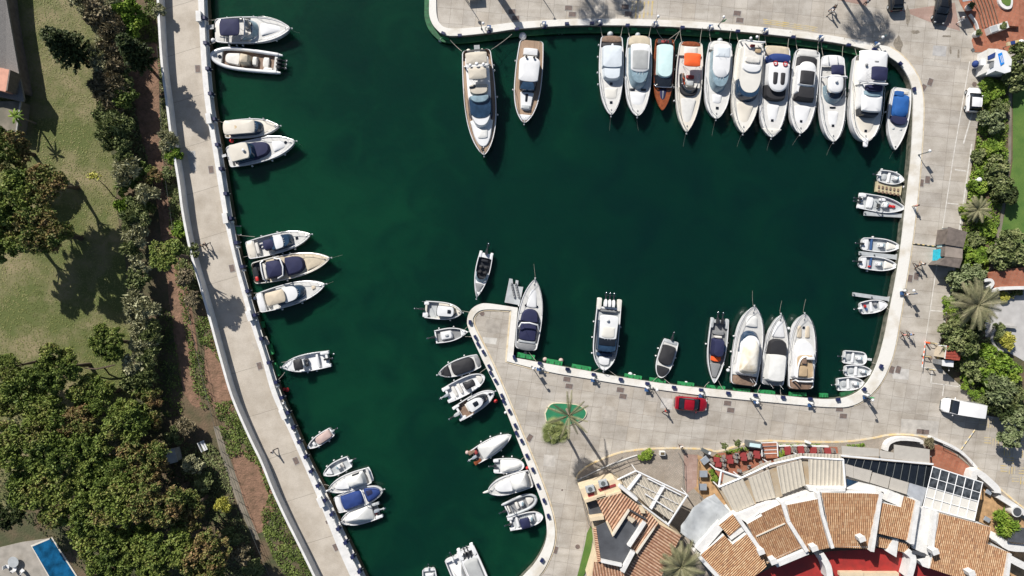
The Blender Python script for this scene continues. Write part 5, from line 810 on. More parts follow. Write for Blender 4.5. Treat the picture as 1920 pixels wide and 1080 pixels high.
for a_, b_, lb in [((1222, 718), (1234, 706), 'west'), ((1262, 724), (1240, 706), 'east')]: rope(a_, b_, 1.3, .8, lb+' bow line of the small black covered boat')
for y1, x1, x2, y2, lb in [(470, 1682, 1690, 474, 'north open boat at the shared jetty'), (502, 1680, 1686, 508, 'south open boat at the shared jetty'), (573, 1662, 1668, 582, 'dinghy with red and blue gear'), (697, 1634, 1642, 688, 'middle dinghy of the south east corner')]: rope((x1, y1), (x2, y2), .8, 1.2, 'bow line of the '+lb)
# ================================================================ QUAY FURNITURE
def nearest_dir(line, p):
    i = min(range(1, len(line)-1), key=lambda i: (line[i][0]-p[0])**2+(line[i][1]-p[1])**2)
    a, b = line[i-1], line[i+1]; return math.atan2(b[1]-a[1], b[0]-a[0])
ALL = wl+eo; dirpx = lambda p: -nearest_dir(wl if p[0] < 720 else eo, p)
# mooring boxes: navy capped blocks (one built, the others copied)
def block(name, label, cat, sz, m, group, capm=None):
    t = thing(name, label, cat, (0, 0, 0), 0, group)
    obj('body', MB().box((0, 0, sz[2]/2), sz, 0, .94), m, t, 0)
    obj('lid', MB().box((0, 0, sz[2]+.03), (sz[0]*1.04, sz[1]*1.04, .06), 0, .9), capm or m, t, 0)
    return t
lb1 = 'navy capped mooring box standing on the ledge of the west promenade'
pb = block('mooring_box', lb1, 'mooring box', (.50, .46, .95), 'navyp', 'navy mooring boxes on the west promenade')
obj('cleat', MB().tube([(.2, 0, .3), (.5, 0, .22)], .05), 'metal', pb)
wpts = [(380, 33), (383, 80), (387, 128), (392, 175), (399, 223), (405, 271), (412, 316), (421, 363), (430, 409), (441, 455), (452, 500), (462, 546), (475, 591), (488, 635), (502, 680), (515, 717), (526, 746), (537, 774), (548, 802), (559, 829), (571, 857), (581, 884), (594, 911), (606, 939), (620, 965), (632, 992), (646, 1018), (659, 1045), (672, 1072)]
for i, p in enumerate(wpts):
    l = P(p[0]+1.5, p[1], 2.1); l.z = G+.12
    if i == 0: pb.location = l; pb.rotation_euler[2] = dirpx(p)+R(90); c = pb
    else: c = copy_tree(pb, l, dirpx(p)+R(90))
lb2 = 'small white service pedestal standing on the promenade ledge beside a navy mooring box'
wb_ = block('service_pedestal', lb2, 'pedestal', (.3, .26, .6), 'wpaint', 'white pedestals on the west promenade ledge')
first = True
for p in wpts:
    if rnd.random() < .75:
        l = P(p[0]+7, p[1]+rnd.uniform(6, 9), 1.3); l.z = G+.12
        if first: wb_.location = l; first = False
        else: copy_tree(wb_, l, dirpx(p)+R(90))
for i, (x, y) in enumerate([(372, 30), (391, 222), (422, 409), (467, 592), (530, 777), (601, 942)]):
    l = P(x, y, 2.4); l.z = G
    a = dirpx((x, y))
    where = ['beside the navy bimini cruiser', 'beside the cream hardtop boat', 'beside the green ladder platform', 'below the tan bimini cruiser', 'above the pink covered boat', 'beside the royal blue covered boat'][i]
    t = thing('service_cabinet', 'white rendered service cabinet on the west parapet '+where, 'cabinet', l, a, 'white cabinets on the west parapet')
    obj('body', MB().box((0, 0, .65), (1.35, .62, 1.3)), 'wpaint', t, 0); obj('lid', MB().box((0, 0, 1.34), (1.42, .68, .08)), 'wpaint', t, 0)
    obj('door', MB().box((0, -.32, .6), (.7, .03, .9)), 'lgrey', t, 0)
lb3 = 'dark mooring box on the white coping of the east basin'
qb = block('mooring_box', lb3, 'mooring box', (.55, .36, .35), 'navyp', 'dark mooring boxes on the white coping')
q = [(831, 62), (862, 66), (917, 59), (969, 54), (1021, 50), (1063, 44), (1110, 43), (1125, 45), (1177, 47), (1229, 48), (1280, 51), (1333, 54), (1384, 58), (1436, 62), (1488, 69), (1540, 74), (1592, 84), (1640, 92), (1689, 119), (1715, 167), (881, 604), (891, 632), (896, 645), (906, 660), (917, 687), (920, 699), (929, 714), (941, 742), (944, 752), (955, 771), (966, 798), (968, 812), (978, 827), (988, 855), (999, 881), (1009, 911), (1020, 939), (1028, 968), (1016, 1051), (964, 670), (1012, 681), (1064, 692), (1064, 692), (1113, 702), (1164, 711), (1214, 719), (1264, 726), (1315, 731), (1366, 737), (1417, 741), (1469, 745), (1520, 748), (1572, 749), (1653, 687), (1621, 730)]
for i, p in enumerate(q):
    l = P(p[0], p[1], 1.6); l.z = G+.2
    if i == 0: qb.location = l; qb.rotation_euler[2] = dirpx(p)
    else: copy_tree(qb, l, dirpx(p))
# service pedestals with a blue lid and coiled hose behind the coping
lb4 = 'grey and white service pedestal with a blue lid and hose on the quay edge'
sp_ = thing('service_pedestal', lb4, 'pedestal', (0, 0, 0), 0, 'service pedestals with blue lids')
obj('post', MB().tube([(0, 0, 0), (0, 0, 1.15)], .14, 8), 'wpaint', sp_); obj('lid', MB().box((.05, .35, .5), (.55, .45, .1)), 'bluep', sp_, 0)
obj('head', MB().ball((0, 0, 1.2), (.2, .2, .13), 10, 6), 'wpaint', sp_); obj('hose', MB().tube([(.25*math.cos(t*.6)-.25, .25*math.sin(t*.6), .35+.03*t) for t in range(22)], .035, 5), 'metal', sp_)
fl = True
for x, y, s in [(916, 53, 1), (1020, 46, 1), (1230, 46, 1), (1334, 52, 1), (1437, 58, 1), (1541, 72, 1), (1124, 42, 1), (1011, 688, -1), (1113, 709, -1), (1214, 727, -1), (1316, 738, -1), (1419, 750, -1), (1521, 756, -1), (1695, 545, -1), (1625, 741, -1), (1646, 84, 1)]:
    l = P(x, y, 2.0); l.z = G+.01
    if fl: sp_.location = l; sp_.rotation_euler[2] = 0; fl = False
    else: copy_tree(sp_, l, 0 if s > 0 else math.pi)
# manhole covers
lbm = 'rusty brown rectangular cover set flush in the quay paving'
mc = thing('utility_cover', lbm, 'manhole cover', (0, 0, 0), 0, 'rusty utility covers in the paving')
obj('plate', MB().box((0, 0, .015), (.98, .66, .03)), 'iron', mc, 0); obj('frame', MB().box((0, .36, .012), (1.1, .06, .034)).box((0, -.36, .012), (1.1, .06, .034)).box((.52, 0, .012), (.06, .66, .034)).box((-.52, 0, .012), (.06, .66, .034)), 'conc', mc, 0)
cov = [(1063, 711, -8), (1067, 724, -8), (1163, 731, -8), (1168, 743, -8), (1364, 756, -6), (1370, 769, -6), (1574, 767, -4), (1581, 780, -4), (1672, 693, 75), (1684, 693, 75), (960, 22, 2), (967, 34, 2), (1066, 15, -2), (1073, 27, -2), (1172, 13, -3), (1178, 26, -3), (1382, 25, -6), (1387, 38, -6), (1744, 154, 70), (1731, 165, 60), (1727, 343, 85), (1739, 337, 85), (1706, 522, 82), (1718, 518, 82), (1275, 731, -8), (1725, 809, -3), (1735, 810, -3), (993, 821, 60), (1041, 1031, 75)]
for i, (x, y, a) in enumerate(cov):
    l = P(x, y); l.z = G+.012
    if i == 0: mc.location = l; mc.rotation_euler[2] = R(a)
    else: copy_tree(mc, l, R(a))
for i, (x, y) in enumerate([(371, 129), (396, 318), (435, 503), (487, 686), (555, 864), (630, 1026), (507, 724), (613, 979)]):
    copy_tree(mc, P(x, y)+Vector((0, 0, .006)), dirpx((x, y)), sc=1.0 if i < 6 else .45, label='brown rectangular cover in the smooth concrete of the west promenade')
rm = thing('manhole', 'round rusty manhole cover near the tip of the peninsula', 'manhole cover', P(904, 588, G+.012)); obj('plate', MB().tube([(0, 0, 0), (0, 0, .03)], .32, 20), 'iron', rm)
for x, y, lb in [(1083, 1025, 'round grey manhole cover beside the cream building'), (1744, 671, 'round grey manhole cover between the orange barriers and the toll booth'), (1827, 158, 'round grey manhole cover above the white hatchback'), (1054, 919, 'tiny round drain in the slabs west of the cream building')]:
    c = copy_tree(rm, P(x, y, G+.012), 0, lb, sc=1 if x != 1054 else .4)
for x, y, a, s, lb in [(1824, 94, 40, .75, 'square grey drain cover by the planter pot'), (1839, 103, 0, .75, 'square grey drain cover next to the blue and white kiosk')]:
    c = thing('drain_cover', lb, 'manhole cover', P(x, y, G+.012), R(a)); obj('plate', MB().box((0, 0, .03), (.45, .45, .05)), 'metal', c, 0)
# street lamps
def lamp(base, head, label, banner=None):
    b = P(*base, G+.02); t = thing('street_lamp', label, 'street lamp', b, 0, 'globe street lamps on the quay'); h = 3.15
    hd = P(head[0], head[1], G+h)-b; hd.z = h
    mid = Vector((0, 0, h-.15))
    obj('pole', MB().tube([(0, 0, 0), (0, 0, .3), (0, 0, .32), tuple(mid)], [.12, .12, .06, .045], 8), 'metal', t)
    obj('arm', MB().tube([tuple(mid), tuple(mid.lerp(hd, .5)+Vector((0, 0, .12))), tuple(hd)], .035, 6), 'metal', t)
    obj('globe', MB().ball(tuple(hd+Vector((0, 0, .05))), .2, 12, 8), 'gel', t)
    if banner:
        obj('banner', MB().box((.28, 0, 1.9), (.5, .03, .9), R(20)), banner, t, 0)
M['teal'] = mat('teal_sign', (.02, .14, .18), .6)
for b, h, lb, bn in [((1721, 291), (1743, 283), 'globe lamp with a teal banner near the bow of the blue covered speedboat', 'teal'), ((1696, 551), (1713, 545), 'globe lamp on the east quay north of the pink and blue walkers', 'bluep'), ((1617, 742), (1636, 750), 'globe lamp at the south-east corner of the basin', 'green'), ((1406, 747), (1420, 755), 'globe lamp south of the yacht with the stained cover', None), ((1224, 727), (1232, 731), 'globe lamp left of the red car', None), ((997, 687), (1000, 691), 'globe lamp at the foot of the peninsula', 'bluep'), ((1640, 78), (1655, 70), 'globe lamp behind the tall yacht at the north-east bend', 'teal'), ((1346, 49), (1357, 32), 'globe lamp on the north quay above the louvred roof cruiser', 'green'), ((1226, 47), (1234, 31), 'globe lamp on the north quay above the wooden launch', None), ((903, 55), (906, 44), 'globe lamp on the north quay above the longest yacht', None), ((868, -8), (866, -22), 'globe lamp whose shadow crosses the paving above the longest yacht', None), ((1010, -14), (1012, -28), 'globe lamp whose shadow falls right of the tan decked yacht', None), ((1158, -22), (1160, -34), 'globe lamp whose shadow reaches the yellow marking', None)]: lamp(b, h, lb, bn)
py_ = thing('pylon', 'tall square white pylon above the top edge casting the broad quay shadow', 'pylon', P(897, -66)); obj('shaft', MB().box((0, 0, 4.1), (.75, .75, 8.2), R(20)), 'wpaint', py_, 0); obj('cap', MB().box((0, 0, 8.3), (.95, .95, .2), R(20)), 'wpaint', py_, 0)
# ================================================================ VEHICLES
def car(name, label, c, length, width, ang, paint, kind='car', cat='car', sz=1.5):
    l = P(*c, G+.5); t = thing(name, label, cat, (l.x, l.y, G+.01), R(ang)); Lc = length*S*.985; Wc = width*S/2*.985; k = sz/1.5
    def body(st):
        r = []
        for x, w_, zb, zs, zt in st:
            x = x*Lc; w_ *= Wc
            r.append([(x, w_*.9, zb), (x, w_, zb+.2), (x, w_, zs), (x, w_*.88, zt), (x, w_*.3, zt+.02), (x, -w_*.3, zt+.02), (x, -w_*.88, zt), (x, -w_, zs), (x, -w_, zb+.2), (x, -w_*.9, zb)])
        return MB().rings(r)
    if kind == 'van':
        st = [(-.5, .86, .35, .7, 1.2*k), (-.49, .95, .25, 1.0, 1.75*k), (-.3, 1, .22, 1.1, 1.85*k), (.12, 1, .22, 1.1, 1.85*k), (.2, .99, .22, 1.05, 1.75*k), (.34, .96, .22, .9, 1.12), (.45, .88, .25, .75, .95), (.5, .6, .32, .6, .68)]
        gl = [(-.47, .97, 1.15, 1.3, 1.55*k), (-.1, 1.005, 1.15, 1.3, 1.5*k), (.16, .97, 1.15, 1.3, 1.78*k), (.22, .93, 1.12, 1.25, 1.72*k), (.345, .87, 1.0, 1.08, 1.16)]
    else:
        st = [(-.5, .72, .35, .6, .78), (-.48, .9, .25, .78, .95), (-.4, .97, .2, .85, .98), (-.2, 1, .2, .85, 1.0), (.15, 1, .2, .82, .96), (.32, .97, .2, .78, .88), (.44, .88, .22, .68, .76), (.5, .6, .3, .52, .58)]
        gl = [(-.46 if kind == 'hatch' else -.4, .8, .9, .93, .98), (-.34 if kind == 'hatch' else -.27, .82, .9, 1.1, 1.36), (-.2, .86, .9, 1.15, 1.42), (.02, .84, .9, 1.15, 1.4), (.1, .82, .9, 1.1, 1.32), (.24, .84, .88, .92, .95)]
    obj('body', body(st), paint, t, .9); obj('windows', body(gl), 'glass', t, .9)
    if kind != 'van':
        rf = [(-.33 if kind == 'hatch' else -.25, .70, 1.25, 1.36, 1.385), (-.2, .74, 1.3, 1.41, 1.45), (0, .73, 1.3, 1.4, 1.435), (.06, .70, 1.25, 1.34, 1.39)]
        obj('roof', body([(a, b, c_, d-.02, e) for a, b, c_, d, e in rf]), paint, t, .9)
    for sx in (-.31, .32):
        for sy in (-1, 1):
            wh = thing('wheel', None, None); wh.parent = t; wh.location = (sx*Lc, sy*(Wc-.1), .31)
            obj('tyre', MB().tube([(0, -.11, 0), (0, .11, 0)], .31, 18), 'tread', wh); obj('rim', MB().tube([(0, sy*.1, 0), (0, sy*.125, 0)], .19, 12), 'lgrey', wh)
    for sy in (-1, 1):
        obj('headlight', MB().ball((.475*Lc, sy*Wc*.62, .62 if kind != 'van' else .72), (.12, .16, .08), 8, 5), 'lgrey', t)
        obj('tail_light', MB().box((-.492*Lc, sy*Wc*.68, .75), (.07, .22, .12)), 'red', t, 0)
        obj('wing_mirror', MB().ball(((.16 if kind != 'van' else .24)*Lc, sy*(Wc+.1), .95 if kind != 'van' else 1.1), (.09, .13, .08), 8, 5), paint, t)
    obj('bumper', MB().tube([(.505*Lc, -Wc*.5, .4), (.51*Lc, Wc*.5, .4)], .08, 6), 'metal', t); obj('bumper', MB().tube([(-.5*Lc, -Wc*.6, .42), (-.5*Lc, Wc*.6, .42)], .08, 6), 'metal', t)
    return t
M['carred'] = mat('red_car_paint', (.26, .004, .012), .2, var=.1, coat=.8); M['carblack'] = mat('black_car_paint', (.01, .011, .013), .15, coat=.8); M['carwhite'] = mat('white_car_paint', (.72, .72, .72), .2, var=.04, coat=.6)
car('parked_car', 'dark red saloon car parked on the south quay paving', (1295, 757), 60, 26, -5, 'carred')
car('parked_car', 'small white hatchback parked against the garden kerb of the east quay', (1824, 188), 46, 25, 86, 'carwhite', 'hatch')
car('parked_van', 'white panel van near the south-east gardens', (1801, 764), 74, 29, 171, 'carwhite', 'van', 'van', 1.6)
car('parked_car', 'black hatchback with red tail lights at the top edge, left of the darker car', (1678, -3), 50, 25, 92, 'carblack', 'hatch')
car('parked_car', 'black saloon car at the top edge by the terracotta steps', (1765, 14), 62, 25, -100, 'carblack')
# ================================================================ PEOPLE
def skin_mesh(name, pts, edges, rad, sub=1):
    me = bpy.data.meshes.new(name); me.from_pydata(pts, edges, [])
    o = bpy.data.objects.new(name, me); COL.objects.link(o)
    md = o.modifiers.new('s', 'SKIN'); md.use_smooth_shade = True
    for i, r_ in enumerate(rad): me.skin_vertices[0].data[i].radius = (r_, r_)
    me.skin_vertices[0].data[0].use_root = True
    s = o.modifiers.new('b', 'SUBSURF'); s.levels = sub; s.render_levels = sub
    dg = bpy.context.evaluated_depsgraph_get(); out = bpy.data.meshes.new_from_object(o.evaluated_get(dg))
    bpy.data.objects.remove(o); out.name = name; return out
def body_parts(step, ph):
    """a walking (or standing) figure 1.72 m tall, facing +x"""
    s = step; J = {}
    J['pelvis'] = (0, 0, .95); J['chest'] = (.02, 0, 1.3); J['neck'] = (.03, 0, 1.47); J['head0'] = (.045, 0, 1.56); J['head1'] = (.045, 0, 1.66)
    for sd, n in ((1, 'l'), (-1, 'r')):
        f = s*sd*ph
        J['hip'+n] = (0, sd*.10, .9); J['knee'+n] = (.02+f*.22+.03*s, sd*.105, .5+abs(f)*.01); J['ank'+n] = (f*.36-(.05*s), sd*.105, .09+(.06 if f < 0 else 0)); J['toe'+n] = (f*.36+.14-.05*s, sd*.125, .04+(.0 if f >= 0 else .01))
        J['sh'+n] = (.01, sd*.19, 1.41); J['el'+n] = (-f*.14-.02, sd*.25, 1.13); J['wr'+n] = (-f*.2+.1, sd*.25, .9+abs(f)*.05)
    def mk(keys, ed, rd): 
        idx = {k: i for i, k in enumerate(keys)}
        return [J[k] for k in keys], [(idx[a], idx[b]) for a, b in ed], [rd[k] for k in keys]
    keys = ['pelvis', 'chest', 'neck', 'head0', 'head1']; ed = [('pelvis', 'chest'), ('chest', 'neck'), ('neck', 'head0'), ('head0', 'head1')]
    rd = dict(pelvis=.12, chest=.125, neck=.055, head0=.085, head1=.09)
    for n in 'lr':
        for k, r_ in (('hip', .085), ('knee', .055), ('ank', .038), ('toe', .035), ('sh', .055), ('el', .04), ('wr', .027)): keys.append(k+n); rd[k+n] = r_
        ed += [('pelvis', 'hip'+n), ('hip'+n, 'knee'+n), ('knee'+n, 'ank'+n), ('ank'+n, 'toe'+n), ('chest', 'sh'+n), ('sh'+n, 'el'+n), ('el'+n, 'wr'+n)]
        sd = 1 if n == 'l' else -1; w_ = Vector(J['wr'+n]); pk = 'palm'+n; J[pk] = tuple(w_+Vector((.03, 0, -.07))); keys.append(pk); rd[pk] = .024; ed.append(('wr'+n, pk))
        for q_, (dx, ln_) in enumerate(((.035, .055), (.012, .07), (-.012, .065), (-.034, .05))):
            k1, k2 = 'f%d%s' % (q_, n), 'g%d%s' % (q_, n)
            J[k1] = tuple(Vector(J[pk])+Vector((dx, 0, -.03))); J[k2] = tuple(Vector(J[k1])+Vector((.012, -sd*.012, -ln_)))
            keys += [k1, k2]; rd[k1] = .009; rd[k2] = .008; ed += [(pk, k1), (k1, k2)]
        k1 = 'th'+n; J[k1] = tuple(Vector(J[pk])+Vector((.055, 0, .01))); keys.append(k1); rd[k1] = .009; ed.append((pk, k1))
    body = skin_mesh('body', *mk(keys, ed, rd))
    J['waist'] = (0, 0, 1.0); J['hem'] = (0, 0, .93)
    sk = ['chest', 'waist', 'hem', 'neckb']; J['neckb'] = (.02, 0, 1.43)
    se = [('chest', 'waist'), ('waist', 'hem'), ('chest', 'neckb')]; sr = dict(chest=.145, waist=.135, hem=.14, neckb=.075)
    for n in 'lr':
        J['ms'+n] = tuple(Vector(J['sh'+n]).lerp(Vector(J['el'+n]), .8)); sk += ['sh'+n, 'ms'+n]; sr['sh'+n] = .07; sr['ms'+n] = .055; se += [('chest', 'sh'+n), ('sh'+n, 'ms'+n)]
    shirt = skin_mesh('shirt', *mk(sk, se, sr))
    tk = ['pelvis']; te = []; tr = dict(pelvis=.138)
    for n in 'lr':
        J['cuff'+n] = tuple(Vector(J['knee'+n]).lerp(Vector(J['ank'+n]), .85)); tk += ['hip'+n, 'knee'+n, 'cuff'+n]; tr.update({'hip'+n: .10, 'knee'+n: .07, 'cuff'+n: .055}); te += [('pelvis', 'hip'+n), ('hip'+n, 'knee'+n), ('knee'+n, 'cuff'+n)]
    trs = skin_mesh('trousers', *mk(tk, te, tr))
    return body, shirt, trs
POSES = [body_parts(1, 1), body_parts(1, -1), body_parts(.15, 1)]
def person(x, y, ang, pose, shirt, trous, label, hair='hair', group=None):
    l = P(x, y, G+.9); t = thing('person', label, 'person', (l.x, l.y, G+.015), R(ang), group)
    b, s_, tr_ = (m_.copy() for m_ in POSES[pose]); bo = link('body', b, t, 'skin', 1.5)
    link('shirt', s_, t, shirt, 1.5); link('trousers', tr_, t, trous, 1.5)
    obj('hair', MB().ball((.02, 0, 1.665), (.105, .095, .10), 12, 8).ball((-.03, 0, 1.6), (.08, .09, .1), 10, 6), hair, t, 1.5)
    obj('nose', MB().ball((.135, 0, 1.6), (.02, .015, .025), 6, 5), 'skin', t)
    for s in (-1, 1): obj('ear', MB().ball((.045, s*.098, 1.61), (.02, .012, .03), 6, 5), 'skin', t); obj('eye', MB().ball((.122, s*.035, 1.63), (.01, .013, .008), 6, 5), 'dark', t)
    for n in (1, -1): obj('shoe', MB().ball(((.36*n*(1, -1, .15)[pose])+.02, n*.115, .05), (.14, .05, .055), 8, 6), 'gel' if shirt == 'gel' else 'dark', t)
cl = lambda n, c: mat(n, c, .85, var=.1)
M['c1'] = cl('pink_shirt', (.5, .22, .2)); M['c2'] = cl('light_blue_shirt', (.16, .26, .48)); M['c3'] = cl('charcoal_cloth', (.03, .03, .035)); M['c4'] = cl('denim', (.04, .07, .14)); M['c5'] = cl('red_jacket', (.4, .025, .03)); M['c6'] = cl('beige_cloth', (.4, .33, .24)); M['c7'] = cl('white_shirt', (.68, .67, .65))
for a in [(512, 846, 200, 0, 'c7', 'c3', 'lone walker in a white shirt on the south part of the west promenade'), (386, 459, 80, 1, 'c3', 'c3', 'person in dark clothes in the tree shade of the west promenade'), (379, 461, 70, 0, 'c6', 'c3', 'person in a beige top beside the dark dressed one in the tree shade'),
          (1560, 22, 200, 0, 'c7', 'c3', 'walker in white on the north quay, left of a pair'), (1564, 14, 30, 1, 'c3', 'c4', 'walker in dark clothes on the north quay, right of a pair'), (1626, 4, 90, 2, 'c7', 'c3', 'person standing at the corner of the faded red paving at the top edge'), (1804, 36, 30, 0, 'c7', 'c7', 'person in white by the terracotta steps near the black saloon'),
          (1717, 386, 100, 2, 'c1', 'c6', 'person in pink standing beside the coping of the east quay'), (1720, 498, 90, 0, 'c3', 'c3', 'walker in dark clothes, left of a pair south of the brown kiosk'), (1729, 495, 80, 1, 'c7', 'c6', 'walker in white, right of a pair south of the brown kiosk'), (1695, 628, 100, 1, 'c1', 'c3', 'walker in a pink shirt, left of a pair on the east quay'), (1707, 627, 80, 0, 'c2', 'c3', 'walker in a light blue shirt, right of a pair on the east quay'),
          (1700, 552, 120, 2, 'c7', 'c3', 'person in white at the foot of a globe lamp on the east quay'), (1248, 771, 60, 1, 'c5', 'c3', 'person in red walking left of the red car'), (1277, 837, 110, 2, 'c7', 'c3', 'person in white at the yellow kerb of the restaurant terrace'), (1629, 746, 30, 0, 'c4', 'c3', 'person in blue by the lamp at the south-east corner of the basin')]: person(*a)
# ================================================================ VEGETATION
rg_ = np.random.default_rng(5)
def quads_mesh(name, C, size, flat=.4, asp=1.6, rg=rg_, up=None):
    """leaf-sized quads at the points C, random tilt"""
    n = len(C); nrm = rg.normal(size=(n, 3)); nrm[:, 2] = np.abs(nrm[:, 2])+flat
    if up is not None: nrm += up
    nrm /= np.linalg.norm(nrm, axis=1)[:, None]
    t = rg.normal(size=(n, 3)); t -= (t*nrm).sum(1)[:, None]*nrm; t /= np.linalg.norm(t, axis=1)[:, None]; b = np.cross(nrm, t)
    sz = (size*rg.uniform(.6, 1.4, n))[:, None]/2; t = t*sz*asp; b = b*sz
    V = np.stack([C-t, C-b*.9+t*.1, C+t, C+b*.9+t*.1], 1).reshape(-1, 3).astype(np.float32)
    me = bpy.data.meshes.new(name); me.vertices.add(4*n); me.vertices.foreach_set('co', V.ravel())
    me.loops.add(4*n); me.loops.foreach_set('vertex_index', np.arange(4*n, dtype=np.int32)); me.polygons.add(n)
    me.polygons.foreach_set('loop_start', np.arange(0, 4*n, 4, dtype=np.int32)); me.polygons.foreach_set('loop_total', np.full(n, 4, dtype=np.int32))
    me.update(calc_edges=True); return me
def crown_points(seed, R_=1, hz=.5, lobes=9, clumps=22, per=42, cr=.13, hollow=True):
    rg = np.random.default_rng(seed); pts = []
    lc = [(0, 0, .15)]
    for i in range(lobes-1):
        a = i*2.4+rg.uniform(-.4, .4); r_ = R_*rg.uniform(.42, .66); lc.append((r_*math.cos(a), r_*math.sin(a), rg.uniform(-.12, .12)*R_))
    for c in lc:
        lr = R_*rg.uniform(.26, .42)
        d = rg.normal(size=(clumps, 3)); d /= np.linalg.norm(d, axis=1)[:, None]; d[:, 2] = np.where(d[:, 2] < -.2, -d[:, 2], d[:, 2])
        cc = np.array(c)+d*lr*np.array([1, 1, hz])*rg.uniform(.75, 1.08, (clumps, 1))
        for q_ in cc:
            e = rg.normal(size=(per, 3)); e /= np.linalg.norm(e, axis=1)[:, None]
            pts.append(q_+e*cr*R_*rg.uniform(.6, 1.5)*rg.uniform(.35, 1, (per, 1))*np.array([1, 1, .75]))
    return np.concatenate(pts)
CROWN = {}
def crown_mesh(kind, v):
    k = (kind, v)
    if k not in CROWN:
        rg = np.random.default_rng(v*7+3)
        if kind == 'pine': me = quads_mesh('crown', crown_points(v+10, 3.4, .65, 11, 26, 58, .10), .165, rg=rg)
        elif kind == 'round': me = quads_mesh('crown', crown_points(v+40, 2.0, .9, 8, 22, 44, .13), .17, rg=rg)
        elif kind == 'bush': me = quads_mesh('foliage', crown_points(v+60, 1.2, .8, 7, 16, 34, .15), .15, rg=rg)
        elif kind == 'spiky':
            P0 = crown_points(v+80, 1.2, .8, 6, 16, 22, .2); me = quads_mesh('foliage', P0, .13, rg=rg, asp=4.5, flat=.1)
        CROWN[k] = me
    return CROWN[k]
MESHM = {}
def foliage(name, kind, v, m, parent, loc, sc):
    key = (kind, v, m)
    if key not in MESHM:
        me = crown_mesh(kind, v).copy(); me.materials.clear(); me.materials.append(M[m]); MESHM[key] = me
    o = bpy.data.objects.new(name, MESHM[key]); COL.objects.link(o); o.parent = parent; o.location = loc; o.scale = sc
    o.rotation_euler = (0, 0, rnd.uniform(0, 6.28)); return o
def tree(px, py, r_, h, kind, m, label, name='pine_tree', group='pine trees of the west garden', bark='bark', v=None):
    top = P(px, py, G+h); base = Vector((top.x, top.y, G)); t = thing(name, label, 'tree', base, 0, group)
    base_r = 3.4 if kind == 'pine' else 2.0; k = r_*S*.93/base_r
    lean = Vector((rnd.uniform(-.5, .5), rnd.uniform(-.5, .5), 0)); hh = h-.6*k
    mb = MB().tube([(-lean.x, -lean.y, -.1), (-lean.x*.4, -lean.y*.6, hh*.35), (0, 0, hh*.75), (lean.x*.3, 0, hh)], [.22*k+.1, .18*k+.06, .14*k, .05], 8)
    for i in range(5):
        a = i*1.256+rnd.uniform(-.3, .3); rr_ = base_r*k*.55
        mb.tube([(0, 0, hh*rnd.uniform(.5, .7)), (rr_*.45*math.cos(a), rr_*.45*math.sin(a), hh*.8), (rr_*math.cos(a), rr_*math.sin(a), hh*.95)], [.1*k+.02, .07*k+.01, .03], 6)
    obj('trunk', mb, bark, t, 1)
    foliage('crown', kind, rnd.randrange(4) if v is None else v, m, t, (0, 0, h), (k, k, k*(1.45 if kind == 'pine' else 1))); return t
def shrub(px, py, r_, m, label, kind='bush', h=1.0, name='shrub', group=None, cat='shrub'):
    top = P(px, py, G+h); t = thing(name, label, cat, (top.x, top.y, G), 0, group); k = r_*S*.93/1.2
    f = foliage('foliage', kind, rnd.randrange(3), m, t, (0, 0, max(h-.45*k, .3)), (k, k, k*min(1.5, .6+h*.3)))
    obj('stem', MB().tube([(0, 0, -.1), (.05, 0, h*.5), (0, .05, h*.9)], [.08, .06, .02], 6), 'bark', t)
    return t
T = [(18, 280, 44, 6, 'pinered', 'northmost browning pine on the left edge of the lawn'), (84, 345, 42, 7.5, 'pinered', 'reddish pine crown reaching furthest over the lawn'), (26, 368, 52, 7.8, 'pine', 'green pine behind the reddish one at the left edge'), (78, 432, 48, 7.6, 'pinered', 'browning pine directly above the big lawn shadow'), (14, 448, 44, 7.2, 'pine', 'green pine at the left edge beside the lawn shadow'),
     (203, 640, 36, 4.6, 'pine', 'pine standing alone in the lower lawn beside a fallen branch'), (110, 690, 44, 5.6, 'pine', 'pine at the lower end of the open lawn'), (16, 688, 28, 5.2, 'pine', 'small pine at the left edge below the lawn'), (45, 742, 48, 6, 'pine', 'broad pine at the left, above the dense wood'), (92, 782, 44, 6, 'pine', 'pine with a thin ring of lawn showing below it'), (176, 742, 44, 6, 'pine', 'pine between the alone one and the dense wood'), (150, 795, 38, 6, 'pinered', 'browning pine at the top of the dense wood'), (240, 792, 46, 6.6, 'pine', 'pine at the top right of the dense wood'),
     (16, 838, 46, 6.4, 'pine', 'pine at the left edge, top of the dense wood'), (92, 852, 48, 7, 'pine', 'pine in the left of the dense wood'), (176, 858, 50, 7.4, 'pine', 'pine in the centre of the dense wood'), (262, 868, 48, 7, 'pinered', 'brown tinged pine at the right rim of the dense wood'), (60, 912, 48, 6.8, 'pine', 'pine above the pool terrace'), (140, 930, 52, 7.4, 'pine', 'tallest pine of the dense wood, above the pool'), (222, 940, 50, 7.4, 'pine', 'pine right of the tallest one'), (300, 945, 48, 7, 'pinered', 'rusty edged pine of the right rim'), (352, 958, 38, 6.2, 'pinered', 'outermost rusty edged pine towards the promenade'), (175, 1000, 46, 7, 'pine', 'pine beside the pool corner'), (250, 1018, 46, 7, 'pine', 'pine in the lower right of the wood'), (322, 1030, 44, 6.6, 'pine', 'pine near the bottom edge, left of the last one'), (384, 1044, 48, 6.2, 'pinered', 'southmost round pine nearest the promenade'), (22, 960, 30, 6, 'dpine', 'dark pine over the pool terrace at the left edge'), (210, 1062, 40, 6.5, 'pine', 'pine cut by the bottom edge'), (292, 1085, 36, 6.5, 'pine', 'another pine cut by the bottom edge, further right'), (225, 890, 30, 7.6, 'pine', 'small crown filling the middle of the wood'), (100, 965, 26, 6.5, 'pinered', 'small browning crown above the pool')]
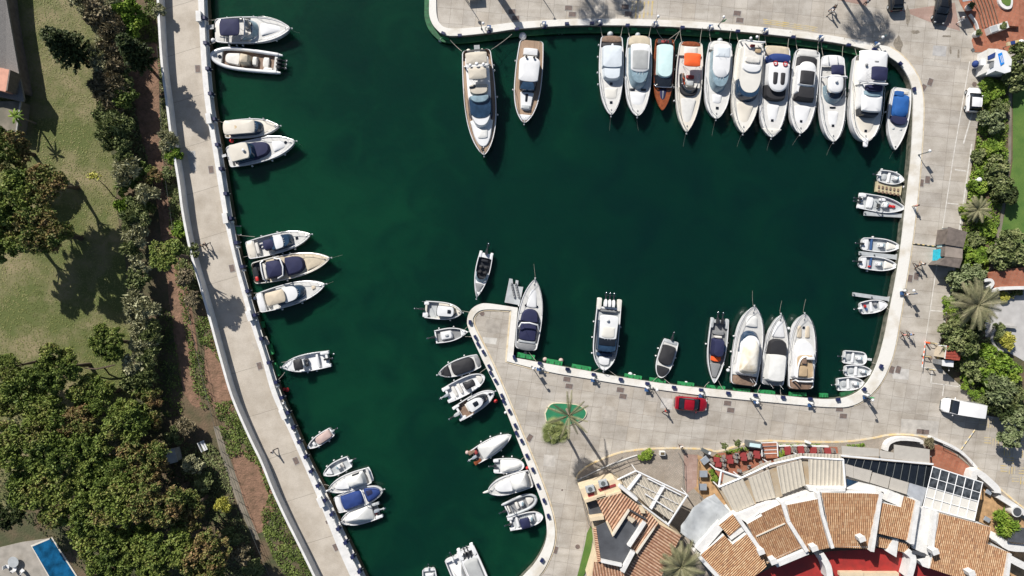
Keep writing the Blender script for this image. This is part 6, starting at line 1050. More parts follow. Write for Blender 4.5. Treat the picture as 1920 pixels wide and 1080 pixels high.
for x, y, r_, h, m, lb in T: tree(x, y, r_*1.10, h+rnd.uniform(-1.1, 1.3), 'pine', m, lb)
tree(311, 475, 32, 7.0, 'round', 'pine', 'dense round dark tree by the red earth path', 'round_tree', 'garden trees')
# leaning conifers with a plumed crown
def conifer(base, tip, label, m='dpine', w_=1.6):
    b = P(*base); h = 9.2; tp_ = P(*tip, G+h); t = thing('norfolk_pine', label, 'tree', b, 0, 'tall conifers with bare lower trunks')
    d = tp_-b; obj('trunk', MB().tube([(0, 0, -.1), tuple(d*.35+Vector((.1, 0, 0))), tuple(d*.99)], [.22, .16, .04], 8), 'bark', t)
    rg = np.random.default_rng(int(base[0])); pts = []
    for i in range(11):
        f = .38+.62*i/11; c = np.array(d)*f; rr_ = w_*(1.15-f)*2.0+.2
        for j in range(8):
            a = j*.785+i*.4; n_ = 150; s_ = rg.uniform(.05, 1, n_)
            pts.append(c+np.stack([s_*rr_*math.cos(a), s_*rr_*math.sin(a), .12*s_+.25*s_**2], 1)+rg.normal(size=(n_, 3))*.1)
    me = quads_mesh('crown', np.concatenate(pts), .2, rg=rg, asp=2); link('crown', me, t, m, 0)
conifer((175, 124), (88, 62), 'leaning dark conifer with a bare curved trunk on the open lawn'); conifer((288, 135), (228, 72), 'dark conifer with a bare trunk beside the promenade wall', w_=1.2)
sk = thing('agave_stalk', 'thin leaning stalk with a yellow flower head on the lawn', 'plant', P(213, 368)); dd = P(176, 330, G+4)-P(213, 368)
obj('stalk', MB().tube([(0, 0, 0), tuple(dd*.5+Vector((.15, .1, 0))), tuple(dd)], [.08, .06, .03], 6), 'bark', sk)
link('flower_head', quads_mesh('flower_head', np.array(dd)+rg_.normal(size=(160, 3))*np.array([.45, .22, .15]), .2), sk, 'yleaf', 0)
# shrubs along the garden (x, y, r, material, kind, height)
SH = [(148, 3, 22, 'greyl', 'bush', 2), (178, 18, 28, 'dull', 'bush', 2.5), (205, 8, 24, 'greyl', 'bush', 2), (232, 12, 24, 'bright', 'bush', 2), (252, 28, 20, 'bright', 'bush', 1.5), (236, 50, 22, 'bright', 'bush', 1.6), (205, 52, 24, 'dull', 'spiky', 2.2), (182, 92, 22, 'greyl', 'spiky', 2.2), (206, 92, 24, 'dull', 'spiky', 2), (190, 122, 22, 'greyl', 'spiky', 2), (214, 118, 20, 'dull', 'spiky', 2), (188, 155, 22, 'dull', 'spiky', 2), (210, 160, 24, 'dull', 'spiky', 2.2), (200, 185, 24, 'dull', 'spiky', 2), (228, 145, 20, 'shrub', 'bush', 1.6), (226, 178, 22, 'herb', 'bush', 2),
      (192, 208, 20, 'shrub', 'bush', 2), (208, 232, 26, 'shrub', 'spiky', 2.2), (196, 258, 20, 'shrub', 'spiky', 1.8), (222, 262, 20, 'shrub', 'bush', 2), (232, 238, 18, 'shrub', 'bush', 2), (226, 286, 18, 'shrub', 'bush', 2), (232, 318, 24, 'greyl', 'spiky', 2), (234, 348, 20, 'herb', 'bush', 1.4), (262, 322, 18, 'herb', 'bush', 1.4), (282, 330, 16, 'pinered', 'bush', 1.3), (272, 362, 20, 'greyl', 'spiky', 1.8), (250, 384, 20, 'shrub', 'bush', 1.6), (228, 384, 16, 'bright', 'spiky', 1.6), (272, 392, 14, 'pinered', 'bush', 1.2), (240, 412, 20, 'shrub', 'spiky', 2), (262, 412, 16, 'shrub', 'bush', 1.8), (250, 440, 22, 'greyl', 'spiky', 2), (244, 468, 20, 'shrub', 'spiky', 2), (256, 494, 20, 'greyl', 'bush', 2), (252, 522, 20, 'shrub', 'bush', 2),
      (250, 568, 22, 'greyl', 'spiky', 2.4), (270, 582, 22, 'greyl', 'spiky', 2.4), (258, 610, 22, 'greyl', 'spiky', 2.2), (278, 624, 20, 'shrub', 'spiky', 2.2), (262, 648, 22, 'greyl', 'spiky', 2.2), (276, 670, 20, 'shrub', 'spiky', 2.2), (252, 682, 22, 'greyl', 'bush', 2.2), (270, 704, 20, 'shrub', 'spiky', 2), (240, 712, 20, 'shrub', 'bush', 2), (262, 730, 18, 'pinered', 'bush', 1.6), (284, 748, 18, 'pinered', 'bush', 1.8), (282, 790, 18, 'pinered', 'bush', 1.8), (262, 770, 16, 'herb', 'bush', 1.6), (325, 815, 18, 'shrub', 'bush', 1.4), (344, 800, 16, 'dull', 'spiky', 1.4), (360, 872, 18, 'greyl', 'bush', 1.5), (380, 905, 18, 'shrub', 'bush', 1.2), (415, 948, 14, 'yleaf', 'spiky', 1.2), (430, 1010, 18, 'shrub', 'bush', 1.2), (450, 1045, 20, 'dull', 'bush', 1.2), (470, 1070, 18, 'shrub', 'bush', 1.2), (345, 520, 16, 'dull', 'bush', 1.2),
      (312, 262, 18, 'greyl', 'spiky', 1.5), (322, 290, 16, 'bright', 'bush', 1.2), (316, 325, 14, 'shrub', 'bush', 1), (335, 430, 16, 'bright', 'bush', 1), (352, 470, 16, 'shrub', 'bush', 1.1), (296, 18, 12, 'greyl', 'bush', 1.2), (358, 560, 14, 'dull', 'bush', 1)]
wh = {'herb': 'leaf green', 'sage': 'sage green', 'greyl': 'grey green', 'dull': 'brown twiggy', 'bright': 'bright green', 'shrub': 'olive green', 'dpine': 'dark', 'pinered': 'russet', 'yleaf': 'yellow'}
def zone(y): return 'at the top of the garden' if y < 110 else 'beside the upper lawn' if y < 220 else 'below the leaning conifer' if y < 300 else 'by the yellow flower stalk' if y < 400 else 'beside the big lawn shadow' if y < 540 else 'beside the lower lawn' if y < 700 else 'by the edge of the dense wood' if y < 900 else 'near the foot of the garden'
for i, (x, y, r_, m, k, h) in enumerate(SH):
    x2, y2 = x, y
    shrub(x, y, r_*1.15, m, '%s %s %s' % (wh[m], 'spiky leaved shrub' if k == 'spiky' else 'shrub', zone(y)), k, h*1.55, 'garden_shrub', 'shrubs of the west garden', 'shrub')
ES = [(1864, 222, 24, 'sage', 'bush', 2), (1853, 160, 13, 'bright', 'bush', 1), (1870, 172, 16, 'bright', 'bush', 1), (1850, 182, 11, 'bright', 'bush', 1), (1908, 128, 22, 'shrub', 'bush', 2.5), (1924, 100, 22, 'shrub', 'bush', 3), (1905, 150, 20, 'shrub', 'bush', 2), (1880, 200, 16, 'shrub', 'bush', 1.3), (1866, 275, 18, 'bright', 'bush', 1), (1840, 290, 14, 'shrub', 'bush', 1), (1872, 315, 24, 'shrub', 'bush', 1.8), (1880, 345, 22, 'shrub', 'bush', 1.8), (1890, 365, 20, 'dpine', 'bush', 1.8), (1838, 345, 18, 'bright', 'bush', 1), (1850, 330, 16, 'bright', 'bush', 1), (1815, 395, 14, 'bright', 'bush', .8), (1852, 432, 18, 'bright', 'bush', 1), (1832, 450, 16, 'shrub', 'bush', 1), (1822, 480, 16, 'bright', 'bush', 1), (1845, 478, 16, 'bright', 'bush', 1), (1900, 450, 24, 'shrub', 'bush', 2.2), (1885, 480, 24, 'shrub', 'bush', 2.2), (1908, 480, 22, 'shrub', 'bush', 2), (1812, 520, 24, 'sage', 'bush', 2.4), (1795, 528, 16, 'shrub', 'bush', 1.5), (1838, 512, 16, 'sage', 'bush', 1.5), (1782, 565, 12, 'bright', 'bush', .9), (1788, 588, 14, 'bright', 'bush', 1.2), (1885, 555, 10, 'yleaf', 'bush', .8), (1908, 548, 12, 'pinered', 'bush', .8),
      (1795, 625, 26, 'shrub', 'bush', 3), (1815, 640, 24, 'shrub', 'bush', 3), (1790, 648, 18, 'shrub', 'bush', 2.6), (1830, 610, 18, 'dpine', 'bush', 2), (1820, 665, 16, 'bright', 'bush', 2), (1832, 690, 24, 'shrub', 'bush', 2), (1855, 670, 22, 'bright', 'bush', 2.2), (1878, 690, 26, 'bright', 'bush', 2.6), (1860, 705, 24, 'bright', 'bush', 2.2), (1900, 700, 20, 'bright', 'bush', 2.2), (1815, 718, 14, 'bright', 'bush', 1), (1830, 738, 12, 'bright', 'bush', 1), (1852, 728, 12, 'bright', 'bush', 1), (1880, 732, 26, 'sage', 'spiky', 3), (1905, 745, 22, 'shrub', 'spiky', 2.5), (1840, 755, 14, 'shrub', 'bush', 1), (1858, 765, 12, 'shrub', 'bush', 1), (1912, 790, 22, 'sage', 'bush', 3), (1900, 820, 20, 'sage', 'bush', 3), (1882, 770, 18, 'dpine', 'bush', 2.5), (1905, 770, 18, 'dpine', 'bush', 2.5),
      (1876, 618, 12, 'shrub', 'bush', 1), (1885, 635, 14, 'shrub', 'bush', 1)]
def zone2(y): return 'behind the blue and white kiosk' if y < 165 else 'beside the white hatchback' if y < 260 else 'along the upper lawn' if y < 400 else 'behind the brown kiosk' if y < 500 else 'around the big feather palm' if y < 610 else 'behind the toll booth' if y < 712 else 'behind the white van'
for x, y, r_, m, k, h in ES: shrub(x, y, r_*1.15, m, '%s shrub %s' % (wh[m], zone2(y)), k, h, 'garden_shrub', 'shrubs of the east garden', 'shrub')
bylab = {}
for o in list(COL.objects):
    if o.get('category') == 'shrub': bylab.setdefault(o['label'], []).append(o)
NUM = ['', 'northmost', 'second', 'third', 'fourth', 'fifth', 'sixth']; CNT = ['', '', 'two', 'three', 'four', 'five', 'six']
for l_, os__ in bylab.items():
    if len(os__) < 2: continue
    os__.sort(key=lambda o: -o.location.y)
    for i, o in enumerate(os__): o['label'] = l_+(', %s of %s alike' % ('northmost' if i == 0 else 'southmost' if i == len(os__)-1 else NUM[i+1]+' northmost', CNT[len(os__)]))
# ground cover
def inpoly(X, Y, poly):
    c = np.zeros(len(X), bool); n = len(poly)
    for i in range(n):
        x1, y1 = poly[i]; x2, y2 = poly[(i+1) % n]
        c ^= ((y1 > Y) != (y2 > Y)) & (X < (x2-x1)*(Y-y1)/((y2-y1) or 1e-9)+x1)
    return c
def cover(name, poly, m, dens=60, size=.16, h=.35, label=None):
    w_ = W(poly); xs = [p[0] for p in w_]; ys = [p[1] for p in w_]; A = (max(xs)-min(xs))*(max(ys)-min(ys)); n = int(A*dens)
    X = rg_.uniform(min(xs), max(xs), n); Y = rg_.uniform(min(ys), max(ys), n); k = inpoly(X, Y, w_); X, Y = X[k], Y[k]
    hh = (np.sin(X*2.1+np.cos(Y*1.7)*2)+np.sin(Y*2.6+X*.7)*.8+np.sin(X*5.1)*.3+np.sin(Y*4.7+X*3)*.3)
    keep = hh+rg_.normal(size=len(X))*.5 > -1.2; X, Y, hh = X[keep], Y[keep], hh[keep]
    C = np.stack([X, Y, G+.05+h*np.clip(.5+hh*.35, .05, 1.4)*rg_.uniform(.6, 1, len(X))], 1)
    o = link(name, quads_mesh(name, C, size, .4 if h > .1 else 5, rg=rg_), None, m, 0); return tag(o, label or name.replace('_', ' ')+' beside the promenade wall', 'ground cover', None, 'stuff')
def wallside(y0, y1, xl):
    b = [p for p in ww if y0 <= p[1] <= y1]; return [(p[0]-6, p[1]) for p in b]+xl
cover('ground_cover', wallside(60, 260, [(318, 265), (302, 260), (300, 150), (296, 90)]), 'shrub', 70, label='low dark green planting along the upper promenade wall')
cover('ground_cover', wallside(-10, 75, [(296, 80), (262, 80), (268, 30), (272, -10)]), 'herb', 70, label='bright green ground cover at the top of the garden')
cover('ground_cover', wallside(250, 560, [(358, 560), (340, 500), (325, 440), (318, 380), (306, 340), (304, 260)]), 'shrub', 80, label='green hedge planting along the middle promenade wall')
cover('ground_cover', [(318, 360), (330, 375), (345, 470), (352, 560), (365, 650), (372, 690), (362, 690), (344, 600), (330, 520), (318, 440)], 'herb', 60, label='bright green strip beside the red earth path')
cover('ground_cover', wallside(590, 690, [(420, 690), (400, 660), (375, 650), (366, 600), (372, 585)]), 'herb', 80, label='bright green patch along the wall south of the round tree')
cover('ground_cover', [(352, 660), (378, 655), (388, 710), (400, 760), (382, 770), (362, 730)], 'herb', 50, .15, .3, label='green tuft by the bend of the red earth path')
cover('ground_cover', wallside(740, 870, [(474, 870), (455, 850), (430, 860), (412, 800), (402, 755), (440, 750)]), 'herb', 80, label='bright green bank below the earth bank')
cover('ground_cover', wallside(850, 1140, [(590, 1140), (560, 1100), (520, 1060), (494, 1000), (490, 960), (505, 930), (490, 890), (478, 855)]), 'herb', 75, label='green bank along the lower promenade wall')
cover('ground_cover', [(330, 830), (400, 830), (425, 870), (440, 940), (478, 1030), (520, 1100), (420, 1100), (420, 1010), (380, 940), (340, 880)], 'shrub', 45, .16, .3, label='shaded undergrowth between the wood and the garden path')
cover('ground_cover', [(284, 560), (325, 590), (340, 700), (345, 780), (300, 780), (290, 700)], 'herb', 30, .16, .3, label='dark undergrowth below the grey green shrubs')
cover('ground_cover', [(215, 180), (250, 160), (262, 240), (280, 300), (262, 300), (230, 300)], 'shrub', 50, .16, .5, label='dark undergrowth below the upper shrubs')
cover('ground_cover', [(1846, 140), (1890, 150), (1888, 300), (1875, 400), (1850, 515), (1790, 520), (1800, 440), (1825, 290)], 'bright', 70, label='bright green planting along the east quay kerb')
cover('ground_cover', [(1780, 545), (1850, 545), (1848, 630), (1905, 680), (1925, 800), (1855, 775), (1845, 755), (1826, 745), (1800, 700), (1768, 685), (1768, 640)], 'shrub', 55, .18, .5, label='mixed dark planting behind the toll booth')
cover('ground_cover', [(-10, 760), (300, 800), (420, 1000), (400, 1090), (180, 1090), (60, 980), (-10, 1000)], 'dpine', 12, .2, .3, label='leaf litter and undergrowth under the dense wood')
for q_, lb in (([(1338, 852), (1366, 843), (1400, 836), (1402, 842), (1368, 850), (1340, 860)], 'low hedge beside the red tables'), ([(1460, 832), (1500, 831), (1550, 832), (1550, 836), (1500, 836), (1462, 837)], 'low hedge right of the terrace steps'), ([(1582, 833), (1618, 830), (1622, 836), (1585, 838)], 'low hedge in front of the grey roofs')):
    cover('low_hedge', q_, 'bright', 160, .13, .45, lb)
cover('lawn_tufts', [(-20, -20), (148, -20), (170, 40), (184, 130), (186, 190), (205, 270), (220, 400), (236, 520), (246, 640), (246, 740), (-20, 800)], 'tuft', 20, .11, .015, 'short worn grass tufts over the west lawn')
# palms
def palm(px, py, h, r_, n, label, m='palm', fan=False, tr=.2, base=None, droop=.5, group='palms', lf_=.20):
    top = P(px, py, G+h); b = P(*base) if base else Vector((top.x, top.y, G)); t = thing('palm_tree', label, 'palm', b, 0, group); d = top-b
    obj('trunk', MB().tube([(0, 0, -.1), tuple(d*.5+Vector((.05, .05, 0))), tuple(d*.97)], [tr*1.2, tr, tr*.9], 9), 'barkl', t); rr = random.Random(int(px))
    Rm = r_*S; fr = []; lf = []
    for i in range(n):
        a = i*2.39996+rr.uniform(-.2, .2); el = .95-1.25*(i/n)+rr.uniform(-.1, .1); L_ = Rm*rr.uniform(.85, 1.1); pts = []
        for k in range(9):
            s_ = k/8; x = L_*s_*math.cos(el*(1-s_*.4))*1.0; z = L_*(s_*math.sin(el)-droop*s_*s_*.9)
            pts.append(Vector((x*math.cos(a), x*math.sin(a), z))+d)
        fr.append(pts)
        side = Vector((-math.sin(a), math.cos(a), 0))
        if not fan:
            for k in range(2, 9):
                for s_ in (-1, 1):
                    for o_ in (0, .33, .66):
                        p0 = pts[k-1].lerp(pts[k], o_); dr = (pts[k]-pts[k-1]).normalized(); ll = L_*lf_*(1-abs((k-1+o_)/8-.45)*1.1)
                        tip = p0+(side*s_+dr*.7).normalized()*ll-Vector((0, 0, ll*.25)); wd = dr*(.05+.012*r_/40)
                        lf.append((p0-wd, p0+wd, tip+wd*.2, tip-wd*.2))
        else:
            c0 = pts[1 if i < n*.3 else 4]; dr = (pts[5]-pts[3]).normalized()
            for k in range(-7, 8):
                an = k*.17; dv = (dr*math.cos(an)+side*math.sin(an)).normalized(); ll = L_*.62*(1-abs(k)*.035); tip = c0+dv*ll-Vector((0, 0, ll*.3)); md_ = c0+dv*ll*.6; wv = dv.cross(Vector((0, 0, 1))).normalized()*.04
                lf.append((c0, md_+wv, tip, md_-wv))
    mb = MB()
    for pts in fr: mb.tube([tuple(p) for p in pts[:(9 if not fan else 6)]], [.035-.003*k for k in range(9 if not fan else 6)], 4)
    for q_ in lf: mb.add(q_, [(0, 1, 2, 3)])
    obj('fronds', mb, m, t, 0, clean=False); return t
palm(1067, 779, 8.5, 42, 13, 'taller sparse feather palm on the green traffic island', 'palmo', tr=.2, base=(1063, 768), droop=.25, lf_=.11)
palm(1041, 811, 7, 25, 38, 'shorter bushy fan palm at the foot of the green traffic island', 'palm', True, tr=.17, base=(1051, 796))
palm(1833, 572, 4.5, 46, 34, 'big feather palm by the pale courtyard', 'palmo', tr=.32, droop=.45)
palm(1277, 1062, 4.5, 44, 34, 'feather palm between the cream building and the curved tiled house', 'palmo', tr=.3, droop=.5)
palm(1834, 393, 2.2, 26, 30, 'small grey palm in the bright planting of the east garden', 'palmo', tr=.2)
palm(28, 218, 4.0, 15, 12, 'small palm beside the terrace at the left edge', 'bright', tr=.12)
palm(1596, -120, 8.5, 32, 26, 'fan palm just above the top edge whose shadow falls on the north-east quay', 'palm', True, tr=.2)
palm(1629, -118, 8.5, 32, 26, 'second fan palm above the top edge beside the first', 'palm', True, tr=.2)
palm(1048, -151, 8.5, 32, 26, 'fan palm above the top edge shading the north quay', 'palm', True, tr=.2)
palm(1114, -175, 8.5, 30, 26, 'fan palm above the top edge near the yellow marking', 'palm', True, tr=.2)
for x, y, r_, h, lb, m in [(1890, 985, 26, 2.6, 'big leafed plant with variegated leaves over the lower terrace', 'bright'), (1893, 640, 16, 1.5, 'yellow green broad leafed plant in the round courtyard bed', 'yleaf'), (1745, 832, 12, 1.5, 'dark shrub at the corner of the round terrace', 'dull')]:
    t = shrub(x, y, r_, m, lb, 'spiky', h, 'leafy_plant', None, 'plant')
for x, y, lb in [(1359, 836, 'left of the two slim potted trees by the red tables'), (1384, 831, 'right of the two slim potted trees by the red tables')]: shrub(x, y, 7, 'shrub', lb, 'bush', 2, 'potted_tree', 'potted trees by the terrace', 'tree')
for x, y, r_, lb in [(1215, 852, 12, 'flowering bush on the cobbled terrace kerb'), (1205, 856, 9, 'small green bush left of the flowering one'), (1340, 898, 8, 'green plant beside the ochre terrace corner'), (1336, 886, 7, 'upper green plant beside the ochre terrace'), (1466, 851, 8, 'plant at the foot of the terrace steps'), (1280, 1012, 0, '')][:-1]: shrub(x, y, r_, 'bright', lb, 'bush', .9, 'potted_plant', None, 'plant')
# ================================================================ BUILDINGS AND TERRACES
def cent(pts, z): return sum((P(x, y, z) for x, y in pts), Vector())/len(pts)
def clip(poly, a, b):
    """clip a list of (u, v) to a <= u <= b"""
    for s, lim in ((1, a), (-1, b)):
        out = []
        for i in range(len(poly)):
            p, q_ = poly[i], poly[(i+1) % len(poly)]; dp, dq = s*(p[0]-lim), s*(q_[0]-lim)
            if dp >= 0: out.append(p)
            if dp*dq < 0: f = dp/(dp-dq); out.append((p[0]+(q_[0]-p[0])*f, p[1]+(q_[1]-p[1])*f))
        poly = out
        if len(poly) < 3: return []
    return poly
def ribbed(name, pts, z, deg, m, parent, off, slope=.2, pitch=.26, amp=.10, thick=.22, dirs=1, nf=8):
    """a roof of real barrel ribs. pts: photo pixels at height z; deg: direction the ribs run (world degrees); slope falls along the ribs"""
    w_ = W(pts, z); a = R(deg); ca, sa = math.cos(a), math.sin(a)
    q_ = [(-x*sa+y*ca, x*ca+y*sa) for x, y in w_]
    cu = sum(p[0] for p in q_)/len(q_); cv = sum(p[1] for p in q_)/len(q_); zf = lambda v: z-slope*(v-cv)*dirs
    u0 = math.floor(min(p[0] for p in q_)/pitch)*pitch; u1 = max(p[0] for p in q_)
    vs, fs, uvs = [], [], []; u = u0
    while u < u1:
        for k in range(nf):
            a0, a1 = u+pitch*k/nf, u+pitch*(k+1)/nf; c = clip(q_, a0, a1)
            if len(c) < 3: continue
            o = len(vs); pf = lambda t: amp*math.sin(math.pi*min(t/.6, 1)); h0, h1 = pf(k/nf), pf((k+1)/nf); row = round(u/pitch)+(.25 if (k+.5)/nf < .6 else .75)
            for p in c:
                f = (p[0]-a0)/(a1-a0); vs.append((p[1]*ca-p[0]*sa-off[0], p[1]*sa+p[0]*ca-off[1], zf(p[1])+h0+(h1-h0)*f-off[2])); uvs.append((row, p[1]))
            fs.append(tuple(range(o, o+len(c))))
        u += pitch
    me = bpy.data.meshes.new(name); me.from_pydata(vs, [], fs); uv = me.uv_layers.new(name='UVMap')
    for l in me.loops: uv.data[l.index].uv = uvs[l.vertex_index]
    bb = bmesh.new(); bb.from_mesh(me)
    for f in bb.faces:
        if f.normal.z < 0: f.normal_flip()
    bb.to_mesh(me); bb.free()
    o1 = link(name, me, parent, m, 0)
    zt = lambda x, y: zf(x*ca+y*sa)-.01
    mb = MB().prism(w_, z-thick-1.0, z, zt); mb.v = [(x, y, zz if i >= len(w_) else zt(x, y)-thick) for i, (x, y, zz) in enumerate(mb.v)]
    obj('eaves', mb, 'cwall' if m == 'tiled' else 'wpaint', parent, 0, off=off); return o1
def shrink(pts, k):
    c = Vector((sum(p[0] for p in pts)/len(pts), sum(p[1] for p in pts)/len(pts))); return [tuple(c+(Vector(p)-c)*k) for p in pts]
def walls(pts, z, h0, m, parent, off, k=.96, name='wall'):
    return obj(name, MB().prism(W(shrink(pts, k), z), h0, z-.35), m, parent, 0, off=off)
def zb(x, y): return (1060+x/4.153, 820+y/4.153)
def zc(x, y): return (1300+x/3.857, 800+y/3.857)
def zd(x, y): return (1600+x/3.857, 800+y/3.857)
def Z(f, *a): return [f(x, y) for x, y in a]
def strip_(name, a, b, wpx, z0, z1, m, parent, off):
    d = Vector((b[0]-a[0], b[1]-a[1])).normalized(); n_ = Vector((-d.y, d.x))*wpx/2
    q_ = [(a[0]+n_.x, a[1]+n_.y), (b[0]+n_.x, b[1]+n_.y), (b[0]-n_.x, b[1]-n_.y), (a[0]-n_.x, a[1]-n_.y)]
    return obj(name, MB().prism(W(q_, z1), z0, z1), m, parent, 0, off=off)
# --- cream building
A = thing('cream_building', 'cream rendered house with brown tiled roofs and a dark sunken roof terrace', 'building', P(1180, 985)); oa = A.location
zA = G+4.4
obj('wall', MB().prism(W(Z(zb, (112, 405), (385, 325), (440, 350), (560, 480), (720, 640), (905, 770), (880, 830), (740, 1110), (175, 1110), (240, 900), (225, 690), (165, 540)), zA-1.0), G, zA-1.0), 'cwall', A, 0, off=oa)
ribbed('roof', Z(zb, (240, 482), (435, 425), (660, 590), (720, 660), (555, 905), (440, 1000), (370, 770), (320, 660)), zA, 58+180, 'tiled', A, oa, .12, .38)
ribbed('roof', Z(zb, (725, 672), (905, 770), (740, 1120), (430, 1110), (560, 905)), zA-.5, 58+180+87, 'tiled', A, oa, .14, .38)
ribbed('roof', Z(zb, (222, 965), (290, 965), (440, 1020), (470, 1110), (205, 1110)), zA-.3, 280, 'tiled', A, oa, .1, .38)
obj('terrace_floor', MB().prism(W(Z(zb, (380, 770), (500, 570), (600, 650), (510, 870), (440, 990), (280, 960), (240, 700), (320, 665)), zA+.18), zA-.2, zA+.18), 'slate', A, 0, off=oa)
M['terrw'] = M['wpaint']
for nm, a, b, wp_, m in [('parapet', (372, 765), (500, 565), 3, 'cream'), ('parapet', (500, 565), (630, 640), 2, 'slate'), ('parapet', (620, 660), (495, 850), 7, 'wpaint'), ('parapet', (530, 890), (445, 1050), 8, 'wpaint'), ('parapet', (280, 965), (440, 1000), 5, 'wpaint'), ('parapet', (325, 660), (375, 770), 4, 'cwall'), ('ridge', (720, 665), (556, 905), 3, 'cream'), ('parapet', (150, 500), (312, 450), 6, 'cwall'), ('parapet', (190, 640), (300, 625), 7, 'cwall'), ('parapet', (245, 480), (435, 425), 3, 'cwall'), ('ridge', (420, 375), (560, 490), 6, 'wpaint')]:
    strip_(nm, zb(*a), zb(*b), wp_, zA-1.2, zA+.75 if nm == 'parapet' and m != 'cwall' else zA+.3, m, A, oa)
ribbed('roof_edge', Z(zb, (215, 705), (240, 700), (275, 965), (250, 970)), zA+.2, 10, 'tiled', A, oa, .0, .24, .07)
obj('balcony_floor', MB().prism(W(Z(zb, (165, 510), (240, 490), (300, 620), (195, 635)), zA-.8), zA-1.0, zA-.8), 'slate', A, 0, off=oa)
obj('front_wall', MB().prism(W(Z(zb, (112, 405), (385, 325), (440, 352), (435, 425), (150, 500)), zA-.3), G+1, zA-.3), 'cwall', A, 0, off=oa)
for q_, m in ((((255, 405), (390, 362), (395, 380), (268, 422)), 'redt'), (((172, 448), (222, 430), (228, 452), (182, 468)), 'redt')): obj('tile_trim', MB().prism(W(Z(zb, *q_), zA-.2), zA-.35, zA-.2), m, A, 0, off=oa)
obj('chimney', MB().prism(W(Z(zb, (495, 620), (548, 645), (520, 672), (488, 640)), zA+1), zA-.5, zA+.9), 'beigef', A, 0, off=oa)
obj('chimney', MB().prism(W(Z(zb, (575, 548), (615, 560), (625, 592), (590, 590)), zA+1), zA-1.5, zA+1.0), 'cwall', A, 0, off=oa)
for (x, y) in ((190, 395), (290, 350)):
    ac = thing('air_conditioner', 'boxy air conditioner on the cream building roof, '+('left' if x < 200 else 'right')+' of two', 'air conditioner', P(*zb(x, y), zA-.25), R(14), 'air conditioners'); ac.location.z = zA-.3
    obj('casing', MB().box((0, 0, .3), (1.15, .8, .6), 0, .98), 'lgrey', ac, 0); obj('fan_grille', MB().tube([(0, 0, .61), (0, 0, .64)], .3, 16), 'metal', ac)
# slatted pergola beside it
pg = thing('pergola', 'white steel pergola with cream slatted fabric beside the cream building', 'pergola', P(1225, 925)); op = pg.location; zp = G+3.2
for q_ in (Z(zb, (420, 320), (550, 285), (575, 310), (490, 400)), Z(zb, (590, 300), (760, 385), (650, 540), (510, 410)), Z(zb, (780, 395), (935, 470), (810, 640), (680, 545))): ribbed('awning', q_, zp, -62, 'awn', pg, op, .0, .42, .22, .08)
fr = Z(zb, (405, 330), (550, 260), (950, 450), (800, 680), (560, 500)); mb = MB()
for i in range(5):
    a, b = P(*fr[i], zp+.35), P(*fr[(i+1) % 5], zp+.35); mb.tube([a-op, b-op], .12, 5)
for a, b in (((590, 290), (490, 420)), ((775, 380), (670, 560)), ((640, 320), (900, 450)), ((620, 440), (840, 580)), ((560, 360), (880, 520))):
    mb.tube([P(*zb(*a), zp+.4)-op, P(*zb(*b), zp+.4)-op], .1 if a[0] != 560 else .04, 5)
for p in fr: mb.tube([P(*p, zp)-op-Vector((0, 0, zp-G)), P(*p, zp)-op+Vector((0, 0, .4))], .09, 6)
obj('frame', mb, 'gel', pg)
for a, b in (((770, 370), (665, 555)), ((585, 290), (485, 415))): strip_('gutter', zb(*a), zb(*b), 7, zp+.15, zp+.3, 'gel', pg, op)
fb_ = thing('fabric_canopy', 'pale grey crumpled canopy sheet stretched between the two houses', 'canopy', P(1320, 975)); rr = random.Random(4); bmv = []
cq = Z(zb, (1160, 440), (1290, 590), (1240, 680), (1030, 845), (895, 740), (900, 690), (1000, 540), (1090, 480)); zc_ = G+2.9
me_b = bmesh.new(); vsb = [me_b.verts.new(P(*p, zc_)-fb_.location) for p in cq]; me_b.faces.new(vsb)
bmesh.ops.triangulate(me_b, faces=me_b.faces[:]); bmesh.ops.subdivide_edges(me_b, edges=me_b.edges[:], cuts=9, use_grid_fill=True)
for v in me_b.verts: v.co.z += .16*math.sin(v.co.x*1.9+v.co.y*.6)*math.sin(v.co.y*1.3)+.09*abs(math.sin(v.co.x*2.3-v.co.y*2.9))+rr.uniform(-.05, .05)
bmesh.ops.recalc_face_normals(me_b, faces=me_b.faces); r2 = bmesh.ops.extrude_face_region(me_b, geom=me_b.faces[:])
for e in r2['geom']:
    if isinstance(e, bmesh.types.BMVert): e.co.z -= .05
mm = bpy.data.meshes.new('sheet'); me_b.to_mesh(mm); me_b.free(); link('sheet', mm, fb_, mat('weathered_sheet', (.44, .46, .47), .7, vs=.5, col2=(.33, .345, .35), detail=10), 1)
obj('post', MB().tube([P(*cq[0], zc_)-fb_.location, P(*cq[0], G)-fb_.location], .07).tube([P(*cq[4], zc_)-fb_.location, P(*cq[4], G)-fb_.location], .07), 'metal', fb_)
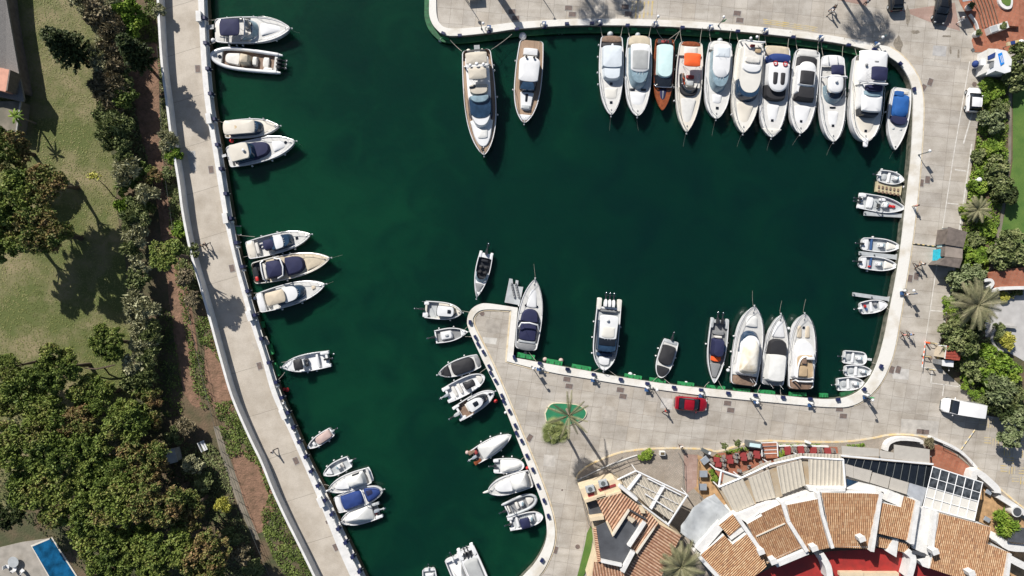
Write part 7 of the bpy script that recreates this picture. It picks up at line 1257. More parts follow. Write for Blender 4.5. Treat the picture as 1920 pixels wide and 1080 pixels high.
# --- the curved row of tiled houses
zr = G+4.2
def house(label, segs, extra=(), name='tiled_house'):
    allp = [p for s in segs for p in s[0]]; b = thing(name, label, 'building', (*cent(allp, G)[:2], G), 0, 'row of tiled houses along the south'); ob_ = b.location
    for pts, deg, slp, dz in segs:
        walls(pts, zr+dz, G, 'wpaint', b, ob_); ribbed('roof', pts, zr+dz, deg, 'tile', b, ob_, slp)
    for nm, a, c, wp_, h, m in extra: strip_(nm, a, c, wp_, G, zr+h, m, b, ob_)
    return b
def chim(x, y, label, sz=(.8, .8)):
    p = P(x, y, zr+.9); t = thing('chimney', label, 'chimney', (p.x, p.y, zr-.3), R(20), 'white chimneys on the tiled roofs')
    obj('stack', MB().box((0, 0, .6), (sz[0], sz[1], 1.2)), 'wpaint', t, 0); obj('cap', MB().box((0, 0, 1.3), (sz[0]*1.15, sz[1]*1.15, .12)).box((0, 0, 1.22), (sz[0]*.6, sz[1]*.6, .2)), 'wpaint', t, 0)
house('westmost tiled house of the curved row, next to the feather palm', [(Z(zc, (50, 940), (222, 782), (282, 850), (385, 768), (480, 880), (525, 1005), (440, 1090), (150, 1090)), 48+180, .1, 0)], [('wall', zc(48, 945), zc(200, 1110), 7, .3, 'wpaint'), ('wall', zc(210, 700), zc(40, 900), 16, -.5, 'wpaint')])
house('small tiled roof between the crumpled canopy and the awnings', [(Z(zc, (185, 712), (285, 630), (347, 712), (262, 795)), 225, .05, -.3)], [('wall', zc(262, 805), zc(370, 730), 10, -.4, 'wpaint')])
house('second tiled house of the row with a ridge line across its roof', [(Z(zc, (385, 700), (492, 640), (485, 620), (632, 552), (690, 700), (795, 880), (600, 970), (540, 1000)), 294, .1, 0)], [('fire_wall', zc(310, 640), zc(480, 885), 7, .5, 'wpaint'), ('ridge', zc(455, 795), zc(665, 700), 2, .22, 'cream'), ('wall', zc(600, 1000), zc(830, 905), 10, .1, 'wpaint')])
house('third tiled house of the row, narrow and leaning like a wedge', [(Z(zc, (668, 560), (897, 515), (1005, 880), (840, 910), (800, 880), (700, 690)), 284, .1, 0)], [('fire_wall', zc(645, 545), zc(690, 690), 7, .5, 'wpaint'), ('fire_wall', zc(690, 690), zc(825, 905), 7, .5, 'wpaint')])
house('fourth and widest tiled house of the row, above the red terrace', [([zc(915, 470), zc(1234, 476), zd(188, 482), zd(125, 895), zc(1234, 888), zc(1015, 878)], 270, .1, 0)], [('fire_wall', zc(905, 480), zc(935, 640), 6, .5, 'wpaint'), ('fire_wall', zc(935, 640), zc(1010, 880), 6, .5, 'wpaint'), ('fire_wall', zd(202, 480), zd(138, 905), 7, .5, 'wpaint'), ('wall', zc(900, 462), zc(1100, 458), 6, .2, 'wpaint')])
house('fifth tiled house with a lower eave roof and a white buttress', [(Z(zd, (205, 548), (340, 580), (355, 495), (462, 540), (420, 835), (180, 775)), 262, .1, 0), (Z(zd, (178, 790), (410, 850), (395, 915), (175, 870)), 262, .15, -1.2)], [('fire_wall', zd(470, 540), zd(425, 850), 8, .5, 'wpaint'), ('wall', zd(250, 500), zd(350, 540), 20, -.6, 'wpaint')])
house('eastmost large tiled house of the curved row', [(Z(zd, (605, 615), (985, 720), (950, 840), (1135, 912), (1105, 1095), (740, 1090), (562, 1030), (585, 870)), 262, .09, 0)], [('fire_wall', zd(600, 612), zd(575, 880), 5, .3, 'wpaint'), ('fire_wall', zd(1135, 920), zd(1115, 1100), 6, .4, 'wpaint'), ('wall', zd(985, 725), zd(955, 840), 5, -1, 'slate')])
pch = thing('white_passage', 'flat white roof passage between the fifth and the eastmost tiled house', 'building', P(*zd(520, 740))); oc = pch.location
obj('wall', MB().prism(W(Z(zd, (485, 580), (600, 605), (570, 890), (540, 930), (430, 880), (470, 600)), zr-.8), G, zr-.8), 'wpaint', pch, 0, off=oc); strip_('parapet', zd(478, 590), zd(430, 860), 3, zr-.9, zr+.3, 'wpaint', pch, oc); strip_('gutter', zd(430, 905), zd(520, 930), 6, zr-1, zr-.6, 'slate', pch, oc)
obj('wall', MB().prism(W(Z(zd, (480, 975), (550, 930), (560, 1030), (500, 1010)), zr-.8), G, zr-.8), 'wpaint', pch, 0, off=oc)
for x, y, lb in [(*zc(490, 905), 'white chimney between the westmost and second tiled houses'), (*zc(580, 975), 'white chimney at the lower corner of the second tiled house'), (*zc(875, 880), 'white chimney at the foot of the wedge shaped roof'), (*zd(62, 812), 'white chimney on the widest tiled roof'), (*zd(592, 905), 'white chimney on the left side of the eastmost roof'), (*zd(855, 1062), 'white chimney near the bottom edge on the eastmost roof'), (*zc(1215, 800), '')][:-1]: chim(x, y, lb, (.75, .6))
rt = sheet('red_terrace', [zc(420, 1100), zc(560, 1020), zc(840, 930), zc(1000, 900), zc(1234, 890), zd(180, 880), zd(400, 920), zd(520, 1000), zd(900, 1150), zc(400, 1150)], 'redfloor', G+1.6)
for a, b, c, lb in ((zc(925, 925), zc(975, 1010), zc(990, 1095), 'curved white garden wall rising from the red terrace'), (zd(395, 905), zd(435, 960), zd(405, 1095), 'curved white garden wall beside the fifth house')):
    pts = smooth([a, b, c], 6); t = thing('terrace_wall', lb, 'wall', P(*b)); w_ = W(pts, zr-.8); obj('wall', MB().prism(offset(w_, .42)+offset(w_, -.42)[::-1], G+1.5, zr-.8), 'wpaint', t, 0, off=t.location)
bt = thing('buttress', 'white flared buttress below the fifth tiled house', 'wall', P(*zd(290, 880))); obj('wall', MB().prism(W(Z(zd, (290, 810), (328, 815), (312, 945), (245, 905)), zr-.9), G+1.5, zr-.9), 'wpaint', bt, 0, off=bt.location)
lw = thing('low_wall', 'cream low wall with small humps at the bottom edge of the red terrace', 'wall', P(1620, 1076))
for a, b in ((zc(1060, 1068), zc(1234, 1068)), (zd(75, 1072), zd(330, 1072))): strip_('wall', a, b, 7, G+1.5, G+2.3, 'cwall', lw, lw.location)
# --- awnings on the restaurant
za = G+3.1
aw = thing('restaurant_awning', 'four bays of cream ribbed awnings between white beams in front of the tiled houses', 'awning', P(*zc(600, 400))); ow = aw.location
for i, (q_, dg) in enumerate([(((190, 430), (355, 372), (450, 560), (300, 625)), 294), (((395, 372), (545, 310), (600, 515), (455, 548)), 288), (((600, 290), (778, 240), (812, 425), (645, 492)), 280), (((830, 235), (1078, 245), (1095, 438), (842, 420)), 270)]):
    ribbed('awning', Z(zc, *q_), za, dg, 'awn', aw, ow, .06, .55, .10, .06)
for q_ in (((352, 370), (398, 372), (458, 548), (440, 575)), ((545, 300), (603, 285), (648, 500), (600, 520)), ((778, 232), (832, 232), (842, 420), (812, 440)), ((175, 440), (195, 430), (305, 625), (290, 640))): obj('stained_panel', MB().prism(W(Z(zc, *q_), za-.3), za-.36, za-.3), 'awn2', aw, 0, off=ow)
for q_, dg in ((((350, 350), (480, 275), (560, 245), (565, 262), (380, 340)), 290), (((580, 240), (700, 205), (785, 192), (790, 222), (590, 265)), 284), (((795, 192), (1075, 200), (1085, 232), (800, 228)), 270)): ribbed('valance', Z(zc, *q_), za-.25, dg, 'awn', aw, ow, .12, .45, .08, .06)
mb = MB()
for a, b in (((185, 437), (345, 372)), ((345, 372), (560, 272)), ((560, 272), (785, 222)), ((785, 222), (1085, 240)), ((160, 305), (345, 370)), ((205, 312), (185, 437)), ((1085, 240), (1100, 440))): mb.tube([P(*zc(*a), za+.15)-ow, P(*zc(*b), za+.15)-ow], .15, 4)
for a in ((185, 437), (345, 372), (560, 272), (785, 222), (1085, 240), (160, 305)): mb.tube([P(*zc(*a), za+.1)-ow-Vector((0, 0, za+.1-G)), P(*zc(*a), za+.1)-ow], .1, 6)
obj('beam', mb, 'gel', aw, .3)
obj('triangle_panel', MB().prism(W(Z(zc, (222, 335), (330, 370), (210, 415)), za-.1), za-.15, za-.1), 'awn', aw, 0, off=ow)
obj('red_wall', MB().prism(W(Z(zc, (325, 640), (520, 555), (528, 568), (335, 655)), za+.3), G, za+.3), 'redfloor', aw, 0, off=ow)
for q_ in (Z(zc, (300, 640), (545, 545), (640, 540), (820, 480), (900, 470), (905, 510), (660, 560), (480, 625), (385, 695)), Z(zc, (820, 430), (1100, 440), (1100, 470), (905, 470), (840, 465))): obj('flat_roof', MB().prism(W(q_, za+.5), G, za+.5), 'wpaint', aw, 0, off=ow)
# --- grey roofs, dark glazing and the glass pergola
gr = thing('grey_awning_roof', 'grey beige flat fabric roofs with dark glazed panels, right of the cream awnings', 'awning', P(*zd(250, 300))); og = gr.location; zg = G+3.0
for q_ in (((-85, 140), (185, 160), (185, 215), (-80, 205)), ((192, 170), (292, 188), (292, 232), (192, 222)), ((295, 130), (552, 165), (552, 265), (296, 232))): obj('awning', MB().prism(W(Z(zd, *q_), zg), zg-.1, zg), 'awg', gr, 0, off=og)
strip_('beam', zd(-85, 210), zd(580, 272), 3, zg-.1, zg+.15, 'gel', gr, og)
obj('glazing', MB().prism(W(Z(zd, (-80, 222), (578, 280), (535, 450), (405, 410), (0, 300), (-75, 270)), zg-.25), zg-.35, zg-.25), 'glass', gr, 0, off=og)
obj('glazing', MB().prism(W(Z(zd, (-75, 370), (40, 400), (45, 450), (-70, 450)), zg-.25), zg-.35, zg-.25), 'glassb', gr, 0, off=og)
for q_, m in ((((-75, 265), (0, 285), (0, 372), (-80, 345)), 'awg'), (((2, 287), (135, 320), (115, 405), (2, 372)), 'awg'), (((142, 330), (267, 365), (250, 447), (122, 405)), 'awg'), (((273, 367), (402, 405), (385, 490), (257, 450)), 'awg'), (((408, 407), (535, 445), (492, 578), (388, 492)), mat('blue_grey_roof', (.33, .35, .38), .7))): obj('awning', MB().prism(W(Z(zd, *q_), zg), zg-.1, zg), m, gr, 0, off=og)
mb = MB()
for i in range(11): 
    x = -30+i*56; mb.tube([P(*zd(x, 228+i*5), zg-.15)-og, P(*zd(x-25, 290+i*15), zg-.15)-og], .045, 4)
for x in (-80, 190, 560): mb.tube([P(*zd(x, 215), G)-og, P(*zd(x, 215), zg)-og], .1, 6)
obj('glazing_bars', mb, 'metal', gr)
obj('wall', MB().prism(W(Z(zd, (-70, 452), (40, 400), (150, 425), (260, 455), (350, 500), (340, 575), (255, 545), (215, 470), (185, 470)), zg-.2), G, zg-.2), 'wpaint', gr, 0, off=og)
gp_ = thing('glass_pergola', 'white framed glass pergola over the terrace in the south-east', 'pergola', P(*zd(720, 470))); oq = gp_.location; zq = G+3.3
Aq, Bq, Cq, Dq = (575, 290), (935, 405), (875, 680), (505, 580)
lerp2 = lambda a, b, t: (a[0]+(b[0]-a[0])*t, a[1]+(b[1]-a[1])*t)
obj('roof_panel', MB().prism(W(Z(zd, lerp2(Aq, Dq, .52), lerp2(Bq, Cq, .48), Cq, Dq), zq), zq-.12, zq), 'gel2', gp_, 0, off=oq)
obj('glass', MB().prism(W(Z(zd, Aq, Bq, lerp2(Bq, Cq, .48), lerp2(Aq, Dq, .52)), zq), zq-.06, zq), mat('grey_glass', (.09, .10, .11), .08, vs=1.5, col2=(.02, .022, .025), spec=.8), gp_, 0, off=oq)
mb = MB()
for i in range(7): mb.tube([P(*zd(*lerp2(Aq, Bq, i/6)), zq+.08)-oq, P(*zd(*lerp2(Dq, Cq, i/6)), zq+.08)-oq], .065, 4)
for t_ in (0, .27, .5, .75, 1): mb.tube([P(*zd(*lerp2(Aq, Dq, t_)), zq+.08)-oq, P(*zd(*lerp2(Bq, Cq, t_)), zq+.08)-oq], .1 if t_ in (0, 1) else .06, 4)
for p in (Aq, Bq, Cq, Dq): mb.tube([P(*zd(*p), G)-oq, P(*zd(*p), zq)-oq], .1, 6)
obj('frame', mb, 'gel', gp_, .3)
# low walls around the terraces
def lowwall(pts, h, label, m='wpaint', th=.35, name='low_wall', z0=G, cat='wall'):
    c = pts[len(pts)//2]; t = thing(name, label, cat, P(*c)); w_ = W(smooth(pts, 3), z0+h); obj('wall', MB().prism(offset(w_, th/2)+offset(w_, -th/2)[::-1], z0, z0+h), m, t, 0, off=t.location); return t
lowwall(Z(zd, (560, 75), (690, 130), (790, 190), (895, 300)), .7, 'white wall with railings around the round terracotta terrace')
lowwall(Z(zd, (240, 175), (260, 120), (340, 90), (480, 100), (500, 125)), 1.1, 'curved white wall around the entrance of the grey roofed terrace', th=.45)
lowwall(Z(zd, (870, 380), (900, 330), (1030, 440), (1045, 480)), 1.6, 'broad white wall at the corner of the glass pergola', th=.9)
lowwall(Z(zd, (1050, 500), (1120, 545), (1190, 590), (1260, 640)), 1.2, 'white wall along the lower terrace at the right edge', th=.7)
lowwall(Z(zd, (1050, 810), (1130, 870), (1260, 880)), 2.2, 'white wall below the big leafed plant', th=1.0)
lowwall(Z(zd, (1145, 960), (1190, 985), (1260, 1020)), 2.2, 'white wall at the bottom right corner', th=.9)
lowwall(Z(zc, (615, 140), (790, 138), (980, 145)), .5, 'slim white wall in front of the red tables on the right', th=.2)
lowwall(Z(zb, (95, 335), (300, 235), (480, 165), (560, 140)), .25, 'low white kerb wall inside the yellow kerb of the cobbled terrace', th=.12)
sh_ = thing('wall_turret', 'white round wall turret on the lower terrace at the right edge', 'wall', P(*zd(1130, 590))); obj('drum', MB().tube([(0, 0, 0), (0, 0, 1.4)], .75, 24), 'wpaint', sh_); obj('cap', MB().tube([(0, 0, 1.4), (0, 0, 1.5)], .55, 24), 'slate', sh_)
dk = thing('dark_pavilion', 'dark flat roofed pavilion right of the big leafed plant', 'building', P(*zd(1210, 780))); obj('roof', MB().prism(W(Z(zd, (1130, 730), (1260, 735), (1260, 845), (1120, 830)), G+2.8), G+2.6, G+2.8), 'slate', dk, 0, off=dk.location); obj('post', MB().tube([(-1, 0, 0), (-1, 0, 2.6)], .08), 'metal', dk)
# steps with white rail
stp = thing('terrace_steps', 'red tiled steps with white edges leading up to the restaurant', 'steps', P(*zc(555, 160))); os_ = stp.location
for i in range(4):
    y0, y1 = 118+i*26, 144+i*26; obj('step', MB().prism(W(Z(zc, (492, y0), (605, y0-4), (608, y1-4), (497, y1))), G, G+.18+.14*i), 'terra', stp, 0, off=os_); strip_('nosing', zc(495, y0+1), zc(604, y0-3), 1.0, G, G+.2+.14*i, 'gel', stp, os_)
mb = MB()
for x in (492, 606): mb.tube([P(*zc(x, 118), G+1)-os_, P(*zc(x+6, 215), G+1.3)-os_], .07, 5); mb.tube([P(*zc(x, 118), G)-os_, P(*zc(x, 118), G+1)-os_], .05, 5); mb.tube([P(*zc(x+6, 215), G)-os_, P(*zc(x+6, 215), G+1.3)-os_], .05, 5)
mb.tube([P(*zc(492, 118), G+1)-os_, P(*zc(606, 112), G+1)-os_], .06, 5); obj('rail', mb, 'gel', stp)
# tables, chairs
def table_proto(label, m, sz, group, cat='table', nm='dining_table'):
    t = thing(nm, label, cat, (0, 0, 0), 0, group); obj('tabletop', MB().box((0, 0, .75), (sz[0], sz[1], .05)), m, t, 0)
    obj('tablecloth', MB().rings([[(sz[0]/2*x*k, sz[1]/2*y*k, z) for x, y in ((1, 1), (-1, 1), (-1, -1), (1, -1))] for k, z in ((1.06, .5), (1.02, .785))]), m, t, 0)
    for sx in (-1, 1):
        for sy in (-1, 1): obj('leg', MB().tube([(sx*sz[0]*.4, sy*sz[1]*.4, 0), (sx*sz[0]*.4, sy*sz[1]*.4, .74)], .03, 5), 'metal', t)
    return t
rtb = table_proto('small square table with a red cloth on the restaurant terrace', 'redt', (.74, .62), 'red clothed tables on the restaurant terrace'); gtb = table_proto('grey topped dining table on the ochre terrace', 'greyt', (1.0, .8), 'grey tables on the ochre terrace')
def chair_proto():
    t = thing('dining_chair', 'woven grey dining chair at a red clothed table', 'chair', (0, 0, 0), 0, 'woven chairs of the restaurant terrace')
    obj('seat', MB().box((0, 0, .45), (.44, .44, .06)), 'brownt', t, 0); obj('backrest', MB().tube([(-.2, -.2, .46), (-.25, -.18, .85), (-.26, .18, .85), (-.2, .2, .46)], .03, 6).box((-.24, 0, .66), (.03, .36, .34)), 'grey', t)
    for sx in (-1, 1):
        for sy in (-1, 1): obj('leg', MB().tube([(sx*.19, sy*.19, 0), (sx*.18, sy*.18, .43)], .02, 5), 'metal', t)
    return t
chp = chair_proto(); used = [0, 0]
rts = [zc(170, 240), zc(183, 275), zc(262, 220), zc(270, 250), zc(362, 205), zc(368, 230), zc(458, 190), zc(464, 213), zc(684, 163), zc(682, 185), zc(778, 160), zc(782, 178), zc(872, 168), zc(868, 185), zc(972, 172), zc(976, 188)]
for i, p in enumerate(rts):
    l = P(*p, G+.9); l.z = G+.16; a = R(-6 if p[0] < 1440 else 2)+R(rnd.uniform(-3, 3))
    if i == 0: rtb.location = l; rtb.rotation_euler[2] = a
    else: copy_tree(rtb, l, a)
for i, p in enumerate(rts):
    for dx, ang in ((-.72, 0), (.72, math.pi)):
        l = P(*p, G+.9); a = R(rnd.uniform(-25, 25)); l.x += dx; l.y += rnd.uniform(-.12, .12); l.z = G+.16
        if not used[0]: chp.location = l; chp.rotation_euler[2] = ang+a; used[0] = 1
        else: copy_tree(chp, l, ang+a)
for x, y in ((210, 300), (320, 310), (395, 285), (300, 200), (480, 255)): copy_tree(chp, P(*zc(x, y), G+.16), rnd.uniform(0, 6), 'woven grey chair pushed away from the red clothed tables')
for i, (p, lb) in enumerate(((zc(85, 245), 'grey table turned at an angle at the top of the ochre terrace'), (zc(75, 343), 'middle grey table of the ochre terrace'), (zc(70, 438), 'lower grey table of the ochre terrace'))):
    l = P(*p, G+.9); l.z = G+.16
    if i == 0: gtb.location = l; gtb.rotation_euler[2] = R(38); gtb['label'] = lb
    else: copy_tree(gtb, l, 0, lb)
for i in range(2): copy_tree(gtb, P(*((zd(962, 465), zd(950, 662))[i]), G+.16), R(-30), ('small pale table right of the glass pergola', 'small pale table near the big leafed plant')[i], sc=.75)
# signs, menu boards, railings
mbd = thing('menu_board', 'pale mint topped display board on the terrace kerb', 'sign', P(*zc(420, 118)), R(-8)); obj('cabinet', MB().box((0, 0, .7), (2.0, .75, 1.4), 0, .95), 'metal', mbd, 0); obj('panel', MB().box((0, 0, 1.44), (1.5, .5, .06)), 'mint', mbd, 0)
mb2 = thing('menu_board', 'leaning grey menu board at the corner of the ochre terrace', 'sign', P(*zc(75, 165)), R(-25)); obj('panel', MB().box((0, 0, 1.1), (1.5, .5, .08), 0, .9), 'metal', mb2, 0); obj('leg', MB().tube([(-.5, 0, 0), (-.5, 0, 1.1)], .05).tube([(.5, 0, 0), (.5, 0, 1.1)], .05), 'metal', mb2); obj('card', MB().box((.55, 0, 1.17), (.3, .35, .03)), 'gel', mb2, 0)
mb3 = thing('menu_board', 'white menu board behind the right hand red tables', 'sign', P(*zc(806, 100)), R(-15)); obj('panel', MB().box((0, 0, 1.0), (.6, .35, .9), 0, .8), 'gel', mb3, 0)
whb = thing('planter_box', 'square white planter at the end of the cobbled terrace', 'planter', P(1240, 848)); obj('box', MB().box((0, 0, .4), (.75, .55, .8)), 'wpaint', whb, 0); obj('soil', MB().box((0, 0, .81), (.55, .38, .04)), 'soil', whb, 0)
def railing(pts, label, h=1.0, m='metal'):
    t = thing('railing', label, 'railing', P(*pts[0])); o_ = t.location; mb = MB()
    for k in (h, h*.5): mb.tube([P(x, y, G+k+.13)-o_ for x, y in pts], .035, 4)
    for x, y in pts: mb.tube([P(x, y, G)-o_, P(x, y, G+h+.13)-o_], .035, 4)
    obj('rail', mb, m, t)
railing(Z(zb, (110, 340), (200, 300), (300, 250), (400, 210), (480, 175), (560, 155)), 'dark railing inside the yellow kerb of the cobbled terrace')
railing(Z(zb, (880, 120), (915, 180), (920, 300), (915, 420)), 'dark railing between the cobbled terrace and the red strip'); railing(Z(zb, (1030, 170), (1035, 320), (1050, 470)), 'dark railing along the ochre terrace')
railing(Z(zd, (650, 130), (760, 180), (860, 260)), 'white railing on the round terracotta terrace', 1, 'gel')
railing([(1083, 900), (1092, 935), (1105, 985)], 'thin railing in the narrow hedge west of the cream building')
# kiosks
kk = thing('ticket_kiosk', 'white kiosk with blue windows and a bright blue banner at the east garden corner', 'kiosk', P(1872, 118)); ok_ = kk.location
def zk(x, y): return (1800+x/12, 60+y/12)
obj('wall', MB().prism(W(Z(zk, (650, 375), (1050, 430), (1165, 620), (1140, 900), (600, 900), (620, 720), (640, 640)), G+2.3), G, G+2.3), 'wpaint', kk, 0, off=ok_)
obj('roof', MB().prism(W(Z(zk, (820, 380), (1040, 420), (1170, 620), (1140, 890), (1010, 930), (800, 870), (600, 960), (660, 830), (790, 650)), G+2.7), G+2.5, G+2.7), 'gel', kk, 0, off=ok_)
obj('roof', MB().prism(W(Z(zk, (645, 370), (860, 380), (810, 640), (630, 650)), G+2.6), G+2.3, G+2.6), 'gel2', kk, 0, off=ok_)
obj('banner', MB().prism(W(Z(zk, (858, 488), (945, 455), (1000, 700), (920, 760)), G+2.78), G+2.7, G+2.78), mat('bright_blue_banner', (.01, .20, .62), .5, var=.05), kk, 0, off=ok_)
obj('window', MB().prism(W(Z(zk, (640, 535), (800, 450), (785, 565), (640, 625)), G+2.68), G+2.5, G+2.68), 'royal', kk, 0, off=ok_); obj('window', MB().prism(W(Z(zk, (690, 700), (770, 655), (755, 780), (680, 825)), G+2.8), G+2.5, G+2.8), 'grey', kk, 0, off=ok_)
tx = MB()      # white lettering strokes on the banner
for j, (x0, y0, x1, y1) in enumerate([(905, 545, 945, 700), (935, 530, 975, 690)]):
    for i in range(7):
        t0 = i/7+.02; a = P(*zk(x0+(x1-x0)*t0, y0+(y1-y0)*t0), G+2.79)-ok_; tx.box((a.x, a.y, a.z), (.11, .10, .012), R(15+i*25))
obj('lettering', tx, 'gel', kk, 0)
vm = thing('vending_cart', 'small white and blue cart with a dark screen beside the blue and white kiosk', 'cart', P(1836, 124)); obj('body', MB().box((0, 0, .8), (1.7, .85, 1.6), R(-4)), 'gel', vm, 0); obj('screen', MB().box((.3, 0, 1.62), (.75, .5, .06), R(-4)), 'dark', vm, 0); obj('tank', MB().ball((-1.15, 0, .9), (.42, .5, .45), 12, 8), 'royal', vm); obj('grille', MB().box((-.75, 0, .9), (.3, .7, 1.0), R(-4)), 'lgrey', vm, 0)
yb = thing('yellow_barrier', 'yellow and blue sign beam behind the blue and white kiosk', 'sign', P(1880, 90)); obj('beam', MB().box((0, 0, 1.9), (1.6, .5, .3), R(12)), 'yellow', yb, 0); obj('plate', MB().box((-.1, 0, 2.08), (.6, .45, .06), R(12)), 'royal', yb, 0); obj('drum', MB().ball((1.3, .2, 1.6), (.4, .4, .5), 12, 8), 'gel', yb); obj('post', MB().tube([(0, 0, 0), (0, 0, 1.8)], .06), 'metal', yb)
bk = thing('wooden_kiosk', 'brown three part roofed kiosk with a turquoise counter on the east quay', 'kiosk', P(1786, 462)); obk = bk.location
def ze(x, y): return (1600+x/4, 270+y/4)
for q_, m, h in ((((715, 620), (855, 660), (825, 775), (695, 755)), 'brown', 2.7), (((697, 760), (822, 778), (818, 858), (690, 845)), 'brownt', 2.5), (((690, 848), (820, 860), (795, 930), (630, 905)), 'brown', 2.6)): obj('roof', MB().prism(W(Z(ze, *q_), G+h), G+h-.15, G+h), m, bk, 0, off=obk); obj('wall', MB().prism(W(shrink(Z(ze, *q_), .85), G+h), G, G+h-.15), 'brown', bk, 0, off=obk)
for q_, m, h in ((((635, 790), (690, 785), (688, 880), (628, 880)), mat('turquoise_cloth', (.02, .42, .55), .6, var=.2, vs=4), 1.1), (((665, 752), (692, 752), (690, 785), (662, 785)), 'mint', 1.2), (((700, 640), (715, 640), (714, 690), (700, 690)), 'mint', 1.3)): obj('counter', MB().prism(W(Z(ze, *q_), G+h), G, G+h), m, bk, 0, off=obk)
obj('awning_bar', MB().tube([P(*ze(665, 635), G+2.6)-obk, P(*ze(720, 628), G+2.6)-obk], .05).tube([P(*ze(620, 912), G+2.4)-obk, P(*ze(800, 930), G+2.4)-obk], .05), 'metal', bk)
tb = thing('toll_booth', 'small booth with a red tiled roof and yellow edge beside the car park barrier', 'booth', P(1780, 662)); ot = tb.location
def zt_(x, y): return (1740+x/6, 520+y/6)
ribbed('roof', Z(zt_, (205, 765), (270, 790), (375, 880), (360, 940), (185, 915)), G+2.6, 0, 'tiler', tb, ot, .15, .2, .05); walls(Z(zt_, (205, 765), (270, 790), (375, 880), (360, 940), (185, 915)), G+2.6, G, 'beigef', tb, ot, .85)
obj('sign_board', MB().prism(W(Z(zt_, (165, 930), (290, 940), (285, 1010), (162, 995)), G+2.2), G+2.05, G+2.2), 'gel', tb, 0, off=ot); obj('ticket_machine', MB().prism(W(Z(zt_, (118, 925), (165, 930), (160, 985), (115, 978)), G+1.3), G, G+1.3), 'grey', tb, 0, off=ot)
obj('yellow_kerb', MB().prism(W(Z(zt_, (118, 760), (138, 762), (110, 980), (90, 980))), G, G+.3), 'yellow', tb, 0, off=ot); obj('post', MB().tube([P(*zt_(235, 1000), G)-ot, P(*zt_(235, 1050), G+2.0)-ot], .05), 'gel', tb); obj('beam', MB().tube([P(*zt_(120, 765), G+2.4)-ot, P(*zt_(210, 775), G+2.4)-ot], .07), 'gel', tb)
def striped(a, b, label, name='barrier_arm', h=.95, cols=('gel', 'orange'), w_=.06, n=9, cat='barrier'):
    t = thing(name, label, cat, P(*a)); o_ = t.location; pa, pb_ = P(*a, G+h)-o_, P(*b, G+h)-o_
    for c in (0, 1):
        mb = MB()
        for i in range(c, n, 2): mb.tube([pa.lerp(pb_, i/n), pa.lerp(pb_, (i+1)/n)], w_, 4)
        obj('stripe', mb, cols[c], t, 0)
    if h > .2: obj('post', MB().tube([(0, 0, 0), (0, 0, h)], .12, 6), 'orange', t)
striped((1735, 642), (1729, 688), 'red and white barrier arm across the lane by the toll booth')
striped((1711, 457), (1760, 463), 'yellow and black speed bump across the quay by the brown kiosk', 'speed_bump', .09, ('yellow', 'dark'), .09, 11, 'speed bump'); striped((1802, 843), (1828, 806), 'yellow and black speed bump below the white van', 'speed_bump', .09, ('yellow', 'dark'), .1, 7, 'speed bump')
for x, y, lb in ((1745, 643, 'orange hoop barrier above the toll lane'), (1742, 692, 'orange hoop barrier below the toll lane'), (1734, 668, 'orange barrier pivot beside the manhole')):
    t = thing('hoop_barrier', lb, 'barrier', P(x, y), R(-8), 'orange hoop barriers'); obj('hoop', MB().tube([(-.4, 0, 0), (-.4, 0, .75), (.4, 0, .75), (.4, 0, 0)], .07, 6), 'yellow', t); obj('foot', MB().box((0, 0, .03), (1.0, .25, .06)), 'metal', t, 0)
# north-east plaza: steps, planters
ps = thing('plaza_steps', 'fan of terracotta steps with dark edges at the top right', 'steps', P(1845, 20)); o2 = ps.location
for i in range(6):
    x0 = 1826+i*6; line = smooth([(x0, 0-i*1), (x0+7, 18-i*.5), (x0+16, 52-i)], 4); w_ = W(line, G+.12+.09*i); far = W([(1905, 52), (1905, -70), (x0-4, -70)], G+.12)
    obj('step', MB().prism(w_+far, G, G+.12+.1*i), 'terra', ps, 0, off=o2); obj('tread_edge', MB().prism(offset(w_, .0)+offset(w_, .1)[::-1], G, G+.15+.1*i), 'teakd', ps, 0, off=o2)
lowwall([(1820, 26), (1831, 41), (1836, 58)], .5, 'thin curved white wall at the foot of the terracotta steps', th=.15)
pl = thing('planter', 'rectangular white planter with a shrub and a pale blue lid at the terracotta steps', 'planter', P(1864, 56), R(18)); obj('trough', MB().box((0, 0, .5), (2.7, .95, 1.0), 0, .97), 'wpaint', pl, 0); obj('lid', MB().box((-.75, 0, 1.02), (1.0, .8, .06)), 'lgrey', pl, 0)
foliage('shrub', 'bush', 1, 'shrub', pl, (.55, 0, 1.1), (.5, .4, .4))
rp_ = thing('planter', 'large rounded white planter bed with bright grass at the top right edge', 'planter', P(1890, 0)); w_ = W(smooth([(1872, -30), (1872, 2), (1880, 14), (1892, 17), (1899, 8), (1899, -30)], 4), G+.9); obj('wall', MB().prism(w_, G, G+.9), 'wpaint', rp_, 0, off=rp_.location); w2 = W(smooth([(1877, -30), (1877, 0), (1884, 9), (1890, 11), (1895, 5), (1895, -30)], 4), G+.9); obj('grass', MB().prism(w2, G+.5, G+.95), 'lush', rp_, 0, off=rp_.location)
for x, y, lb in ((1813, 16, 'round white pot with a spiky plant by the black saloon'), (1827, 66, 'round white pot with a clipped bush at the edge of the paving')):
    t = thing('plant_pot', lb, 'planter', P(x, y)); obj('pot', MB().tube([(0, 0, 0), (0, 0, .7)], [.38, .5], 18), 'wpaint', t); foliage('foliage', 'bush', 2, 'shrub', t, (0, 0, .95), (.4, .4, .4))
ax = thing('awning', 'dark grey parasol cloth over the steps at the top edge', 'awning', P(1815, -6)); obj('cloth', MB().prism(W([(1795, -30), (1830, -30), (1824, 0), (1806, 3)], G+2.6), G+2.5, G+2.6), 'lgrey', ax, 0, off=ax.location); obj('post', MB().tube([(0, 0, 0), (0, 0, 2.5)], .06), 'metal', ax)
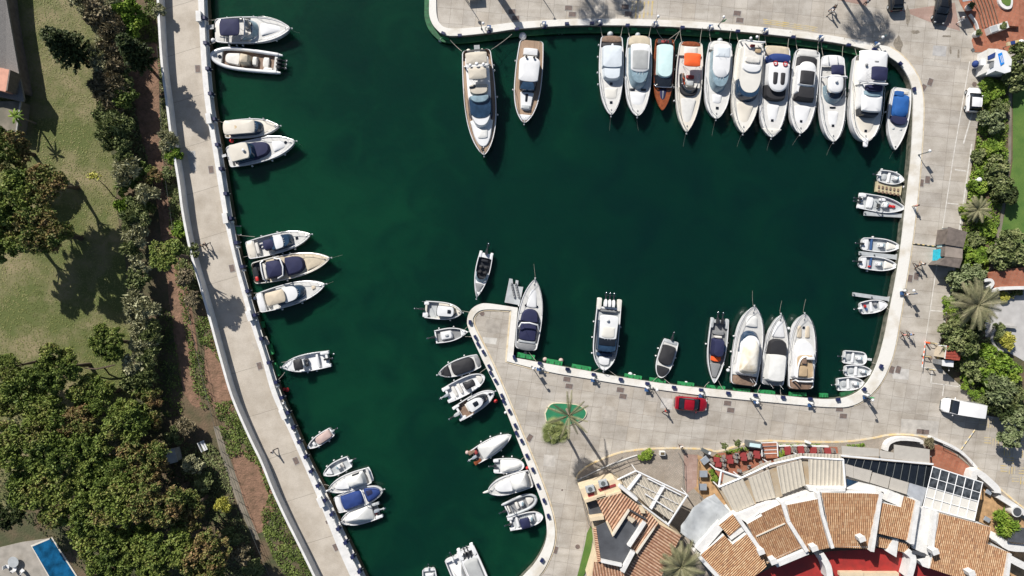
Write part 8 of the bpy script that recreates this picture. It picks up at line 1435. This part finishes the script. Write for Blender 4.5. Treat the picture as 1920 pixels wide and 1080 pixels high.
dbx = thing('display_frame', 'dark framed glass display table at the top edge of the north quay', 'table', P(889, -4), R(4)); obj('frame', MB().box((0, 0, .8), (2.2, 1.1, .1)), 'metal', dbx, 0); obj('glass', MB().box((0, 0, .86), (1.9, .85, .04)), 'lgrey', dbx, 0); obj('leg', MB().tube([(-.9, -.4, 0), (-.9, -.4, .8)], .05).tube([(.9, -.4, 0), (.9, -.4, .8)], .05), 'metal', dbx)
# --- west side buildings
gv = thing('gravel_roofed_house', 'grey gravel roofed building along the left edge of the picture', 'building', P(10, 80)); og_ = gv.location
q_ = [(-60, -60), (6, -60), (12, 0), (22, 60), (36, 140), (45, 186), (43, 191), (12, 184), (-60, 170)]; obj('wall', MB().prism(W(shrink(q_, .8), G+2.5), G, G+2.5), 'brown', gv, 0, off=og_); obj('roof', MB().prism(W(q_, G+2.8), G+2.5, G+2.8, lambda x, y: G+2.8+max(0, -68-x)*.25), 'gravel', gv, 0, off=og_)
obj('terrace', MB().prism(W([(-40, 128), (2, 127), (19, 131), (13, 165), (10, 172), (-40, 160)], G+4.2), G+2.5, G+4.2), mat('pink_terrace', (.55, .28, .2), .8), gv, 0, off=og_); obj('parapet', MB().prism(W([(17, 131), (19.5, 131), (13.5, 170), (11, 170)], G+4.7), G+2.6, G+4.7), 'brown', gv, 0, off=og_)
sw_ = thing('side_terrace', 'shaded brown terrace with a pale edge below the gravel roofed building', 'terrace', P(25, 218)); obj('floor', MB().prism(W([(-40, 190), (38, 190), (30, 248), (-40, 236)], G+2), G, G+2), 'path', sw_, 0, off=sw_.location); obj('edge', MB().prism(W([(37, 190), (39.5, 190), (31, 249), (28.5, 249)], G+2.2), G+2, G+2.2), 'conc', sw_, 0, off=sw_.location)
struct('pool_terrace', MB().prism(W([(-80, 1045), (42, 1016), (100, 1008), (155, 1100), (-80, 1140)]), G, G+.12), mat('stone_terrace', (.34, .31, .27), .8, vs=.8, col2=(.24, .22, .19)))
po = thing('swimming_pool', 'bright blue rectangular swimming pool partly under the pines at the bottom left', 'swimming pool', P(105, 1060)); qa = [(62, 1024), (98, 1009), (150, 1090), (112, 1110)]; obj('coping', MB().prism(W([(59, 1022), (99, 1006), (155, 1093), (112, 1115)]), G, G+.16), 'cream', po, 0, off=po.location); obj('water', MB().prism(W(qa), G+.1, G+.19), 'pool', po, 0, off=po.location)
for x, y, a, lb in ((32, 1050, 30, 'round glass patio table on the pool terrace'), ): 
    t = thing('patio_table', lb, 'table', P(x, y)); obj('tabletop', MB().tube([(0, 0, .72), (0, 0, .76)], .75, 20), 'lgrey', t); obj('leg', MB().tube([(0, 0, 0), (0, 0, .72)], .06), 'metal', t)
for i in range(3):
    t = thing('patio_chair', ('white patio chair left of the glass table', 'white patio chair below the glass table', 'white patio chair right of the glass table')[i], 'chair', P(18+i*14, 1068-abs(i-2)*4), i*1.2, 'patio chairs'); obj('seat', MB().box((0, 0, .42), (.5, .5, .06)), 'gel', t, 0); obj('backrest', MB().box((-.25, 0, .7), (.06, .5, .5)), 'gel', t, 0)
    for sx in (-1, 1):
        for sy in (-1, 1): obj('leg', MB().tube([(sx*.2, sy*.2, 0), (sx*.2, sy*.2, .42)], .02, 4), 'metal', t)
hx = thing('garden_bench', 'white slatted bench on the shaded grass of the garden', 'bench', P(383, 835), R(-65)); obj('seat', MB().box((0, 0, .42), (1.4, .3, .05)).box((0, .32, .42), (1.4, .2, .05)), 'gel', hx, 0); obj('backrest', MB().box((0, -.3, .72), (1.4, .06, .35)), 'gel', hx, 0)
for s in (-1, 1): obj('leg', MB().box((s*.6, 0, .2), (.08, .6, .4)), 'gel', hx, 0)
lt = thing('garden_shed', 'small weathered shed half hidden by shrubs near the white bench', 'shed', P(332, 850), R(-75)); obj('wall', MB().box((0, 0, .8), (1.7, 1.2, 1.6)), 'conc', lt, 0); obj('roof', MB().box((0, 0, 1.65), (1.9, 1.4, .1)), 'lgrey', lt, 0)
# garden fence beside the wall, fallen branch, white stone
fe = thing('wire_fence', 'green wire fence running down the west garden beside the earth path', 'fence', P(330, 400)); fo = fe.location; fp = [(294, 86), (299, 170), (303, 255), (309, 330), (322, 420), (340, 520), (356, 600), (368, 660), (384, 730), (402, 800), (424, 870), (448, 940), (475, 1010), (505, 1080)]
mb = MB(); mbp = MB()
for k in (.4, .8, 1.2): mb.tube([P(x, y, G+k)-fo for x, y in fp], .02, 4)
obj('wire', mb, 'green' if 0 else 'metal', fe)
sm_ = smooth(fp, 3)
for x, y in sm_: obj('post', MB().tube([P(x, y, G)-fo, P(x, y, G+1.3)-fo], .035, 5), 'metal', fe)
fb2 = thing('bare_branch', 'bare brown branch lying across the lower lawn', 'branch', P(186, 688)); obj('limb', MB().tube([P(158, 690, G+1.2)-fb2.location, P(180, 692, G+1.5)-fb2.location, P(200, 688, G+1.7)-fb2.location, P(216, 684, G+1.4)-fb2.location], [.06, .1, .12, .08], 6).tube([P(196, 690, G+1.6)-fb2.location, P(205, 702, G)-fb2.location], .1, 6), 'bark', fb2)
ws = thing('garden_lamp', 'white rounded garden light on a short arm in the east planting', 'lamp', P(1824, 339)); obj('shade', MB().ball((.3, 0, .9), (.35, .35, .25), 14, 8), 'gel', ws); obj('arm', MB().tube([(-.6, 0, .75), (.2, 0, .85)], .08).tube([(-.55, 0, 0), (-.55, 0, .75)], .05), 'gel', ws)
rb = thing('red_roof_house', 'corner of a red terrace with white rounded walls at the right edge', 'building', P(1895, 522)); obj('terrace', MB().prism(W([(1858, 512), (1872, 506), (1990, 495), (1990, 540), (1868, 545), (1856, 528)], G+1.2), G, G+1.2), 'terra', rb, 0, off=rb.location)
w_ = W(smooth([(1846, 526), (1858, 525), (1862, 532), (1856, 540)], 4), G+1.4); obj('wall', MB().prism(offset(w_, .2)+offset(w_, -.2)[::-1], G, G+1.4), 'wpaint', rb, 0, off=rb.location); w_ = W(smooth([(1867, 548), (1880, 541), (1990, 539)], 4), G+1.5); obj('wall', MB().prism(offset(w_, .25)+offset(w_, -.2)[::-1], G, G+1.5), 'wpaint', rb, 0, off=rb.location)
w_ = W(smooth([(1906, 614), (1888, 612), (1872, 612), (1862, 625), (1861, 640), (1872, 655), (1888, 660)], 4), G+.6); cb = thing('garden_wall', 'curved grey wall around the broad leafed bed in the pale courtyard', 'wall', P(1865, 630)); obj('wall', MB().prism(offset(w_, .15)+offset(w_, -.15)[::-1], G, G+.6), 'conc', cb, 0, off=cb.location)
